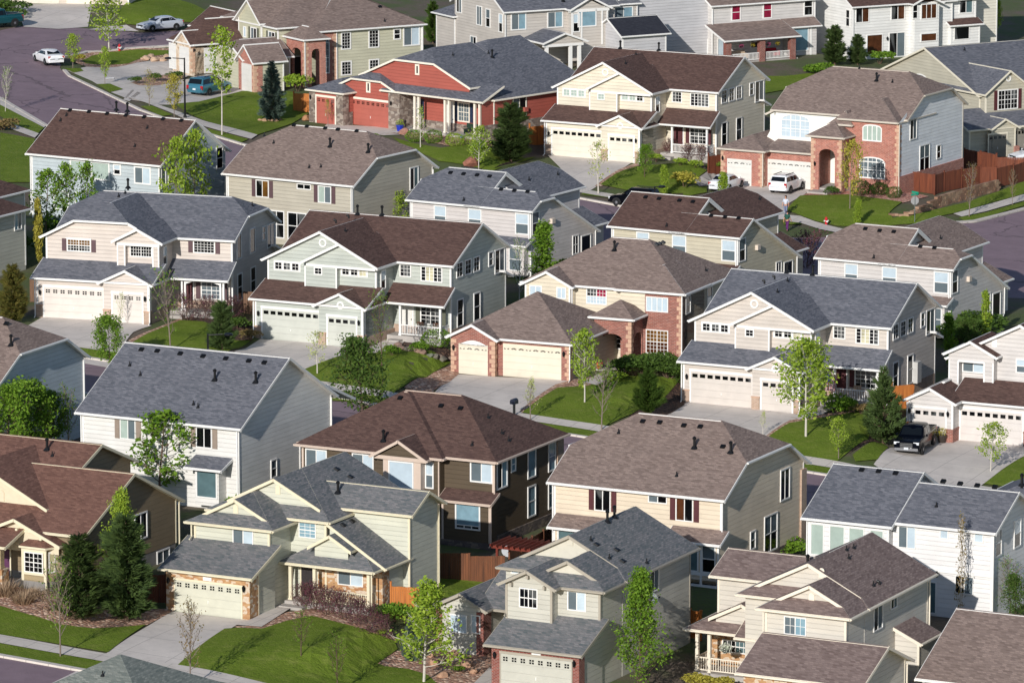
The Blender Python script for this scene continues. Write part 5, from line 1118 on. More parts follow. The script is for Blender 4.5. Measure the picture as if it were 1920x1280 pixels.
h.win_m(('f', 0), .6, 1.8, .2, 2.2, 'blind', 1, 1); h.win_m(('f', 0), 4.6, 6.4, .9, 2.2, 'dark', 2, 2)
for v0, v1, z0, z1, g in ((.8, 2.2, .0, 2.1, 'amber'),): h.win_m(('l', 0), v0, v1, z0, z1, g, 1, 1)
h.win_m(('l', -2.5), 6.5, 7.4, 3.4, 5.2, ['grey', 'amber'], 2, 1); h.win_m(('l', -2.5), 9.5, 10.4, 3.4, 5.2, ['grey', 'amber'], 2, 1); h.downspout(-.05, -.1, .3, 5.5); h.done()

h = House('detached_house', 'white two-storey house with brown blinds and a tall rear bay, top right', q(32, 1030, 35), (0, 0, 5.6), -29, roof=ROOF_BROWN, wall=siding((242, 240, 234)), pad=(-1, 16, -4, 12))
V1 = h.vol(0, 12.2, 0, 10.5, 5.6, 'gu', p=.55, sides='flr'); h.W(h.wallm).box((6.9, -1, -.2), (9.9, 0, 5.4)); V2 = h.vol(6.8, 10.0, -1, 3, 5.6, 'gv', p=.45, oh=.3, wall=None)
V3 = h.vol(12, 15.4, .4, 9, 5.6, 'gu', p=.5, oh=.3, sides='fr', corners=('rf',)); V4 = h.vol(11.8, 15.4, -.4, .4, 3.0, 'sf', p=.5, oh=.3, sides='flr', corners=('lf', 'rf'))
for x0, y0, x1, y1, g in ((1040, 38, 1112, 118, ['dark', 'brown']), (1225, 25, 1298, 103, ['dark', 'brown'])): h.win(('f', 0), 32, x0, y0, x1, y1, g, 2, 1, fr=.1)
h.win(('f', -1), 32, 1382, 22, 1465, 98, 'brown', 3, 1, fr=.1); h.win(('f', -1), 32, 1380, 175, 1465, 215, 'brown', 1, 1, fr=.1); h.win(('f', 0), 32, 1098, 182, 1182, 285, 'brown', 1, 1, fr=.1); h.win(('f', 0), 32, 1215, 172, 1298, 295, ['dark', 'grey'], 2, 1, fr=.08)
h.win(('f', -1), 32, 1338, 25, 1365, 98, 'dark', 1, 2, fr=.08); h.win(('f', .4), 32, 1582, -15, 1652, 68, ['dark', 'teal'], 2, 1, fr=.1); h.win(('f', -.4), 32, 1555, 142, 1635, 205, 'dark', 1, 1, fr=.08)
h.win_m(('l', 0), .6, 1.4, 3.4, 5.2, 'dark', 1, 2); h.lamp(('f', 0), 32, 1204, 202); h.downspout(-.05, -.1, .3, 5.5); h.downspout(12.1, .2, .3, 5.5); h.done()

h = House('detached_house', 'pale grey house standing between the greige and the crimson-blind houses', q(32, 180, 120), (0, 0, 5.4), -30, roof=ROOF_GREY, wall=siding((204, 202, 204)), pad=None)
h.vol(-5.5, -.4, 4, 9, 4.0, 'gu', p=.55, sides='flr', roofm=shingle((54, 56, 66), (44, 46, 56), (66, 68, 76))); h.vol(-3, 8, 9, 20, 8.5, 'gu', p=.5, sides='flr'); h.done()
h = House('detached_house', 'cream house in the top right corner', q(0, 1840, 30), (0, 0, 5.6), -30, roof=ROOF_BROWN, wall=siding((236, 228, 208)), pad=None)
h.vol(-2, 9, 10, 19, 7, 'gu', p=.5); h.win_m(('f', 10), 3.5, 6, .4, 2.8, 'dark', 1, 1); h.done()
h = House('detached_house', 'house with cream garage doors at the top left edge', q(0, 30, 6), (0, 0, 0), 8, roof=ROOF_TAUPE, wall=siding((226, 208, 186)), pad=(-1, 13, -3, 8))
h.vol(-.6, 12, 0, 9, 3.0, 'gu', p=.5)
for a0, a1 in ((.3, 4.6), (5.4, 8.0)):
    mb = MB(); h.slab(mb, ('f', 0), a0, a1, -.2, 2.3, .0, .05); mb.build('garage_door', doorm((238, 226, 204)), h.root)
h.done()
# ------------------------------------------------------------------ ground sheet and what lies on it
def turf(name, c1, c2, c3):
    t = NT(name); tc = t.n.new('ShaderNodeTexCoord'); ob = tc.outputs['Object']
    n = t.noise(ob, .35, 5); n2 = t.noise(ob, 5, 4, .7); n3 = t.noise(ob, 1.3, 4)
    a = t.mix(t.ramp(n, .3, .75), c1, c2); a = t.mix(t.ramp(n3, .5, .75), a, c3); a = t.mix(t.math('MULTIPLY', t.ramp(n2, .3, .75), .55), a, tuple(x * .45 for x in c1))
    t.link(a, t.b.inputs['Base Color']); t.b.inputs['Roughness'].default_value = 1; t.b.inputs['Specular IOR Level'].default_value = .1; t.bump(n2, .9, .12); return t.m
GRASS = turf('lawn_grass', (.200, .275, .034), (.135, .202, .022), (.25, .29, .06))
def speckle(name, c1, c2, c3, sc=5., b=.12):
    t = NT(name); tc = t.n.new('ShaderNodeTexCoord'); v = t.add('ShaderNodeTexVoronoi', Scale=sc); t.link(tc.outputs['Object'], v.inputs['Vector'])
    s2 = t.n.new('ShaderNodeSeparateColor'); t.link(v.outputs['Color'], s2.inputs[0]); n = t.noise(tc.outputs['Object'], .7, 4)
    a = t.mix(s2.outputs[0], srgb(c1), srgb(c2)); a = t.mix(t.ramp(s2.outputs[1], .75, .8), a, srgb(c3)); a = t.mix(t.math('MULTIPLY', t.ramp(n, .4, .7), .45), a, tuple(x * .5 for x in srgb(c1)))
    t.link(a, t.b.inputs['Base Color']); t.b.inputs['Roughness'].default_value = .95; t.bump(t.math('SUBTRACT', 1., v.outputs['Distance']), .9, b); return t.m
ROCK = speckle('river_rock', (196, 152, 126), (150, 112, 94), (226, 196, 172)); REDROCK = speckle('red_gravel', (206, 146, 130), (176, 118, 102), (224, 184, 164), 7); MULCH = speckle('bark_mulch', (84, 58, 46), (58, 40, 34), (112, 84, 66), 6)
def paved(name, c, joint=None, var=.18, cracks=False):
    t = NT(name); tc = t.n.new('ShaderNodeTexCoord'); ob = tc.outputs['Object']; col = srgb(c); n = t.noise(ob, .5, 5, .65); n2 = t.noise(ob, 16, 3)
    a = t.mix(t.ramp(n, .35, .7), col, tuple(x * (1 - var) for x in col)); a = t.mix(t.math('MULTIPLY', t.ramp(n2, .35, .7), .35), a, tuple(x * .72 for x in col))
    n4 = t.noise(ob, 1.3, 3, .6); a = t.mix(t.math('MULTIPLY', t.ramp(n4, .56, .74), .5), a, tuple(x * .66 for x in col))
    if joint:
        m = t.add('ShaderNodeMapping'); m.inputs['Rotation'].default_value = (0, 0, math.radians(26)); t.link(ob, m.inputs[0])
        b = t.add('ShaderNodeTexBrick', Scale=1.); t.link(m.outputs[0], b.inputs['Vector']); b.inputs['Brick Width'].default_value = joint; b.inputs['Row Height'].default_value = joint; b.offset = 0; b.inputs['Mortar Size'].default_value = .025
        a = t.mix(t.math('MULTIPLY', b.outputs['Fac'], .6), a, tuple(x * .35 for x in col))
    if cracks:
        v = t.add('ShaderNodeTexVoronoi', Scale=.11, feature='DISTANCE_TO_EDGE'); w = t.add('ShaderNodeTexNoise', Scale=.8, Detail=4.); t.link(ob, w.inputs['Vector']); mx = t.n.new('ShaderNodeVectorMath'); mx.operation = 'MULTIPLY_ADD'; t.link(w.outputs['Color'], mx.inputs[0]); mx.inputs[1].default_value = (2.2, 2.2, 0); t.link(ob, mx.inputs[2]); t.link(mx.outputs[0], v.inputs['Vector'])
        a = t.mix(t.math('MULTIPLY', t.math('LESS_THAN', v.outputs['Distance'], .010), .6), a, tuple(x * .3 for x in col))
    t.link(a, t.b.inputs['Base Color']); t.b.inputs['Roughness'].default_value = .9; t.bump(n2, .25, .02); return t.m
ASPHALT = paved('asphalt', (146, 124, 132), None, .22, True); DRIVE = paved('driveway_concrete', (222, 212, 203), 3.2, .2); WALKM = paved('sidewalk_concrete', (220, 210, 200), 1.5, .14)

def ground_sheet():
    x0, x1, y0, y1 = -82, 82, 262, 622; mb = MB(); w = x1 - x0 + 1
    for y in range(y0, y1 + 1):
        for x in range(x0, x1 + 1): mb.v.append((x, y, ground_z(x, y)))
    for j in range(y1 - y0):
        for i in range(w - 1): k = j * w + i; mb.f.append((k, k + 1, k + w + 1, k + w)); mb.mi.append(0)
    for P in (((-82, 622), (82, 622), (900, 2600), (-900, 2600)), ((-82, 262), (-82, 622), (-900, 2600), (-900, 262)), ((82, 622), (82, 262), (900, 262), (900, 2600))):
        mb.poly([(x, y, base_plane(x, y) - .02) for x, y in P])
    return mb
t = NT('soil_and_turf'); tc = t.n.new('ShaderNodeTexCoord'); n = t.noise(tc.outputs['Object'], .16, 5); n2 = t.noise(tc.outputs['Object'], 3.5, 4)
a = t.mix(t.ramp(n, .42, .56), (.15, .112, .082), (.08, .12, .022)); t.link(t.mix(t.math('MULTIPLY', t.ramp(n2, .3, .7), .6), a, (.075, .065, .04)), t.b.inputs['Base Color']); t.b.inputs['Roughness'].default_value = 1
t.bump(n2, .6, .1)
tag(ground_sheet().build('ground', t.m, None, True, False), kind='structure')

def drape(name, mat, pts, lift, kind='structure', world=False):
    """a sheet laid over the ground: outline given on the plan, cut to a one metre grid"""
    P = [Vector(p) if world else hit(p) for p in pts]
    bm = bmesh.new(); f = bm.faces.new([bm.verts.new((p.x, p.y, 0)) for p in P])
    if f.normal.z < 0 or True: bm.normal_update()
    xs = [p.x for p in P]; ys = [p.y for p in P]
    for ax, lo, hi in ((0, min(xs), max(xs)), (1, min(ys), max(ys))):
        c = math.floor(lo) + 1
        while c < hi:
            no = (1, 0, 0) if ax == 0 else (0, 1, 0); co = (c, 0, 0) if ax == 0 else (0, c, 0)
            bmesh.ops.bisect_plane(bm, geom=bm.verts[:] + bm.edges[:] + bm.faces[:], plane_co=co, plane_no=no, dist=1e-5); c += 1
    bmesh.ops.triangulate(bm, faces=bm.faces[:])
    for v in bm.verts: v.co.z = ground_z(v.co.x, v.co.y) + lift
    bm.normal_update()
    for f in bm.faces:
        if f.normal.z < 0: f.normal_flip()
    me = bpy.data.meshes.new(name); bm.to_mesh(me); bm.free(); me.materials.append(mat)
    o = bpy.data.objects.new(name, me); COL.objects.link(o); return tag(o, kind=kind)
def lawn(sx, pts): drape('lawn', GRASS, [q(sx, *p) for p in pts], .10)
def drive(sx, pts): drape('driveway', DRIVE, [q(sx, *p) for p in pts], .06)
def walk(sx, pts): drape('path', WALKM, [q(sx, *p) for p in pts], .12)
def rock(sx, pts, m=None): drape('gravel_bed', m or ROCK, [q(sx, *p) for p in pts], .075)
def road(pts): drape('road', ASPHALT, pts, .02)
def ribbon(P, a, b):
    """outline of a strip offset a..b to the right-hand (viewer) side of a world polyline"""
    def off(d):
        out = []
        for i, p in enumerate(P):
            t_ = (P[min(i + 1, len(P) - 1)] - P[max(i - 1, 0)]).to_2d().normalized(); out.append((p.x + t_.y * d, p.y - t_.x * d, 0))
        return out
    return off(a) + off(b)[::-1]
def kerb(P, d, w=.32, h=.15, name='kerb'):
    R_ = ribbon(P, d, d + w); n = len(P); mb = MB()
    for i in range(n - 1):
        A, B, C, D = R_[i], R_[i + 1], R_[2 * n - 2 - i], R_[2 * n - 1 - i]
        k = max(1, int((Vector(B) - Vector(A)).length / 1.0))
        for j in range(k):
            L = lambda U, V_, s: Vector(U).lerp(Vector(V_), s); q4 = [L(A, B, j / k), L(A, B, (j + 1) / k), L(D, C, (j + 1) / k), L(D, C, j / k)]
            z = [ground_z(p.x, p.y) for p in q4]; mb.prism([(p.x, p.y, zz - .15) for p, zz in zip(q4, z)], [(p.x, p.y, zz + h) for p, zz in zip(q4, z)])
    tag(mb.build(name, WALKM), kind='structure')

# middle street: sidewalk line carried along the row
A_, B_ = hit((985, 778)), hit((1500, 856)); D_ = (B_ - A_).normalized()
MID = [A_ + D_ * (i * 8 - 60) for i in range(17)]
for nm, m_, a_, b_, l_ in (('sidewalk', WALKM, 0, 1.5, .12), ('lawn', GRASS, 1.5, 3.3, .10), ('road', ASPHALT, 3.6, 13.2, .03), ('lawn', GRASS, 13.6, 15.2, .10), ('sidewalk', WALKM, 15.2, 16.7, .12)): drape(nm, m_, ribbon(MID, a_, b_), l_, world=True)
kerb(MID, 3.28); kerb(MID, 13.2)
# bottom street, left corner
A_, B_ = hit((0, 1192)), hit((195, 1227)); D_ = (B_ - A_).normalized(); LOW = [A_ + D_ * (i * 6 - 24) for i in range(11)]
for nm, m_, a_, b_, l_ in (('sidewalk', WALKM, 0, 1.5, .12), ('lawn', GRASS, 1.5, 3.6, .10), ('road', ASPHALT, 4.0, 13.5, .03)): drape(nm, m_, ribbon(LOW, a_, b_), l_, world=True)
kerb(LOW, 3.55, .42)
# upper street with its bulb at the left
road([(-40, 62), (0, 58), (35, 50), (165, 54), (262, 62), (345, 58), (345, 86), (240, 93), (165, 99), (122, 108), (112, 128), (128, 144), (262, 209), (380, 251), (452, 273), (640, 318), (840, 348), (1090, 375), (1300, 415), (1480, 446), (1560, 445), (1830, 418), (1960, 385), (1960, 560), (1700, 560), (1560, 560), (1300, 520), (1100, 470), (800, 415), (500, 352), (262, 300), (86, 240), (0, 188), (-40, 170)])
UP = [hit(p) for p in ((118, 133), (128, 144), (195, 176), (262, 208), (380, 250), (452, 272), (640, 317), (840, 347), (1090, 374), (1300, 414), (1420, 438))]
kerb(UP, -.3, .34); kerb([hit(p) for p in ((86, 238), (0, 187), (-40, 168))], -.1, .4); kerb([hit(p) for p in ((1560, 445), (1680, 438), (1830, 417), (1960, 384))], -.3, .34); kerb([hit(p) for p in ((345, 87), (240, 94), (165, 100), (122, 109))][::-1], -.35, .34)
walk(1, [(690, 535), (780, 545), (900, 590), (1000, 625), (1120, 668), (1250, 700), (1405, 742), (1370, 765), (1200, 720), (1060, 680), (930, 620), (790, 565)])
walk(0, [(840, 318), (960, 338), (1092, 357), (1180, 371), (1300, 393), (1300, 401), (1180, 379), (1092, 364), (960, 345), (840, 326)])
walk(3, [(640, 1180), (700, 1185), (780, 1215), (860, 1238), (960, 1262), (900, 1275), (800, 1255), (700, 1222), (640, 1215)])
walk(3, [(1535, 1172), (1700, 1128), (1920, 1066), (1990, 1048), (1990, 1080), (1920, 1100), (1710, 1160), (1580, 1188)])
for P in ([(0, 576), (120, 640), (240, 702), (205, 735), (100, 690), (0, 640)], [(0, 728), (190, 762), (170, 880), (165, 1000), (0, 1000)], [(445, 335), (500, 310), (580, 290), (750, 275), (950, 282), (950, 297), (780, 318), (700, 352), (560, 358), (470, 352)], [(640, 95), (700, 5), (900, -10), (1060, 30), (1160, 82), (1060, 128), (740, 142), (690, 138)], [(350, 378), (440, 378), (455, 392), (400, 402)], [(528, 465), (600, 462), (672, 492), (600, 508)], [(765, 585), (830, 582), (940, 632), (880, 640)],
          [(955, 572), (1085, 560), (1320, 502), (1590, 505), (1690, 620), (1590, 680), (1400, 742), (1250, 700), (1120, 665), (1010, 615)], [(1130, 705), (1355, 765), (1310, 785), (1150, 735)]): lawn(1, P)
walk(1, [(50, 690), (90, 690), (212, 735), (190, 758), (60, 710)]); walk(1, [(0, 545), (30, 548), (255, 690), (240, 702), (120, 640), (0, 578)])
rock(1, [(410, 345), (440, 300), (560, 276), (690, 266), (950, 268), (950, 300), (900, 312), (780, 340), (600, 372), (470, 368)]); rock(1, [(715, 455), (790, 425), (980, 405), (1010, 430), (860, 470), (760, 470)])
drive(1, [(360, 385), (400, 392), (530, 365), (790, 340), (950, 312), (1100, 395), (1010, 425), (880, 440), (760, 470), (690, 540), (600, 505), (500, 445)]); drive(1, [(700, 545), (780, 480), (960, 440), (1320, 430), (1340, 500), (1080, 560), (950, 575), (880, 575)]); drive(1, [(672, 548), (740, 470), (870, 430), (1015, 415), (970, 450), (800, 490), (705, 556)]); drive(1, [(80, 30), (510, 20), (480, 150), (320, 162), (130, 150)]); drive(1, [(690, 140), (760, 175), (480, 165), (560, 150)])
lawn(2, [(335, 752), (440, 785), (600, 812), (870, 806), (1060, 862), (870, 940), (740, 905), (590, 885), (400, 810)]); lawn(2, [(840, 942), (1000, 905), (1050, 870), (1120, 860), (1000, 900), (870, 945)])
rock(2, [(290, 735), (350, 728), (440, 758), (640, 800), (870, 806), (900, 770), (760, 745), (640, 740), (420, 725)]); drive(2, [(-20, 680), (340, 700), (440, 712), (430, 735), (290, 742), (-40, 700)]); rock(2, [(720, 910), (900, 880), (1000, 890), (860, 940), (760, 935)], MULCH)
drive(2, [(1185, 852), (1240, 846), (1640, 892), (1560, 950), (1420, 1040), (1385, 1048), (1330, 1030)]); lawn(2, [(1470, 1012), (1560, 950), (1660, 915), (1920, 890), (2040, 935), (1990, 985), (1920, 1060), (1700, 1060)]); rock(2, [(1440, 1020), (1560, 935), (1660, 895), (1700, 900), (1560, 960), (1480, 1020)])
lawn(2, [(1370, 1052), (1510, 1068), (1520, 1085), (1370, 1066)]); lawn(3, [(0, 905), (190, 935), (120, 990), (0, 1070)]); rock(3, [(120, 990), (200, 935), (260, 950), (250, 1010), (150, 1020)], CONC); lawn(3, [(60, 1040), (190, 1020), (190, 1055), (60, 1085)])
drive(3, [(190, 1030), (300, 1002), (760, 1032), (715, 1070), (625, 1120), (610, 1200), (560, 1200)]); rock(3, [(715, 1068), (800, 1035), (1240, 1045), (1400, 1075), (1260, 1110), (960, 1066)], REDROCK)
lawn(3, [(625, 1150), (700, 1072), (960, 1066), (1255, 1108), (1185, 1165), (1205, 1195), (1350, 1170), (1600, 1110), (1780, 1050), (1990, 985), (1990, 1044), (1920, 1062), (1700, 1124), (1530, 1170), (1330, 1225), (1100, 1245), (900, 1238), (780, 1210), (700, 1180)]); lawn(3, [(1565, 1192), (1710, 1165), (1990, 1085), (1990, 1105), (1610, 1220)]); lawn(3, [(600, 1205), (690, 1205), (705, 1228), (610, 1232)]); lawn(3, [(490, 420), (620, 420), (790, 400), (700, 480), (500, 515)])
# middle street plots
drive(20, [(20, 1160), (130, 1096), (580, 1120), (940, 1166), (860, 1190), (800, 1215), (740, 1290), (600, 1480), (-250, 1330)]); lawn(4, [(715, 655), (840, 588), (985, 530), (1110, 538), (1270, 640), (1370, 640), (1240, 705), (1000, 800), (640, 740)]); rock(4, [(700, 640), (830, 580), (980, 520), (1000, 530), (850, 600), (730, 660)]); rock(4, [(990, 520), (1100, 505), (1290, 490), (1390, 590), (1370, 640), (1270, 640), (1110, 538)], MULCH)
drive(4, [(1420, 630), (1740, 652), (1930, 690), (1745, 822), (1600, 900), (1180, 790)]); walk(5, [(190, 690), (330, 622), (400, 600), (440, 630), (320, 695), (215, 715)]); lawn(5, [(-330, 900), (-150, 800), (130, 702), (230, 712), (380, 676), (520, 690), (655, 762), (560, 815), (400, 890), (250, 980), (-200, 960)]); rock(5, [(330, 650), (420, 640), (650, 690), (665, 765), (520, 690), (390, 672)], MULCH); rock(5, [(560, 815), (665, 770), (700, 822), (620, 878), (540, 935), (400, 895)])
drive(5, [(690, 822), (1315, 858), (1240, 885), (1040, 1032), (980, 1080), (560, 930)]); rock(5, [(1225, 880), (1320, 852), (1560, 820), (1580, 845), (1400, 890), (1240, 900), (1050, 1035), (1030, 1025)]); walk(5, [(1380, 870), (1480, 812), (1560, 770), (1590, 825), (1450, 885)]); lawn(5, [(1045, 1032), (1240, 897), (1400, 888), (1560, 835), (1900, 860), (1810, 960), (1640, 1042), (1490, 1112), (1250, 1075)]); rock(5, [(1640, 1045), (1810, 962), (1900, 860), (1930, 880), (1930, 990), (1800, 1060), (1560, 1110)], MULCH)
drive(6, [(-20, 1015), (100, 970), (440, 1005), (720, 1048), (620, 1100), (500, 1190), (300, 1330), (-150, 1170)]); walk(6, [(640, 1055), (760, 1030), (880, 960), (960, 975), (820, 1045), (700, 1075)]); rock(6, [(500, 1170), (640, 1075), (820, 1040), (1000, 1020), (1000, 1032), (820, 1060), (540, 1160)]); lawn(6, [(525, 1165), (640, 1090), (820, 1060), (1000, 1030), (1090, 1060), (1070, 1180), (960, 1250), (900, 1300), (700, 1300), (560, 1250)]); rock(6, [(1000, 1020), (1200, 1000), (1280, 1080), (1180, 1180), (960, 1260), (1060, 1180), (1090, 1060)], MULCH); lawn(6, [(985, 1265), (1150, 1200), (1180, 1225), (1120, 1290), (1000, 1300)])
drive(9, [(1100, 92), (1200, 0), (1400, -60), (1570, -45), (1980, -5), (1950, 30), (1800, 120), (1600, 260), (1250, 170)]); lawn(9, [(1700, 200), (1800, 125), (1960, 28), (1990, 120), (1850, 220)])
# front street plots
lawn(7, [(-60, 850), (0, 866), (130, 905), (330, 966), (500, 988), (795, 968), (590, 1118), (300, 1070), (0, 1022), (-60, 1010)]); rock(7, [(-60, 740), (0, 745), (110, 765), (300, 815), (480, 860), (900, 880), (940, 895), (800, 970), (500, 990), (330, 968), (130, 906), (-60, 852)])
drive(7, [(938, 892), (1350, 942), (1290, 968), (955, 1198), (860, 1245), (760, 1330), (250, 1300), (455, 1200), (590, 1115)]); lawn(7, [(1225, 990), (1300, 985), (1430, 990), (1560, 948), (1700, 920), (1920, 975), (2020, 1010), (2150, 1055), (2170, 1100), (2060, 1180), (2230, 1210), (2330, 1240), (2430, 1330), (1600, 1330), (1395, 1277), (960, 1196)])
walk(25, [(525, 1165), (640, 1125), (800, 1042), (900, 985), (960, 1010), (880, 1062), (700, 1178)]); rock(7, [(1280, 975), (1420, 972), (1560, 900), (1900, 850), (2060, 900), (2160, 1060), (2020, 1010), (1920, 975), (1700, 920), (1560, 948), (1430, 992), (1300, 990)])
rock(8, [(245, 1180), (360, 1110), (560, 1085), (880, 1105), (880, 1210), (760, 1330), (520, 1330), (520, 1240), (420, 1210)]); walk(8, [(865, 1205), (900, 1215), (880, 1330), (740, 1330)]); drive(8, [(870, 1275), (1420, 1330), (1420, 1420), (870, 1420)])
lawn(8, [(570, 700), (760, 690), (900, 740), (700, 830), (570, 820)])
# ------------------------------------------------------------------ trees and shrubs
def leafm(name, c1, c2, tr=.35):
    m = bpy.data.materials.new(name); m.use_nodes = True; t = m.node_tree; n = t.nodes; b = n['Principled BSDF']; g = n.new('ShaderNodeNewGeometry'); oi = n.new('ShaderNodeObjectInfo')
    mx = n.new('ShaderNodeMix'); mx.data_type = 'RGBA'; mx.inputs[6].default_value = (*c1, 1); mx.inputs[7].default_value = (*c2, 1); t.links.new(g.outputs['Random Per Island'], mx.inputs[0]); t.links.new(mx.outputs[2], b.inputs['Base Color']); b.inputs['Roughness'].default_value = .6; b.inputs['Specular IOR Level'].default_value = .25
    tl = n.new('ShaderNodeBsdfTranslucent'); t.links.new(mx.outputs[2], tl.inputs[0]); ms = n.new('ShaderNodeMixShader'); ms.inputs[0].default_value = tr; t.links.new(b.outputs[0], ms.inputs[1]); t.links.new(tl.outputs[0], ms.inputs[2]); t.links.new(ms.outputs[0], n['Material Output'].inputs[0]); return m
LF = {'spring': leafm('spring_leaves', (0.403, 0.511, 0.0597), (0.217, 0.343, 0.0307)), 'green': leafm('green_leaves', (0.222, 0.36, 0.0341), (0.108, 0.222, 0.0205)), 'dark': leafm('dark_leaves', (0.121, 0.199, 0.0341), (0.0564, 0.111, 0.0205)), 'pale': leafm('pale_leaves', (0.605, 0.643, 0.239), (0.434, 0.524, 0.12)),
      'yellow': leafm('yellowish_leaves', (0.524, 0.473, 0.0767), (0.37, 0.322, 0.0512)), 'rust': leafm('rusty_buds', (0.31, 0.202, 0.093), (0.217, 0.186, 0.062)), 'plum': leafm('plum_leaves', (.20, .065, .095), (.11, .045, .062)), 'pine': leafm('pine_needles', (0.0853, 0.132, 0.0341), (0.0465, 0.0775, 0.0248), .15), 'spruce': leafm('spruce_needles', (0.116, 0.163, 0.124), (0.062, 0.0961, 0.0775), .15), 'gold': leafm('bronzed_needles', (0.232, 0.186, 0.0465), (0.109, 0.132, 0.031), .15), 'tan': leafm('dry_grass_blades', (0.465, 0.341, 0.217), (0.341, 0.232, 0.155), .3)}
BARKS = {'grey': plain('grey_bark', (134, 120, 108), .9, 0, .3, 9), 'brown': plain('brown_bark', (100, 80, 66), .9, 0, .3, 9), 'white': plain('pale_bark', (204, 196, 184), .8, 0, .2, 9)}
class Rng(random.Random):
    def sph(s):
        while True:
            v = Vector((s.uniform(-1, 1), s.uniform(-1, 1), s.uniform(-1, 1)))
            if .01 < v.length < 1: return v
def leaf(mb, c, r, sz):
    d = r.sph().normalized(); a = d.orthogonal().normalized(); b = d.cross(a); th = r.uniform(0, 6.28); a, b = a * math.cos(th) + b * math.sin(th), b * math.cos(th) - a * math.sin(th); s = sz * r.uniform(.45, 1.35)
    mb.poly([c - a * s, c + b * s * .55, c + a * s, c - b * s * .55])
def limb(mb, p, d, L, r0, r1, rng, n=4, wob=.12, up=.1):
    pts = [p.copy()]
    for i in range(n):
        d = (d + Vector((rng.uniform(-wob, wob), rng.uniform(-wob, wob), rng.uniform(-wob, wob) + up * .5))).normalized(); p = p + d * (L / n); a, b = r0 + (r1 - r0) * i / n, r0 + (r1 - r0) * (i + 1) / n
        mb.tube(pts[-1], a, p, b, 5 if r0 < .05 else 7, 0, False); pts.append(p.copy())
    return pts
def broadleaf(seed, h=5., w=1.5, base=.32, n_l=26, leaves=2400, ls=.11, shape='oval', dens=1., tr=.06, up=.35):
    r = Rng(seed); T, L = MB(), MB(); tips = []; sp = limb(T, Vector((0, 0, -.3)), Vector((0, 0, 1)), h * .97 + .3, tr, .012, r, 8, .035, .05)
    for i in range(n_l):
        f = base + (1 - base) * ((i + r.random()) / n_l) ** .9; k = f * 8; j = min(7, int(k)); p = sp[j].lerp(sp[j + 1], k - j); g = (f - base) / (1 - base)
        env = {'oval': math.sin(math.pi * min(1, g * .86 + .14)) ** .7, 'cone': (1 - g) ** .8 + .12, 'column': .55 * math.sin(math.pi * min(1, g * .8 + .16)) ** .5, 'vase': .35 + .75 * math.sin(math.pi * min(1, g * .7 + .2))}[shape] * w * r.uniform(.7, 1.1)
        az = i * 2.4 + r.uniform(-.5, .5); d = Vector((math.cos(az), math.sin(az), up + .55 * g)).normalized(); pts = limb(T, p, d, env, tr * .42 * (1 - g * .6), .008, r, 4, .16, .25)
        for m in range(2, 5):
            for _ in range(2):
                q_ = pts[m]; dd = (d + r.sph() * .9 + Vector((0, 0, .2))).normalized(); s2 = limb(T, q_, dd, env * r.uniform(.25, .5), .012, .004, r, 2, .2, .2); tips += s2[1:] + [pts[m]]
    per = max(1, int(leaves / max(1, len(tips)) * dens))
    for p in tips:
        if r.random() < .12: continue
        for _ in range(per): leaf(L, p + r.sph() * .26 * (w / 1.5 + .35), r, ls)
    return T, L
def bare(seed, h=4., w=1.1, leaves=0): return broadleaf(seed, h, w, .28, 24, leaves, .06, 'vase', 1, .05, .9)
def conifer(seed, h=4., w=1.2, n=34, needle=.13, per=60, droop=-.1, gap=.0, irregular=.15, pw=.85):
    r = Rng(seed); T, L = MB(), MB(); limb(T, Vector((0, 0, -.3)), Vector((0, 0, 1)), h + .2, .09, .015, r, 6, .02, 0)
    for i in range(n):
        g = (i + .3) / n; z = h * (.05 + .93 * g); env = w * ((1 - g) ** pw + .05) * min(1, .55 + g * 2.2) * r.uniform(1 - irregular * 2, 1 + irregular); m = 5 if g < .8 else 3
        if r.random() < gap: continue
        for j in range(m):
            az = i * 1.1 + j * 6.283 / m + r.uniform(-.3, .3); d = Vector((math.cos(az), math.sin(az), droop + .45 * g)).normalized(); e = env * r.uniform(.75, 1.1); pts = limb(T, Vector((0, 0, z)), d, e, .022, .005, r, 3, .1, .15)
            for _ in range(int(per * (e / w) + 8)):
                s = r.random() ** .6; k = s * 3; ii = min(2, int(k)); c = pts[ii].lerp(pts[ii + 1], k - ii) + r.sph() * (.06 + .16 * e * (1.1 - s * .5)) * .8; dd = (d + r.sph() * .8 + Vector((0, 0, .15))).normalized(); b = dd.orthogonal().normalized() * needle * .22; L.poly([c - b, c + b, c + dd * needle * 1.5])
    return T, L
def bush(seed, h=.9, w=.7, leaves=900, ls=.07, twig=True, flat=0.):
    r = Rng(seed); T, L = MB(), MB(); lobes = [(Vector((r.uniform(-.5, .5) * w, r.uniform(-.5, .5) * w, h * r.uniform(.3, .7))), r.uniform(.45, .75)) for _ in range(6)]
    for c, s in lobes: limb(T, Vector((0, 0, -.1)), Vector((c.x, c.y, c.z + .1)).normalized(), c.length * 1.1, .02, .006, r, 3, .12, .1)
    for i in range(leaves):
        c, s = r.choice(lobes); d = r.sph().normalized(); d.z = abs(d.z) * .9 - .15; p = c + Vector((d.x * w * s, d.y * w * s, d.z * h * .55 * s * 1.2)) * r.uniform(.75, 1.05); p.z = max(.02, p.z); leaf(L, p, r, ls)
    return T, L
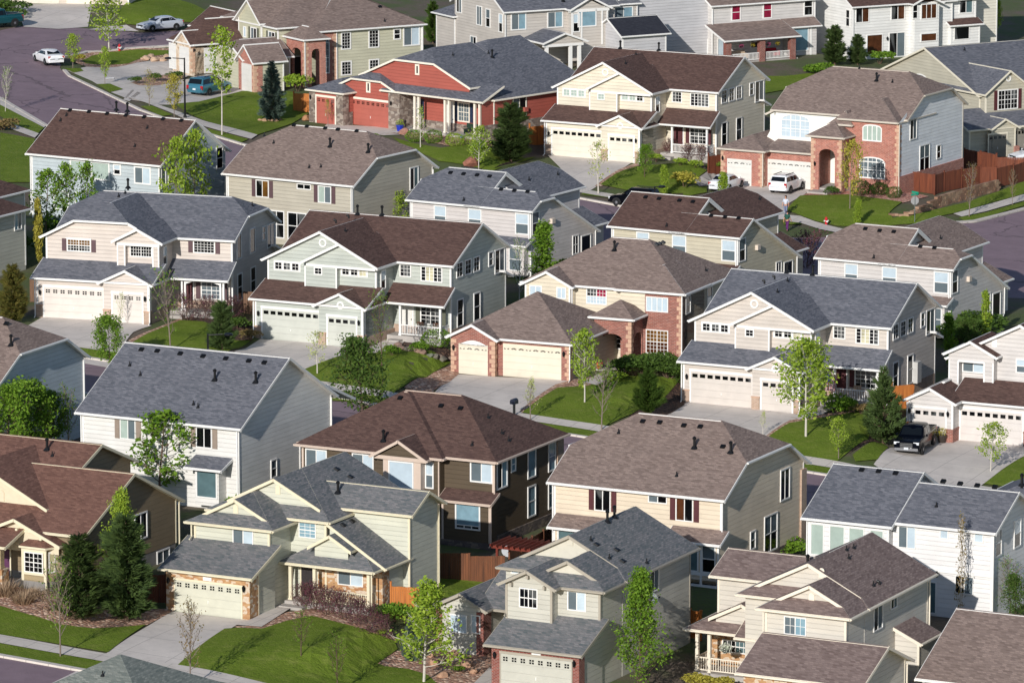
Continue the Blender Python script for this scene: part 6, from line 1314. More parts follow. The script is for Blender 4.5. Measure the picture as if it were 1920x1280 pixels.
def topiary(seed, h=1.1, w=.75, leaves=1600, ls=.05):
    r = Rng(seed); T, L = MB(), MB(); T.tube((0, 0, -.1), .04, (0, 0, h * .6), .02, 6)
    for i in range(leaves):
        d = r.sph().normalized(); b = 1 + .06 * math.sin(d.x * 7 + seed) + .06 * math.cos(d.y * 6 + d.z * 5); p = Vector((d.x * w * b, d.y * w * b, h * .5 + d.z * h * .52 * b)) * r.uniform(.9, 1.0); leaf(L, p, r, ls)
    return T, L
def tuft(seed, h=.7, w=.5, n=300):
    r = Rng(seed); T, L = MB(), MB(); T.tube((0, 0, -.05), .03, (0, 0, .1), .02, 5)
    for i in range(n):
        a = r.uniform(0, 6.28); p = Vector((math.cos(a), math.sin(a), 0)) * r.random() * w * .4; d = Vector((math.cos(a) * r.random() * .7, math.sin(a) * r.random() * .7, 1)).normalized(); b = Vector((-math.sin(a), math.cos(a), 0)) * .018; e = p + d * h * r.uniform(.6, 1.1); L.poly([p - b, p + b, e])
    return T, L
KIND = {}
def proto(kind):
    """trunk and crown meshes of one kind of plant, shared by its repeats"""
    if kind not in KIND:
        f = {'leafy1': lambda: broadleaf(1, 5, 1.5, .24, 30, 4200, .095), 'leafy2': lambda: broadleaf(2, 5, 1.35, .2, 32, 4000, .09, shape='cone'), 'leafy3': lambda: broadleaf(3, 5, 1.75, .14, 34, 5200, .1), 'upright': lambda: broadleaf(4, 5, 1.25, .1, 36, 3800, .1, 'column', up=1.0), 'big': lambda: broadleaf(14, 7, 2.0, .06, 46, 9000, .085, 'cone', up=.9), 'tall': lambda: broadleaf(17, 8, 1.25, .40, 22, 1500, .13, 'oval'), 'airy': lambda: broadleaf(15, 5, 1.35, .25, 26, 1700, .115, 'oval'), 'twigcol': lambda: broadleaf(16, 5, 1.1, .1, 34, 900, .07, 'column', up=1.2), 'sparse1': lambda: broadleaf(5, 4, 1.0, .3, 22, 620, .085), 'sparse2': lambda: broadleaf(6, 4, .9, .3, 20, 420, .075, 'cone', up=.8),
             'bare1': lambda: bare(7), 'bare2': lambda: bare(8, 4, .9), 'bud': lambda: bare(9, 4, .85, 260), 'pine1': lambda: conifer(10, 4, 1.15, 26, .19, 130, .25, .04, .22, .55), 'pine2': lambda: conifer(11, 4, 1.35, 18, .2, 110, .15, .18, .3), 'spruce': lambda: conifer(12, 5, 1.3, 42, .13, 110, -.12), 'juniper': lambda: conifer(13, 3, 1.15, 28, .14, 150, .5, 0, .2),
             'bush1': lambda: bush(20), 'bush2': lambda: bush(21, .8, .8, 1000), 'ball': lambda: topiary(22), 'hedge': lambda: bush(23, 1.2, .8, 2400, .06), 'tuft': lambda: tuft(24), 'twiggy': lambda: broadleaf(25, 1.4, .75, .05, 26, 1300, .045, 'vase', 1, .025, .9)}[kind]
        T, L = f(); KIND[kind] = (T.mesh(kind + '_wood', BARKS['brown'], False), L.mesh(kind + '_leaves', LF['green'], False) if L.f else None, {'leafy1': 5, 'leafy2': 5, 'leafy3': 5, 'upright': 5, 'airy': 5, 'tall': 8, 'twigcol': 5, 'big': 7, 'spruce': 5, 'juniper': 3, 'bush1': .9, 'bush2': .8, 'ball': 1.1, 'hedge': 1.2, 'tuft': .7, 'twiggy': 1.4}.get(kind, 4.))
    return KIND[kind]
PR = random.Random(5)
def plant(kind, lf, base, top, label, cat=None, wid=1., group=None, bark='brown', name=None):
    tw, lv, h0 = proto(kind); P = hit(base); D_ = math.hypot(P.y * COSP + (CZ - P.z) * SINP, 0); hh = (base[1] - top) * (P.y * COSP + (CZ - P.z) * SINP) / FPX / COSP; s = hh / h0
    shr = kind in ('bush1', 'bush2', 'ball', 'hedge', 'tuft', 'twiggy', 'juniper'); nm = name or ({'tuft': 'ornamental_grass', 'hedge': 'hedge_shrub'}.get(kind, 'shrub') if shr else ('pine_tree' if kind.startswith('pine') else 'spruce_tree' if kind == 'spruce' else 'bare_tree' if kind.startswith('bare') else 'young_tree' if kind in ('sparse1', 'sparse2', 'bud') else 'leafy_tree'))
    r_ = empty(nm, P, PR.uniform(0, 6.28), label, cat or ('shrub' if shr else 'tree'), group); r_.scale = (s * wid, s * wid, s)
    for nm2, me, mat in (('stems' if shr else 'trunk', tw, BARKS[bark]), ('foliage' if shr else 'crown', lv, LF[lf] if lf else None)):
        if me is None: continue
        o = bpy.data.objects.new(nm2, me); COL.objects.link(o); o.parent = r_; o.material_slots[0].link = 'OBJECT'; o.material_slots[0].material = mat
    return r_
TREES = '''
airy spring 205,98 -8 1.25 white|tall yellow-green tree on the grassy island by the hydrant
airy spring 137,129 66 1.1 grey|small light green tree behind the white sedan
airy spring 197,159 90 .75 grey|slender green sapling on the little grass square beside the wide driveway
bud yellow 280,201 135 1.0 grey|thin sparse tree with yellowish buds left of the tall street lamp
airy yellow 327,221 142 .95 grey|yellow-green sapling just left of the black street lamp
tall spring 416,255 52 .95 white|tall thin pale-trunked tree by the sidewalk in front of the blue minivan
spruce spruce 510,227 114 1.05 brown|blue-green spruce on the lawn left of the red house
bare1 - 10,211 133 .7 white|bare white-stemmed sapling at the left edge beside the street
bush1 spring 558,172 140 1.1 brown|bushy light shrub at the foot of the brick entry tower
sparse2 yellow 615,237 186 .8 grey|spindly yellow sapling in front of the red garage doors
sparse2 spring 788,278 200 .9 white|slim sapling in the rock bed before the red house's porch
airy spring 897,322 240 1.0 white|yellow-green sapling beside the reddish boulder
pine1 pine 957,304 196 1.55 brown|large dark pine between the red house and the cream house
sparse1 pale 1122,365 268 1.0 white|pale blossoming sapling by the cream house's driveway
leafy1 green 1208,334 274 1.1 brown|small round-headed tree in a ring of white stones
upright spring 1245,370 312 1.2 brown|light green leafy clump above the brown saltbox roof
airy yellow 1593,393 268 .7 grey|tall half-bare tree in front of the red brick house
upright spring 1607,424 375 1.3 brown|bushy light green young tree on the lawn corner near the red hydrant
bud rust 1817,408 314 .9 grey|sparse brownish sapling on the grass strip by the retaining wall
bud rust 1898,386 322 .8 grey|nearly bare sapling at the right edge by the upper sidewalk
pine1 pine 1565,122 50 1.3 brown|dark pine by the wall of the white house, left of two
pine1 pine 1608,122 66 1.3 brown|dark pine by the wall of the white house, right of two
leafy2 spring 1868,64 2 .8 brown|bright green tree before the cream house, top right corner
leafy1 green 1275,92 44 .9 brown|green tree before the pale grey house at the top
leafy1 green 1113,104 60 .8 brown|green tree beside the small gabled porch of the greige house
pine1 dark 812,82 4 .9 brown|dark conifer between the olive house and the greige house
leafy3 dark 850,96 58 1.2 brown|low dark tree in the shade of the greige house
bare2 - 985,70 8 .5 white|bare pale saplings behind the ridge of the red house's roof
airy spring 330,446 266 .8 grey|light green poplar beside the light blue house, nearer its corner
airy spring 364,438 252 .8 grey|light green poplar against the side wall of the light blue house
airy green 86,452 322 1.0 brown|dark green bushy tree at the back of the light blue house
airy green 124,444 310 .8 brown|slim green tree under the light blue house's green blinds
airy green 165,440 308 .7 brown|thin leafy tree below the small window of the light blue house
upright yellow 74,500 376 .6 brown|narrow olive-green column tree by the left edge
pine1 gold 24,606 498 1.15 brown|bronze-green spruce left of the pale beige house
leafy1 spring 738,452 362 1.0 brown|light green tree beside the dark side of the tan house
upright green 1014,542 420 1.5 brown|leafy green tree against the side of the pinkish-grey saltbox house
bare2 - 974,575 458 .8 white|bare pale tree beside the sage house's back corner
twiggy plum 1512,502 448 1.3 brown|dark reddish shrub beside the sandy saltbox house
leafy3 green 207,702 598 1.0 brown|full green tree at the foot of the pale beige house's driveway
bare1 - 320,660 520 1.0 grey|leafless tree on the lawn of the pale beige house
pine1 pine 416,657 566 1.25 brown|dense dark pine on the lawn of the pale beige house
bud pale 226,612 552 .9 white|wispy sapling in front of the pale beige single garage door
sparse1 pale 595,702 622 1.2 white|pale-leaved sapling at the edge of the sage house's driveway
leafy3 dark 680,792 640 1.1 brown|broad deep green tree between the white house and the brown hip roof
bare1 - 716,688 556 .8 brown|leafless slim tree on the sage house's lawn
airy spring 1096,756 622 1.0 white|bright green birch beside the cream garage doors
bare1 - 1128,808 690 1.1 grey|leafless tree at the kerb before the brick-fronted house
sparse2 pale 994,790 708 1.0 grey|sapling with few leaves at the corner of the brick-fronted house's driveway
juniper dark 1215,778 690 1.25 brown|rounded dark juniper on the brick-fronted house's lawn
leafy1 spring 1511,820 642 1.15 white|bright leafy birch in front of the beige house with the flag
airy spring 1572,862 784 1.1 grey|small yellow-green tree on the lawn left of the black pickup
pine2 pine 1656,834 688 .85 brown|open-branched pine beside the black pickup
upright spring 1354,392 326 1.4 brown|light green clump of leaves hiding the white sedan behind the brown saltbox roof
leafy3 green 96,850 736 1.1 brown|green tree between the pale blue wall and the white house
leafy3 green 250,900 800 .8 brown|green crown behind the tree before the white house's windows
upright spring 1786,600 536 .9 brown|light green tree top beside the far corner of the flag house
airy spring 1857,884 794 1.15 white|young tree with bright leaves right of the black pickup
sparse2 pale 1430,818 770 1.0 white|thin sapling near the foot of the beige house's driveway
leafy3 green 62,872 722 1.15 brown|large green tree at the left edge before the pale blue house
leafy3 green 12,892 732 1.1 brown|green tree cut by the left edge above the rust roof
bare2 - 128,852 732 1.0 grey|leafless shrubby tree beside the white house's left corner
airy green 298,948 774 1.4 brown|full green tree before the white house's windows
leafy2 green 424,948 862 1.0 grey|slim leafy tree beside the white house's bay window
bush2 green 190,862 824 1.5 brown|green shrub under the white house's left wall
pine1 pine 150,1164 1002 1.3 brown|thick dark pine beside the bay window
pine1 pine 238,1166 968 1.15 brown|tall dark pine next to the pale green house's garage
big spring 228,1130 922 .8 brown|tall bright green tree rising behind the two dark pines
bare1 - 113,1232 1058 .8 grey|leafless tree on the grass strip in front of the rust-roofed house
bud rust 357,1290 1132 .9 grey|leafless street tree with a few buds by the pale green house's driveway
bare2 - 565,1230 1148 1.3 brown|small leafless tree in the middle of the front lawn
bare2 - 632,1296 1196 1.1 brown|leafless sapling at the bottom edge of the front lawn
leafy2 spring 794,1280 1092 1.25 white|bright yellow-green birch in the rock garden
spruce spruce 772,1240 1146 .95 brown|grey-green spruce behind the bright birch in the rock garden
big green 1200,1300 1072 1.05 brown|big green tree against the side of the putty-grey house
leafy3 spring 1540,1056 1004 .9 brown|green tree before the tall blinds of the white house with staggered roofs
twigcol rust 1800,1172 968 .6 white|narrow brownish column tree behind the beige house
bare1 - 1895,1160 1056 1.2 grey|leafless spreading tree at the right edge beside the white house
leafy3 dark 1905,1170 1080 .9 brown|dark green bush-like tree at the right edge behind the leafless one
upright green 1782,690 590 1.1 brown|dark green tree in the gap right of the beige house with the flag
upright spring 1850,640 548 .9 brown|green tree against the side of the taupe-roofed saltbox house
leafy3 dark 1815,655 600 1.3 brown|low dark tree between the flag house and the grey-beige house
'''
for ln in TREES.strip().split('\n'):
    a, lab = ln.split('|'); k, lf, b, tp, wd, bk = a.split(); x, y = map(float, b.split(',')); plant(k, None if lf == '-' else lf, (x, y), float(tp), lab, wid=float(wd), bark=bk)
def place(i, n):
    if i == 0: return 'leftmost of %d' % n if n > 2 else 'the left one'
    if i == n - 1: return 'rightmost of %d' % n if n > 2 else 'the right one'
    return ('second', 'third', 'fourth', 'fifth', 'sixth', 'seventh', 'eighth', 'ninth', 'tenth')[i - 1] + ' from the left'
SHRUBS = '''
plants before the red house's porch;clipped green shrub in the rock bed before the red house;ball green 776,266 244 1.1;ball green 812,268 244 1.1;ball spring 852,274 250 1.1;ball spring 880,273 252 1.0
shrubs under the brick house's arched window;rounded dark shrub under the red brick house's arched window;ball dark 1614,366 338 1.0;ball dark 1648,366 342 1.0;ball dark 1676,372 350 1.0
shrubs along the cream house's porch;plum-leaved shrub along the cream house's porch railing;twiggy plum 1258,296 268 1.2;twiggy plum 1288,302 276 1.2;twiggy plum 1316,304 278 1.2
low shrubs on the cream house's lawn;low light green shrub near the cream house's porch;bush1 spring 1276,312 296 1.2;bush1 spring 1304,316 300 1.2;bush1 yellow 1282,352 322 1.2|yellow-green shrub alone in the middle of the cream house lawn
plum shrubs by the arched porch;plum-leaved shrub before the arched white porch;twiggy plum 352,602 562 1.1;twiggy plum 384,600 564 1.2;twiggy plum 440,602 566 1.1;bush1 dark 446,618 594 1.2
hedge before the brick-fronted house;dense green hedge shrub under the brick-fronted house's window;hedge dark 1172,704 664 1.5;hedge dark 1198,706 660 1.5;hedge dark 1226,708 658 1.5;hedge dark 1254,710 660 1.5;hedge dark 1276,714 668 1.4
shrubs by the flag porch;low shrub at the foot of the flag porch's railing;bush2 green 1572,774 742 1.1;bush2 green 1592,772 750 1.1;bush1 rust 1616,778 756 1.3
plum hedge before the pale green porch;plum-leaved shrub before the pale green house's porch;twiggy plum 566,1140 1102 1.2;twiggy plum 590,1146 1104 1.3;twiggy plum 616,1154 1112 1.3;twiggy plum 642,1162 1120 1.3;twiggy plum 668,1172 1130 1.3;twiggy plum 690,1186 1146 1.2;twiggy plum 720,1196 1160 1.2
dry bushes before the rust-roofed house;dry tan bush before the rust-roofed house's porch;tuft tan 8,1118 1088 2.2;tuft tan 44,1132 1106 2.2;twiggy tan 90,1146 1112 1.5;tuft tan 60,1120 1100 2;twiggy tan 128,1164 1130 1.2
green shrubs by the orange fence;leafy green shrub beside the orange fence panel;bush1 green 740,1164 1130 1.2;bush1 green 760,1168 1136 1.2;bush1 dark 716,1160 1132 1.1
shrubs along the bottom right;low green shrub at the bottom edge before the beige house;bush1 yellow 1310,1292 1262 1.4|yellow-green shrub under the basket porch railing, left;bush1 yellow 1348,1296 1268 1.4|yellow-green shrub under the basket porch railing, right;bush1 green 1580,1300 1258 1.3|green shrub before the beige garage roof at the bottom edge;bush1 green 1660,1300 1264 1.3|green shrub at the bottom edge by the beige garage's side wall;bush2 green 1742,1262 1220 1.1|green shrub beside the small shed roof at bottom right
shrubs by the wide upper driveway;small clipped shrub in the rock bed beside the wide upper driveway;bush1 dark 254,158 144 1.2;bush1 dark 291,154 138 1.2;bush1 dark 328,152 134 1.2;bush1 yellow 146,118 102 1.2|low yellowish shrub beside the small tree behind the white sedan
shrubs before the white house at the top;bushy green shrub before the white house at the top right;bush2 spring 1690,98 74 2;bush2 spring 1730,92 68 2;bush2 spring 1770,88 66 2;bush1 green 1650,120 96 1.6|green shrub just right of the two dark pines;bush2 green 1530,140 118 1.4|green shrub on the slope left of the two dark pines
dark shrubs in the gaps;dark green shrub in the shaded gap beside the saltbox houses;bush2 dark 1790,640 600 1.8|wide dark shrub right of the flag house side wall;bush2 dark 1830,625 580 1.6|dark shrub under the taupe saltbox house side wall;bush2 green 1050,520 490 1.3|green shrub under the pinkish-grey saltbox house side window;bush2 dark 30,470 430 1.3|dark shrub below the pale green-grey house at the left edge;bush2 dark 110,440 410 1.6|dark shrub at the foot of the light blue house
dark bushes at the top left;dark bush beside the cream garage at the top left;bush2 dark 12,30 2 2|dark bush beside the cream garage doors at the top left corner;bush2 rust 4,244 222 1.4|reddish-brown bush at the left edge beside the path
foundation shrubs on the middle street;small leafy shrub at the foot of a middle-street house wall;bush1 green 734,668 648 1.3|leafy shrub at the near end of the sage house stone edge;bush1 green 786,662 642 1.3|leafy shrub in front of the sage house porch railing;ball green 818,650 618 1.3|big round clipped shrub right of the sage house porch;bush2 spring 1150,716 696 1.3|bright shrub on the brick-fronted house walk beside the hedge;bush1 dark 1290,726 700 1.2|dark shrub at the left corner of the flag house garage;bush1 rust 470,640 618 1.3|brownish shrub at the left corner of the sage garage;bush1 green 488,622 600 1.3|green shrub by the weathered fence left of the sage garage
foundation shrubs on the upper street;small leafy shrub at the foot of an upper-street house wall;bush1 green 900,282 264 1.2|low shrub under the last post of the red house porch;bush1 spring 1230,304 288 1.2|bright shrub by the cream house garage corner;bush2 green 1340,318 300 1.1|green shrub before the short red-brown fence;bush1 dark 1560,368 350 1.1|dark shrub by the brick entry steps;bush1 green 700,262 250 1.2|low shrub before the red double garage door
back garden shrubs;dark leafy shrub in the shaded back gardens;bush2 green 500,960 930 1.5|green shrub in the narrow yard beside the white house corner;bush2 green 470,970 935 1.5|green shrub behind the pale green house, under the white bay;bush2 dark 1100,1100 1070 1.5|dark shrub behind the putty-grey house roof;bush2 green 700,500 474 1.5|green shrub behind the sage house roof;bush2 dark 1020,600 570 1.5|dark shrub in the gap between the sage and brick-fronted houses;bush2 green 1390,560 536 1.5|green shrub behind the brick-fronted house's right corner;bush2 green 1480,1040 1012 1.5|green shrub at the back right corner of the peach house;bush2 dark 1860,1190 1160 1.5|dark shrub at the right edge above the cut-off roof
green tufts in the rock garden;small green tuft among the stones of the rock garden;bush1 green 858,1260 1248 1.6|small green tuft at the lower edge of the rock garden;bush1 green 872,1238 1230 1.6|small green tuft in the middle of the rock garden;bush1 spring 715,1190 1180 1.6|small bright tuft by the lawn edge left of the grey-green spruce
'''
for ln in SHRUBS.strip().split('\n'):
    gl = ln.split(';'); grp, lab = gl[0], gl[1]; its = sorted((it.split('|') for it in gl[2:]), key=lambda it: float(it[0].split()[2].split(',')[0])); n_ = len(its)
    for i, it in enumerate(its):
        k, lf, b, tp, wd = it[0].split(); x, y = map(float, b.split(',')); plant(k, lf, (x, y), float(tp), it[1] if len(it) > 1 else lab + (', ' + place(i, n_) if n_ > 1 else ''), wid=float(wd), group=grp)
# ------------------------------------------------------------------ vehicles (x forward, z up, metres)
def carpaint(name, c, metal=.3, rough=.25):
    t = NT(name); t.b.inputs['Base Color'].default_value = (*srgb(c), 1); t.b.inputs['Metallic'].default_value = metal; t.b.inputs['Roughness'].default_value = rough if sum(c) > 120 else .14; t.b.inputs['Coat Weight'].default_value = .6 if sum(c) > 120 else 0.; t.b.inputs['Specular IOR Level'].default_value = .5 if sum(c) > 120 else .12; t.b.inputs['Coat Roughness'].default_value = .08
    tc = t.n.new('ShaderNodeTexCoord'); n = t.noise(tc.outputs['Object'], 1.5, 3); t.link(t.mix(t.ramp(n, .35, .7), srgb(c), tuple(x * .88 for x in srgb(c))), t.b.inputs['Base Color']); return t.m
CGLASS = plain('car_glass', (18, 22, 26), .06, 0, .1); RUBBER = plain('tyre_rubber', (26, 26, 27), .85); ALLOY = plain('alloy_wheel', (176, 178, 182), .35, .8); LAMPW = plain('headlight_lens', (225, 228, 232), .15); LAMPR = plain('tail_light_lens', (170, 20, 22), .25); PLATE = plain('number_plate', (214, 218, 222), .5); CHROME = plain('chrome', (200, 202, 206), .15, .95); DARKP = plain('black_plastic', (30, 31, 33), .6)
# stations: x, z low, half width, z belt, (roof z, roof half width) or None
CARS = {
 'sedan': ([(2.36, .34, .62, .60, None), (2.22, .26, .80, .70, None), (1.6, .22, .87, .83, None), (1.0, .2, .89, .92, None), (.25, .2, .9, .93, (1.37, .60)), (-.7, .2, .9, .95, (1.41, .62)), (-1.05, .2, .9, .96, (1.38, .60)), (-1.7, .22, .88, .98, None), (-2.22, .27, .82, .96, None), (-2.36, .36, .68, .72, None)], (3, 4, 6, 7), (1.42, -1.38), .32),
 'suv': ([(2.22, .40, .66, .72, None), (2.1, .32, .84, .84, None), (1.55, .28, .90, .98, None), (.95, .26, .91, 1.05, None), (.25, .26, .92, 1.06, (1.62, .66)), (-1.2, .26, .92, 1.08, (1.66, .67)), (-1.85, .28, .91, 1.08, (1.62, .65)), (-2.12, .32, .88, 1.06, None), (-2.22, .40, .82, .80, None)], (3, 4, 6, 7), (1.36, -1.30), .36),
 'minivan': ([(2.5, .38, .66, .66, None), (2.38, .3, .86, .78, None), (1.9, .26, .95, .95, None), (1.45, .24, .97, 1.03, None), (.45, .24, .98, 1.06, (1.70, .72)), (-1.2, .24, .98, 1.06, (1.75, .74)), (-2.2, .26, .97, 1.06, (1.70, .72)), (-2.46, .3, .94, 1.04, None), (-2.55, .38, .88, .8, None)], (3, 4, 6, 7), (1.55, -1.45), .34),
 'pickup': ([(2.9, .48, .74, .98, None), (2.8, .42, .92, 1.08, None), (2.2, .40, .98, 1.15, None), (1.45, .38, .99, 1.18, None), (.75, .38, 1.0, 1.2, (1.86, .70)), (-.55, .38, 1.0, 1.2, (1.90, .72)), (-.75, .38, 1.0, 1.2, (1.86, .70)), (-.95, .38, 1.0, 1.2, None), (-2.7, .42, .98, 1.2, None), (-2.86, .46, .96, 1.16, None)], (3, 4, 6, 7), (1.85, -1.75), .40)}
def vehicle(kind, paint, rear, front, label, cat='car', name='parked_car', extra=None):
    st, (iw, ir, ib, ie), ax, wr = CARS[kind]; A, B = hit(rear), hit(front); mid = A.lerp(B, .5); d = B - A; root = empty(name, mid + Vector((0, 0, .07)), math.atan2(d.y, d.x), label, cat)
    dn = math.hypot(d.x, d.y); root.rotation_euler = (0, 0, math.atan2(d.y, d.x))
    P = carpaint('car_paint', *paint)
    def sec(s):
        x, zl, w, zb, rf = s; h = [(w * .88, zl), (w * .98, zl + .10), (w, zl + .28), (w, zb - .14), (w * .955, zb)]
        h += [(rf[1] * 1.06, rf[0] - .07), (rf[1] * .9, rf[0] - .005), (0, rf[0] + .02)] if rf else [(w * .86, zb + .012), (w * .5, zb + .035), (0, zb + .045)]
        return [(x, y, z) for y, z in h] + [(x, -y, z) for y, z in reversed(h[:-1])]
    S = [sec(s) for s in st]; mb = MB(); n = len(S[0])
    for s in S: mb.v += s
    for i in range(len(S) - 1):
        for j in range(n - 1): mb.f.append((i * n + j, i * n + j + 1, (i + 1) * n + j + 1, (i + 1) * n + j)); mb.mi.append(0)
        mb.f.append((i * n + n - 1, i * n, (i + 1) * n, (i + 1) * n + n - 1)); mb.mi.append(1)
    mb.f.append(tuple(range(n))); mb.f.append(tuple((len(S) - 1) * n + i for i in range(n))); mb.mi += [0, 0]
    body = mb.build('body', [P, DARKP], root, True)
    m = body.modifiers.new('edge', 'BEVEL'); m.width = .02; m.segments = 2; m.limit_method = 'ANGLE'; m.angle_limit = math.radians(35)
    L = lambda a, b, f: Vector(a).lerp(Vector(b), f); gl = MB()
    def quad(a, b, c, d_, ins, off):
        c0 = (Vector(a) + Vector(b) + Vector(c) + Vector(d_)) / 4; gl.poly([Vector(p).lerp(c0, ins) + off for p in (a, b, c, d_)])
    for sg in (0, 1):
        k3, k4 = (4, 5) if sg == 0 else (n - 5, n - 6); off = Vector((0, .012 if sg == 0 else -.012, .004))
        for i in range(iw, ie):
            a, b, c, e = S[i][k3], S[i + 1][k3], S[i + 1][k4], S[i][k4]
            if st[i][4] and st[i + 1][4]:
                L0 = abs(st[i][0] - st[i + 1][0]); parts = 2 if L0 > 1.1 else 1
                for u in range(parts):
                    f0, f1 = u / parts + .03, (u + 1) / parts - .03; lo, hi = .10, .86; Q = lambda f, g: L(L(a, b, f), L(e, c, f), g); gl.poly([Q(f0, lo) + off, Q(f1, lo) + off, Q(f1, hi) + off, Q(f0, hi) + off])
            elif kind == 'pickup' and i == ib: continue
            else:
                if st[i][4]: gl.poly([L(a, e, .12) + off, L(a, b, .62).lerp(L(a, e, .1), .1) + off, L(a, e, .84) + off])
                else: gl.poly([L(b, c, .12) + off, L(a, b, .42).lerp(L(b, c, .1), .1) + off, L(b, c, .84) + off])
    f5 = 5
    for i0, i1, sgn in ((iw, ir, 1), (ie, ib, -1)):
        a, b, c, e = S[i0][5], S[i0][n - 6], S[i1][n - 6], S[i1][5]; o = Vector((.03 * sgn, 0, .045))
        gl.poly([L(a, e, .12).lerp(L(b, c, .12), .05) + o, L(b, c, .12).lerp(L(a, e, .12), .05) + o, L(b, c, .88).lerp(L(a, e, .88), .06) + o, L(a, e, .88).lerp(L(b, c, .88), .06) + o])
    gl.build('windows', CGLASS, root)
    w = max(s[2] for s in st)
    for x in ax:
        for sg in (1, -1):
            t = MB(); t.lathe([(wr * .62, -.11), (wr * .96, -.11), (wr, -.06), (wr, .06), (wr * .96, .105), (wr * .62, .11)], 20, (x, sg * (w - .08), wr), 0, 1); wh = t.build('wheel', RUBBER, root); r_ = MB()
            r_.lathe([(wr * .62, -.03), (wr * .60, .05), (.06, .07)] if True else [], 20, (x, sg * (w - .08) + sg * .045, wr), 0, 1)
            for i in range(5): a = i * 1.2566; r_.box((x - .03 + math.cos(a) * wr * .3, sg * (w + .02), wr - .03 + math.sin(a) * wr * .3), (x + .03 + math.cos(a) * wr * .3, sg * (w + .035), wr + .03 + math.sin(a) * wr * .3))
            r_.build('rim', ALLOY, wh); a_ = MB(); pts = []
            for i in range(17): th = math.pi * i / 16; pts.append((x + wr * 1.17 * math.cos(th), wr + wr * 1.17 * math.sin(th)))
            y = sg * (w + .006); a_.poly([(px, y, pz) for px, pz in pts]); a_.build('wheel_arch', DARKP, root, fix=False)
    xf, xr = st[0][0], st[-1][0]; zf, zr = st[1][3], st[-2][3]
    for sg in (1, -1):
        b_ = MB(); b_.box((st[1][0] - .12, sg * st[1][2] * .55, zf - .2), (st[1][0] + .09, sg * st[1][2] * .985, zf - .02)); b_.build('headlight', LAMPW, root)
        b_ = MB(); tall = kind in ('suv', 'minivan', 'pickup'); b_.box((st[-2][0] + .1, sg * st[-2][2] * .72, zr - (.42 if tall else .24)), (st[-2][0] - .09, sg * st[-2][2] * .995, zr - .04)); b_.build('tail_light', LAMPR, root)
        b_ = MB(); b_.box((st[iw][0] - .45, sg * (w + .0), st[iw][3] + .02), (st[iw][0] - .3, sg * (w + .17), st[iw][3] + .16)); b_.build('mirror', P, root)
    for x, s_, z in ((xf, 1, st[0][1]), (xr, -1, st[-1][1])):
        b_ = MB(); b_.box((x - s_ * .1, -st[0][2] * 1.15, z - .04), (x + s_ * .06, st[0][2] * 1.15, z + .16)); b_.build('bumper', CHROME if kind == 'pickup' else P, root)
        b_ = MB(); b_.box((x, -.16, z + (.05 if s_ > 0 else .2)), (x + s_ * .075, .16, z + (.2 if s_ > 0 else .36))); b_.build('number_plate', PLATE, root)
    g = MB(); g.box((st[1][0] - .05, -st[1][2] * .5, zf - (.42 if kind == 'pickup' else .2)), (st[0][0] + .03, st[1][2] * .5, zf - .06))
    if kind == 'pickup':
        for i in range(3): g.box((st[0][0], -.44, zf - .38 + i * .11), (st[0][0] + .05, .44, zf - .345 + i * .11), 1)
    g.build('grille', [DARKP, CHROME], root)
    if kind in ('suv', 'minivan'):
        for sg in (1, -1): b_ = MB(); b_.box((-1.7, sg * .55, st[5][4][0] + .02), (.1, sg * .60, st[5][4][0] + .075)); b_.build('roof_rail', DARKP, root)
    if kind == 'pickup':
        b_ = MB(); b_.box((-1.02, -.84, 1.19), (-2.74, .84, 1.262)); bed = b_.build('cargo_bed', DARKP, root)
        for y in (.86, -.93): r2 = MB(); r2.box((-.98, y, 1.2), (-2.8, y + .07, 1.31)); r2.build('bed_rail', P, bed)
        r2 = MB(); r2.box((-2.74, -.9, 1.2), (-2.84, .9, 1.31)); r2.build('tailgate', P, root)
    if extra: extra(root)
    return root
vehicle('pickup', ((22, 84, 92),), (47, 49), (-66, 56), 'teal pickup truck at the left edge before the cream garage doors', 'pickup truck', 'pickup_truck')
vehicle('sedan', ((198, 204, 214), .15), (341, 55), (260, 60), 'silver-blue sedan parked by the kerb at the top of the street')
vehicle('sedan', ((236, 236, 238), 0.), (110, 129), (72, 110), 'white sedan parked with its tail to the viewer in the cul-de-sac')
vehicle('minivan', ((72, 132, 152), .5), (340, 184), (446, 168), 'blue-green minivan on the driveway behind the tall thin tree', 'minivan')
vehicle('suv', ((120, 150, 190), .5), (905, 359), (815, 343), 'light blue car mostly hidden behind the saltbox roof')
vehicle('suv', ((10, 12, 18), 0.), (1242, 396), (1140, 380), 'black car at the kerb behind the brown saltbox roof', 'car')
vehicle('suv', ((236, 237, 240), 0.), (1447, 370), (1504, 350), 'white sport utility car before the red brick house garage', 'car')
vehicle('sedan', ((232, 234, 238), 0.), (1328, 366), (1396, 346), 'white sedan half hidden by the brown saltbox roof')
vehicle('pickup', ((7, 10, 20), 0.), (1747, 818), (1684, 869), 'black pickup truck with chrome grille on the concrete driveway', 'pickup truck', 'pickup_truck')
vehicle('sedan', ((236, 238, 242), 0.), (1980, 300), (1896, 306), 'white car nosing in at the right edge before the tan house')
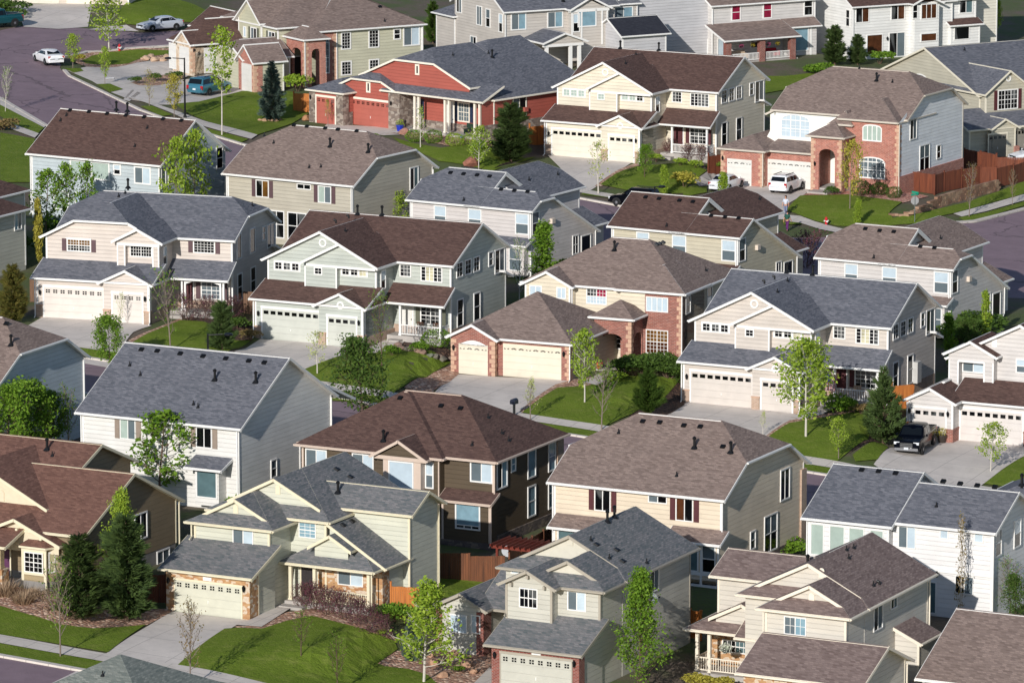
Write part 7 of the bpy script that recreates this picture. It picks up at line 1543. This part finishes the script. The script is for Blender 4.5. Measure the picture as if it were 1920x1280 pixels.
# ------------------------------------------------------------------ fences, walls, street furniture, yard things, people
RBW = boards((132, 72, 46), .16, (98, 50, 34)); ORW = boards((206, 128, 60), .16, (170, 98, 44)); BRW = boards((128, 78, 48), .16, (92, 56, 36)); GYW = boards((136, 104, 82), .15)
def fence(px, m, label, h=1.8, post=None, group=None, world=None):
    P = world or [hit(p) for p in px]; o = P[0]; r = empty('wood_fence', o, 0, label, 'fence', group); n = 0
    for A, B in zip(P, P[1:]):
        L = (B - A).to_2d().length; k = max(1, round(L / 2.4)); ang = math.atan2(B.y - A.y, B.x - A.x)
        for i in range(k):
            a, b = A.lerp(B, i / k), A.lerp(B, (i + 1) / k); mb = MB(); ln = L / k; z = 0
            c = 0
            while c < ln - .02:
                e = min(ln, c + .145); mb.box((c, -.012, .05), (e - .006, .012, h + R.uniform(-.015, .015))); c += .15
            for zz in (.35, h - .3): mb.box((0, .013, zz), (ln, .06, zz + .09))
            p = mb.build('fence_panel', m, r); p.location = a - o; p.location.z = (a.z + b.z) / 2 - o.z; p.rotation_euler = (0, 0, ang)
        for i in range(k + 1):
            a = A.lerp(B, i / k); mb = MB(); mb.box((-.055, -.055, -.4), (.055, .055, h + .08)); mb.box((-.075, -.075, h + .08), (.075, .075, h + .12)); p = mb.build('fence_post', post or m, r); p.location = a - o; p.rotation_euler = (0, 0, ang)
    return r
fence([(1710, 358), (1752, 366), (1770, 360), (1803, 354), (1838, 349), (1868, 352), (1900, 346), (1940, 338)], RBW, 'red-brown board fence running above the stone retaining wall')
fence([(1808, 316), (1868, 326), (1940, 338)], RBW, 'red-brown fence in the shade between the brick house and the tan house')
fence([(993, 270), (1022, 276)], ORW, 'orange wood fence panel between the red house and the cream house'); fence([(551, 209), (581, 213)], ORW, 'orange wood fence panel left of the red house'); fence([(1328, 326), (1351, 331)], RBW, 'short red-brown fence left of the red brick house garage')
fence([(446, 586), (482, 594)], GYW, 'weathered fence panel between the pale beige and sage houses'); fence([(1672, 764), (1712, 770)], ORW, 'orange wood fence panel between the flag house and the black pickup'); fence([(852, 622), (876, 628)], ORW, 'small orange fence panel behind the brick-fronted garage')
fence([(816, 1086), (880, 1091), (945, 1097)], BRW, 'brown fence at the back of the lawn between the two front houses'); fence([(733, 1146), (785, 1160)], ORW, 'orange fence panel right of the pale green house'); fence([(272, 1130), (312, 1131)], RBW, 'red-brown fence in the shade left of the stone garage')
fence([(1294, 1196), (1314, 1200)], ORW, 'sliver of orange fence left of the basket porch'); fence([(1126, 1264), (1152, 1270)], ORW, 'orange fence panel behind the big green tree'); fence([(955, 1082), (1040, 1034)], BRW, 'dark brown fence along the brown house side yard'); fence([(58, 566), (74, 570)], GYW, 'weathered fence stub left of the pale beige garage')

def blockwall(px, h0, h1, label, m, name='retaining_wall'):
    P = []; Q = [hit(p) for p in px]
    for A, B in zip(Q, Q[1:]):
        k = max(1, int((B - A).length / .6)); P += [A.lerp(B, i / k) for i in range(k)]
    P.append(Q[-1]); o = P[0].copy(); mb = MB(); n = len(P)
    for i in range(n - 1):
        hh = h0 + (h1 - h0) * min(1, i / (n * .35)); z0 = ground_z(P[i].x, P[i].y)
        for r_ in range(max(1, int(hh / .2))):
            A, B = P[i] - o, P[i + 1] - o; t = (B - A).to_2d().normalized(); s = Vector((-t.y, t.x, 0)); jt = R.uniform(-.025, .025); sh = (B - A) * (.5 if r_ % 2 else 0); A, B = A + sh, B + sh; za = z0 - o.z + r_ * .2
            g = [A + s * (jt + r_ * .02), B - (B - A) * .03 + s * (jt + r_ * .02), B - (B - A) * .03 + s * .4, A + s * .4]; mb.prism([Vector((p.x, p.y, za)) for p in g], [Vector((p.x, p.y, za + .19)) for p in g])
    w = mb.build(name, m, None); w.location = o; tag(w, label, 'wall'); return w
TANST = stonem((158, 122, 98), (132, 98, 80), (178, 146, 120), .9)
blockwall([(1666, 405), (1704, 408), (1748, 394), (1792, 380), (1835, 368), (1874, 358)], .35, 1.0, 'tan stone-block retaining wall stepping along the upper sidewalk', TANST)
def boulder(x, y, s, label, group=None, c=(160, 116, 96), seed=0):
    r = Rng(seed + int(x)); bm = bmesh.new(); bmesh.ops.create_icosphere(bm, subdivisions=2, radius=1)
    k = [(r.sph().normalized(), r.uniform(.7, 1.0)) for _ in range(9)]
    for v in bm.verts:
        for d, t in k:
            dd = v.co.dot(d)
            if dd > t * .85: v.co -= d * (dd - t * .85)
        v.co = Vector((v.co.x * 1.15, v.co.y, v.co.z * .75)) * s
    me = bpy.data.meshes.new('boulder'); bm.to_mesh(me); bm.free(); me.materials.append(plain('boulder_stone', c, .9, 0, .35, 3)); o = bpy.data.objects.new('boulder', me); COL.objects.link(o); P = hit((x, y)); o.location = P + Vector((0, 0, s * .45)); o.rotation_euler = (0, 0, r.uniform(0, 6)); tag(o, label, 'boulder', group)
boulder(883, 312, .75, 'large reddish boulder at the corner of the upper lawn', c=(166, 110, 90)); boulder(757, 252, .55, 'flat reddish boulder at the end of the red house driveway', c=(176, 130, 112)); boulder(574, 226, .45, 'small boulder beside the red house stone pier', c=(190, 140, 100))
for i in range(11): boulder(744 + i * 10 + R.uniform(-3, 3), 654 + i * 2.2 + R.uniform(-2, 6), R.uniform(.28, .45), 'grey-tan rock in the stone edge below the sage porch, ' + place(i, 11), 'rocks edging the sage house lawn', (140 + R.randint(-20, 20), 122, 108))
for i, (x, y, s) in enumerate(sorted(((816, 1248, .4), (846, 1238, .45), (874, 1250, .5), (830, 1270, .35), (888, 1262, .35), (806, 1232, .3), (853, 1226, .28)))): boulder(x, y, s, 'sandy boulder in the rock garden, ' + place(i, 7), 'boulders in the rock garden', (190, 150, 122))
for i in range(7): boulder(268 + i * 7.5, 114 + R.uniform(-3, 4), R.uniform(.25, .5), 'pale rock on the grassy island at the top left, ' + place(i, 7), 'rocks on the grassy island', (200, 170, 144))
for i in range(6): boulder(488 + i * 7.5, 227 + R.uniform(-1, 3), R.uniform(.2, .32), 'tan rock in the ring around the blue-green spruce, ' + place(i, 6), 'rocks ringing the spruce', (186, 150, 118))

def street_lamp(p, top, arm, label):
    P = hit(p); h = (p[1] - top) * (P.y * COSP + (CZ - P.z) * SINP) / FPX / COSP; r = empty('street_lamp', P, 0, label, 'street lamp'); mb = MB(); mb.tube((0, 0, -.3), .1, (0, 0, h), .065, 10); mb.lathe([(.17, 0), (.15, .3), (.1, .4)], 10); mb.build('pole', BLACK, r)
    a = MB(); a.tube((0, 0, h - .08), .045, (arm * 1.1, -.2, h + .02), .04, 8); a.build('arm', BLACK, r); hd = MB(); c = (arm * 1.5, -.28, h); hd.lathe([(.1, .12), (.28, .08), (.33, .0), (.3, -.06), (.12, -.09)], 14, c); hd.build('lamp_head', BLACK, r)
street_lamp((347, 223), 110, -1, 'black street lamp beside the driveway of the blue-green minivan'); street_lamp((391, 757), 626, 1, 'black street lamp rising behind the white house ridge'); street_lamp((1227, 462), 350, .4, 'dark street lamp post behind the brown saltbox roof')
HYR = plain('hydrant_red', (190, 24, 32), .4)
def hydrant(p, label):
    P = hit(p); r = empty('fire_hydrant', P, .4, label, 'fire hydrant'); mb = MB(); mb.lathe([(.16, -.1), (.16, .05), (.11, .07), (.11, .5), (.15, .52), (.15, .57), (.12, .62), (.08, .72), (.03, .78)], 14); mb.build('barrel', HYR, r)
    for sg in (1, -1): c = MB(); c.tube((sg * .08, 0, .42), .06, (sg * .2, 0, .42), .07, 10); c.build('outlet', WHITE, r)
    c = MB(); c.tube((0, -.08, .38), .07, (0, -.2, .38), .08, 10); c.build('outlet', WHITE, r)
hydrant((1549, 423), 'red fire hydrant on the corner lawn of the brick house'); hydrant((224, 97), 'red fire hydrant on the grassy island at the top left')
# stop sign seen from behind with street-name blades
P = hit((1715, 418)); r = empty('stop_sign', P, math.radians(12), 'grey-backed stop sign with green street-name blades on the upper corner lawn', 'street sign'); mb = MB(); mb.tube((0, 0, -.3), .035, (0, 0, 2.62), .03, 8); mb.build('pole', plain('galvanised_steel', (120, 128, 126), .5, .5), r)
mb = MB(); oc = [(.38 * math.cos(math.pi / 8 + i * math.pi / 4), .38 * math.sin(math.pi / 8 + i * math.pi / 4)) for i in range(8)]; mb.prism([(a, .04, 1.95 + b) for a, b in oc], [(a, .055, 1.95 + b) for a, b in oc]); mb.build('sign_plate', plain('sign_back', (176, 176, 174), .5, .4), r)
for rot, z in ((.35, 2.5), (-1.1, 2.68)):
    mb = MB(); mb.box((-.42, -.012, -.09), (.42, .012, .09)); o = mb.build('name_blade', plain('sign_green', (30, 150, 120), .4), r); o.location = (0, 0, z); o.rotation_euler = (0, 0, rot)
P = hit((964, 782)); r = empty('mailbox', P, math.radians(-30), 'dark mailbox at the foot of the brick-fronted house driveway', 'mailbox'); mb = MB(); mb.box((-.07, -.07, -.2), (.07, .07, 1.0)); mb.build('post', DARKP, r); mb = MB(); mb.box((-.2, -.28, 1.0), (.2, .28, 1.18)); mb.lathe([(.2, -.28), (.2, .28)], 14, (0, 0, 1.18), 0, 1); mb.build('box', plain('mailbox_metal', (52, 58, 76), .4, .4), r)

def hs(k): return [x for x in HOUSES if k in x.label][0]
def at(k, u, v, z): return hs(k).world(u, v, z)
def pot(P, label, c=(190, 96, 50), flowers=None, s=.25, group=None):
    r = empty('flower_pot', P, 0, label, 'flower pot', group); mb = MB(); mb.lathe([(s * .7, 0), (s, s * 1.5), (s * 1.08, s * 1.5), (s * 1.08, s * 1.75), (s * .8, s * 1.75)], 16); mb.build('pot', plain('glazed_pot', c, .4), r)
    if flowers:
        q_ = Rng(int(P.x * 10)); L = MB()
        for i in range(260): leaf(L, Vector((0, 0, s * 2.1)) + q_.sph() * s * 1.25, q_, .06)
        L.build('plant', LF[flowers], r, False, False)
pot(at('brick-fronted cream', 5.6, 5.2, .1), 'small orange flower pot on the brick entry walk'); pot(at('red one-storey', 6.9, -.6, .0), 'cobalt blue flower pot before the red house window', (24, 50, 170), 'spring', .35); pot(at('grey-beige house', -.75, -1.5, 0), 'flower pot with golden leaves at the brick pier by the black pickup', (60, 52, 46), 'yellow', .35); pot(at('grey-beige house', 5.5, -.4, 0), 'flower pot with golden leaves at the right edge of the double garage door', (60, 52, 46), 'yellow', .35)
for i, u in enumerate((-3.9, -3.1)): pot(at('putty-grey', u + .9, 6.0, .0), 'stone-grey planter standing before the bay wing, ' + place(i, 2), (150, 146, 138), None, .3, 'planters before the bay wing')
FLW = leafm('white_petals', (.75, .75, .72), (.55, .62, .45), .2)
for u, lab in ((-4.75, 'hanging basket of white flowers at the porch corner'), (-2.6, 'hanging basket of white flowers before the porch window')):
    r = empty('hanging_basket', at('flower baskets', u, 8.35, 1.75), 0, lab, 'flower basket'); mb = MB(); mb.lathe([(.05, -.12), (.25, .0), (.3, .12)], 14); mb.build('basket', BLACK, r); q_ = Rng(int(u * 9)); L = MB()
    for i in range(420): p = q_.sph(); leaf(L, Vector((p.x * .42, p.y * .42, .2 + p.z * .3)), q_, .06)
    L.build('flowers', FLW, r, False, False); c = MB(); c.tube((0, 0, .2), .012, (0, .25, 1.15), .012, 5); c.build('chain', BLACK, r)
# flag on the porch post
mf = NT('flag_cloth'); tc = mf.n.new('ShaderNodeTexCoord'); sp = mf.n.new('ShaderNodeSeparateXYZ'); mf.link(tc.outputs['Object'], sp.inputs[0]); st_ = mf.math('LESS_THAN', mf.math('FRACT', mf.math('MULTIPLY', sp.outputs[0], 6.5 / .75)), .5); ca = mf.mix(st_, srgb((236, 232, 226)), srgb((178, 30, 44)))
can = mf.math('MULTIPLY', mf.math('GREATER_THAN', sp.outputs[2], -.5), mf.math('LESS_THAN', sp.outputs[0], .40)); vo = mf.add('ShaderNodeTexVoronoi', Scale=11.); mf.link(tc.outputs['Object'], vo.inputs['Vector']); sc_ = mf.mix(mf.math('LESS_THAN', vo.outputs['Distance'], .2), srgb((40, 50, 100)), srgb((230, 230, 232))); mf.link(mf.mix(can, ca, sc_), mf.b.inputs['Base Color']); mf.b.inputs['Roughness'].default_value = .8
r = empty('porch_flag', at('behind a leafy street tree', 9.35, 3.3, 2.35), math.radians(-20), 'stars-and-stripes flag hanging from the white porch of the beige house', 'flag'); mb = MB(); mb.tube((-.1, .25, -.35), .015, (.25, -.5, .35), .015, 6); mb.build('flagpole', WHITE, r); n_ = 10; mb = MB()
for i in range(n_):
    for j in range(8):
        f = lambda a, b: (.75 * a / n_ , -.3 + .07 * math.sin(a * 1.3 + b * .3), .1 - 1.25 * b / 8); mb.poly([f(i, j), f(i + 1, j), f(i + 1, j + 1), f(i, j + 1)])
o = mb.build('flag_cloth', mf.m, r)
def chair(P, rz, m, label, w=.6, group=None, name='porch_chair'):
    r = empty(name, P, rz, label, 'chair', group); S = MB(); S.box((-w / 2, -.25, .40), (w / 2, .27, .46)); S.build('seat', m, r); b = MB()
    for i in range(5): x = -w / 2 + .04 + (w - .08) * i / 4; b.box((x - .03, .24, .46), (x + .03, .29, .95))
    b.box((-w / 2, .235, .9), (w / 2, .295, .98)); b.build('backrest', m, r)
    for x in (-1, 1):
        for y in (-.22, .26): l = MB(); l.box((x * (w / 2 - .03) - .025, y - .025, 0), (x * (w / 2 - .03) + .025, y + .025, .42)); l.build('leg', m, r)
        a = MB(); a.box((x * w / 2 - .03, -.25, .64), (x * w / 2 + .03, .29, .68)); a.build('armrest', m, r)
BRN = plain('brown_wicker', (90, 56, 38), .7); hz = hs('sage green').a
chair(at('sage green', 11.2, 4.2, .48), hz, BRN, 'brown chair on the left of the sage house porch'); chair(at('sage green', 12.5, 4.3, .48), hz, BRN, 'brown chair on the right of the sage house porch'); chair(at('behind a leafy street tree', 11.3, 4.3, .48), hz, plain('beige_cushion', (176, 150, 124), .8), 'beige cushioned chair on the flag house porch')
chair(at('flower baskets', -3.0, 9.6, .3), hz, BLACK, 'black iron chair on the basket porch, left one'); chair(at('flower baskets', -2.2, 9.7, .3), hz, BLACK, 'black iron chair on the basket porch, right one'); chair(hit((1768, 1146)), 2.4, plain('white_plastic', (236, 236, 234), .4), 'white plastic garden chair behind the beige house', name='garden_chair')
r = empty('bench', at('red one-storey', 14.3, 1.0, .28), hs('red one-storey').a, 'dark green bench on the red house porch', 'bench'); GRB = plain('dark_green_bench', (36, 58, 46), .5)
for nm, a, b in (('seat', (-.7, -.25, .42), (.7, .25, .47)), ('backrest', (-.7, .22, .5), (.7, .27, .95)), ('leg', (-.66, -.22, 0), (-.6, .25, .42)), ('leg', (.6, -.22, 0), (.66, .25, .42)), ('armrest', (-.7, -.25, .64), (-.63, .25, .69)), ('armrest', (.63, -.25, .64), (.7, .25, .69))): mb = MB(); mb.box(a, b); mb.build(nm, GRB, r)
def sofa(P, rz, label, c, w=1.7):
    r = empty('patio_sofa', P, rz, label, 'sofa'); m = plain('patio_cushion', c, .85)
    for nm, a, b in (('seat', (-w / 2, -.35, .12), (w / 2, .35, .42)), ('backrest', (-w / 2, .2, .42), (w / 2, .4, .85)), ('armrest', (-w / 2 - .15, -.35, .1), (-w / 2, .4, .6)), ('armrest', (w / 2, -.35, .1), (w / 2 + .15, .4, .6))): mb = MB(); mb.box(a, b); mb.build(nm, m, r)
a2 = hs('crimson').a; sofa(at('crimson', 2.2, -1.6, .12), a2, 'tan patio sofa under the brick-pillared porch', (188, 170, 148)); sofa(at('crimson', 6.3, -1.4, .12), a2, 'patio sofa covered with a crimson throw', (170, 36, 52), 1.4)
for i, (u, c) in enumerate(((1.6, 'plum'), (3.0, 'yellow'), (4.9, 'plum'), (6.0, 'yellow'))):
    r = empty('hanging_basket', at('crimson', u, -3.0, 1.7), 0, ('pink' if c == 'plum' else 'yellow') + ' hanging flowers under the brick-pillared porch roof, ' + place(i, 4), 'flower basket', 'baskets under the pillared porch'); q_ = Rng(i); L = MB(); fm_ = leafm('pink_petals', (.5, .08, .2), (.35, .1, .2)) if c == 'plum' else leafm('yellow_petals', (.6, .45, .03), (.4, .35, .05))
    for k in range(150): leaf(L, q_.sph() * .26, q_, .06)
    L.build('flowers', fm_, r, False, False); b = MB(); b.lathe([(.05, -.25), (.2, -.1), (.2, 0)], 10); b.build('basket', BLACK, r)
# pergola and dishes
REDW = plain('red_stain', (112, 40, 24), .7); r = empty('pergola', hit((980, 1092)), math.radians(-27), 'red-stained pergola in the side yard of the dark brown house', 'pergola')
for x, y in ((-1.3, -1), (1.3, -1), (-1.3, 1), (1.3, 1)): mb = MB(); mb.box((x - .07, y - .07, 0), (x + .07, y + .07, 2.3)); mb.build('post', REDW, r)
for y in (-1, 1): mb = MB(); mb.box((-1.7, y - .05, 2.3), (1.7, y + .05, 2.48)); mb.build('beam', REDW, r)
for i in range(9): mb = MB(); x = -1.6 + .4 * i; mb.box((x - .03, -1.4, 2.48), (x + .03, 1.4, 2.64)); mb.build('rafter', REDW, r)
def dish(P, rz, label, s=.38, c=(200, 202, 204)):
    r = empty('satellite_dish', P, rz, label, 'satellite dish'); mb = MB(); mb.lathe([(s, .10), (s * .7, .03), (.02, 0), (.01, -.01), (s * .7, .015), (s, .085)], 18); o = mb.build('dish', plain('dish_grey', c, .4), r); o.rotation_euler = (math.radians(58), 0, 0); mb = MB(); mb.tube((0, 0, -.5), .025, (0, 0, 0), .025, 6); mb.tube((0, 0, -.1), .012, (0, -.45, .15), .012, 5); mb.box((-.04, -.5, .1), (.04, -.42, .2)); mb.build('arm', DARKP, r)
dish(at('putty-grey', 5.35, 9.6, 4.0), 1.0, 'white satellite dish on the side wall of the putty-grey house'); dish(at('plain grey gable', 12.3, 9.4, 2.9), .6, 'grey satellite dish on the white house side wall', .42, (120, 122, 126)); dish(hit((951, 1062)) + Vector((0, 0, 1.0)), .3, 'silver dish on a stand behind the brown fence', .4)
P = hit((866, 268)); r = empty('garden_sign', P, 0, 'small blue yard sign among the shrubs before the red house', 'yard sign'); mb = MB(); mb.tube((0, 0, 0), .02, (0, 0, .5), .02, 6); mb.build('stake', BLACK, r); mb = MB(); mb.lathe([(.17, -.015), (.17, .015)], 8, (0, 0, .6), 0, 1); mb.build('plate', plain('sign_blue', (80, 120, 190), .4), r)
P = hit((206, 149)); mb = MB(); mb.prism([(-.4, -.2, .1), (.4, -.1, .1), (.3, .2, .1), (-.3, .15, .1)], [(-.4, -.2, .13), (.4, -.1, .16), (.3, .2, .12), (-.3, .15, .14)]); o = mb.build('newspaper', plain('newsprint', (220, 222, 226), .8)); o.location = P; tag(o, 'folded newspaper lying on the wide upper driveway', 'newspaper')
P = hit((760, 250)); r = empty('post_light', P, 0, 'short black post light at the end of the red house driveway', 'path light'); mb = MB(); mb.tube((0, 0, 0), .05, (0, 0, 1.0), .05, 8); mb.lathe([(.1, 1.0), (.12, 1.12), (.03, 1.25)], 8); mb.build('post', BLACK, r)

# ------------------------------------------------------------------ people
def skin_obj(name, pts, edges, radii, mat, parent, root=0, lev=2):
    me = bpy.data.meshes.new(name); me.from_pydata(pts, edges, []); o = bpy.data.objects.new(name, me); COL.objects.link(o); o.parent = parent; me.materials.append(mat)
    m = o.modifiers.new('skin', 'SKIN'); m.use_smooth_shade = True
    if not me.skin_vertices: return o
    for i, v in enumerate(me.skin_vertices[0].data): v.radius = (radii[i], radii[i]); v.use_root = i == root
    s = o.modifiers.new('sub', 'SUBSURF'); s.levels = s.render_levels = lev; return o
def person(P, rz, shirt, trousers, label, hair=(40, 28, 22), stride=.22):
    r = empty('person', P, rz, label, 'person'); SK = plain('skin', (198, 146, 118), .5, 0, .06)
    pts, ed, rad = [], [], []
    def chain(prev, items):
        for p, ra in items:
            pts.append(p); rad.append(ra)
            if prev is not None: ed.append((prev, len(pts) - 1))
            prev = len(pts) - 1
        return prev
    pel = chain(None, [((0, 0, .95), .13)]); ch = chain(pel, [((0, 0, 1.12), .12), ((0, .01, 1.32), .14), ((0, 0, 1.44), .08)]); chain(ch, [((0, -.01, 1.52), .05), ((0, -.02, 1.60), .075), ((0, -.025, 1.68), .088), ((0, -.01, 1.74), .06)])
    chain(len(pts) - 2, [((0, -.125, 1.655), .016)])
    for sg in (1, -1):
        f = sg * stride; chain(pel, [((sg * .09, 0, .88), .09), ((sg * .1, -f * .5, .50), .06), ((sg * .1, -f * .2 + (.06 if f < 0 else 0), .28), .05), ((sg * .1, -f, .08), .036), ((sg * .1, -f - .14, .035), .034)])
        wr_ = chain(ch - 1, [((sg * .19, .01, 1.38), .062), ((sg * .25, .03 + f * .3, 1.12), .045), ((sg * .26, -.04 + f * .9, .90), .028), ((sg * .262, -.05 + f * .95, .85), .030)])
        for k in range(4): chain(wr_, [((sg * (.25 + .012 * (k - 1.5)), -.075 + f + .018 * k, .79), .009), ((sg * (.245 + .01 * (k - 1.5)), -.085 + f + .018 * k, .75 + .008 * abs(k - 1.5)), .008)])
        chain(wr_, [((sg * .235, -.10 + f, .82), .010), ((sg * .23, -.115 + f, .79), .009)])
    skin_obj('body', pts, ed, rad, SK, r)
    sp = [(0, 0, .93), (0, 0, 1.12), (0, .01, 1.32), (0, 0, 1.45)]; se = [(0, 1), (1, 2), (2, 3)]; sr = [.155, .145, .16, .085]
    for sg in (1, -1): k = len(sp); f = sg * stride; sp += [(sg * .19, .01, 1.38), (sg * .245, .03 + f * .25, 1.14)]; se += [(2, k), (k, k + 1)]; sr += [.078, .062]
    skin_obj('shirt', sp, se, sr, plain('shirt_cloth', shirt, .85, 0, .2, 9), r)
    tp = [(0, 0, .97)]; te = []; tr = [.145]
    for sg in (1, -1): k = len(tp); f = sg * stride; tp += [(sg * .09, 0, .86), (sg * .1, -f * .5, .50), (sg * .1, -f * .2 + (.06 if f < 0 else 0), .28), (sg * .1, -f * .95, .10)]; te += [(0, k), (k, k + 1), (k + 1, k + 2), (k + 2, k + 3)]; tr += [.105, .078, .066, .056]
    skin_obj('trousers', tp, te, tr, plain('trouser_cloth', trousers, .85, 0, .2, 9), r)
    skin_obj('hair', [(0, .01, 1.66), (0, .0, 1.74), (0, .05, 1.60)], [(0, 1), (0, 2)], [.088, .082, .06], plain('hair', hair, .7), r)
    for sg in (1, -1):
        mb = MB(); mb.lathe([(.002, -.012), (.011, -.006), (.012, 0), (.008, .009)], 8, (sg * .032, -.108, 1.675)); mb.build('eye', BLACK, r); mb = MB(); mb.box((sg * .1 - .045, -sg * stride - .19, .0), (sg * .1 + .045, -sg * stride + .06, .075)); mb.build('shoe', DARKP, r)
person(hit((1476, 433)), 2.6, (30, 84, 70), (96, 36, 104), 'person in a green shirt and purple trousers walking in the upper street'); person(hit((1473, 404)), -.4, (206, 212, 226), (120, 130, 160), 'person in a pale shirt on the sidewalk by the white car', (46, 30, 24), .12)
# ------------------------------------------------------------------ sky, sun, camera
w = bpy.data.worlds.new('World'); scene.world = w; w.use_nodes = True
sky = w.node_tree.nodes.new('ShaderNodeTexSky'); sky.sky_type = 'NISHITA'; sky.sun_disc = False
SUN_EL, SUN_AZ = math.radians(20.5), math.radians(180 + 19.8)          # light comes from behind the viewer, a little to the left
sky.sun_elevation = SUN_EL; sky.sun_rotation = SUN_AZ; sky.altitude = 1600; sky.dust_density = 1.0
bg = w.node_tree.nodes['Background']; bg.inputs[1].default_value = .096; w.node_tree.links.new(sky.outputs[0], bg.inputs[0])
ld = bpy.data.lights.new('sun', 'SUN'); ld.energy = 3.9; ld.angle = math.radians(.5); ld.color = (1, .962, .91)
lo = bpy.data.objects.new('sun', ld); COL.objects.link(lo)
d = Vector((math.sin(SUN_AZ) * math.cos(SUN_EL), math.cos(SUN_AZ) * math.cos(SUN_EL), math.sin(SUN_EL)))
lo.rotation_euler = (-d).to_track_quat('-Z', 'Y').to_euler(); lo.location = (0, 300, 120)
cam = bpy.data.cameras.new('camera'); co = bpy.data.objects.new('camera', cam); COL.objects.link(co)
cam.sensor_width = 36; cam.lens = FPX / 1920 * 36; cam.clip_start = 1; cam.clip_end = 9000
co.location = (0, 0, CZ); co.rotation_euler = (math.pi / 2 - PITCH, 0, 0); scene.camera = co
scene.view_settings.view_transform = 'Standard'; scene.view_settings.look = 'None'; scene.view_settings.exposure = .09; scene.view_settings.gamma = 1
scene.render.engine = 'CYCLES'; scene.cycles.max_bounces = 6; scene.cycles.diffuse_bounces = 3
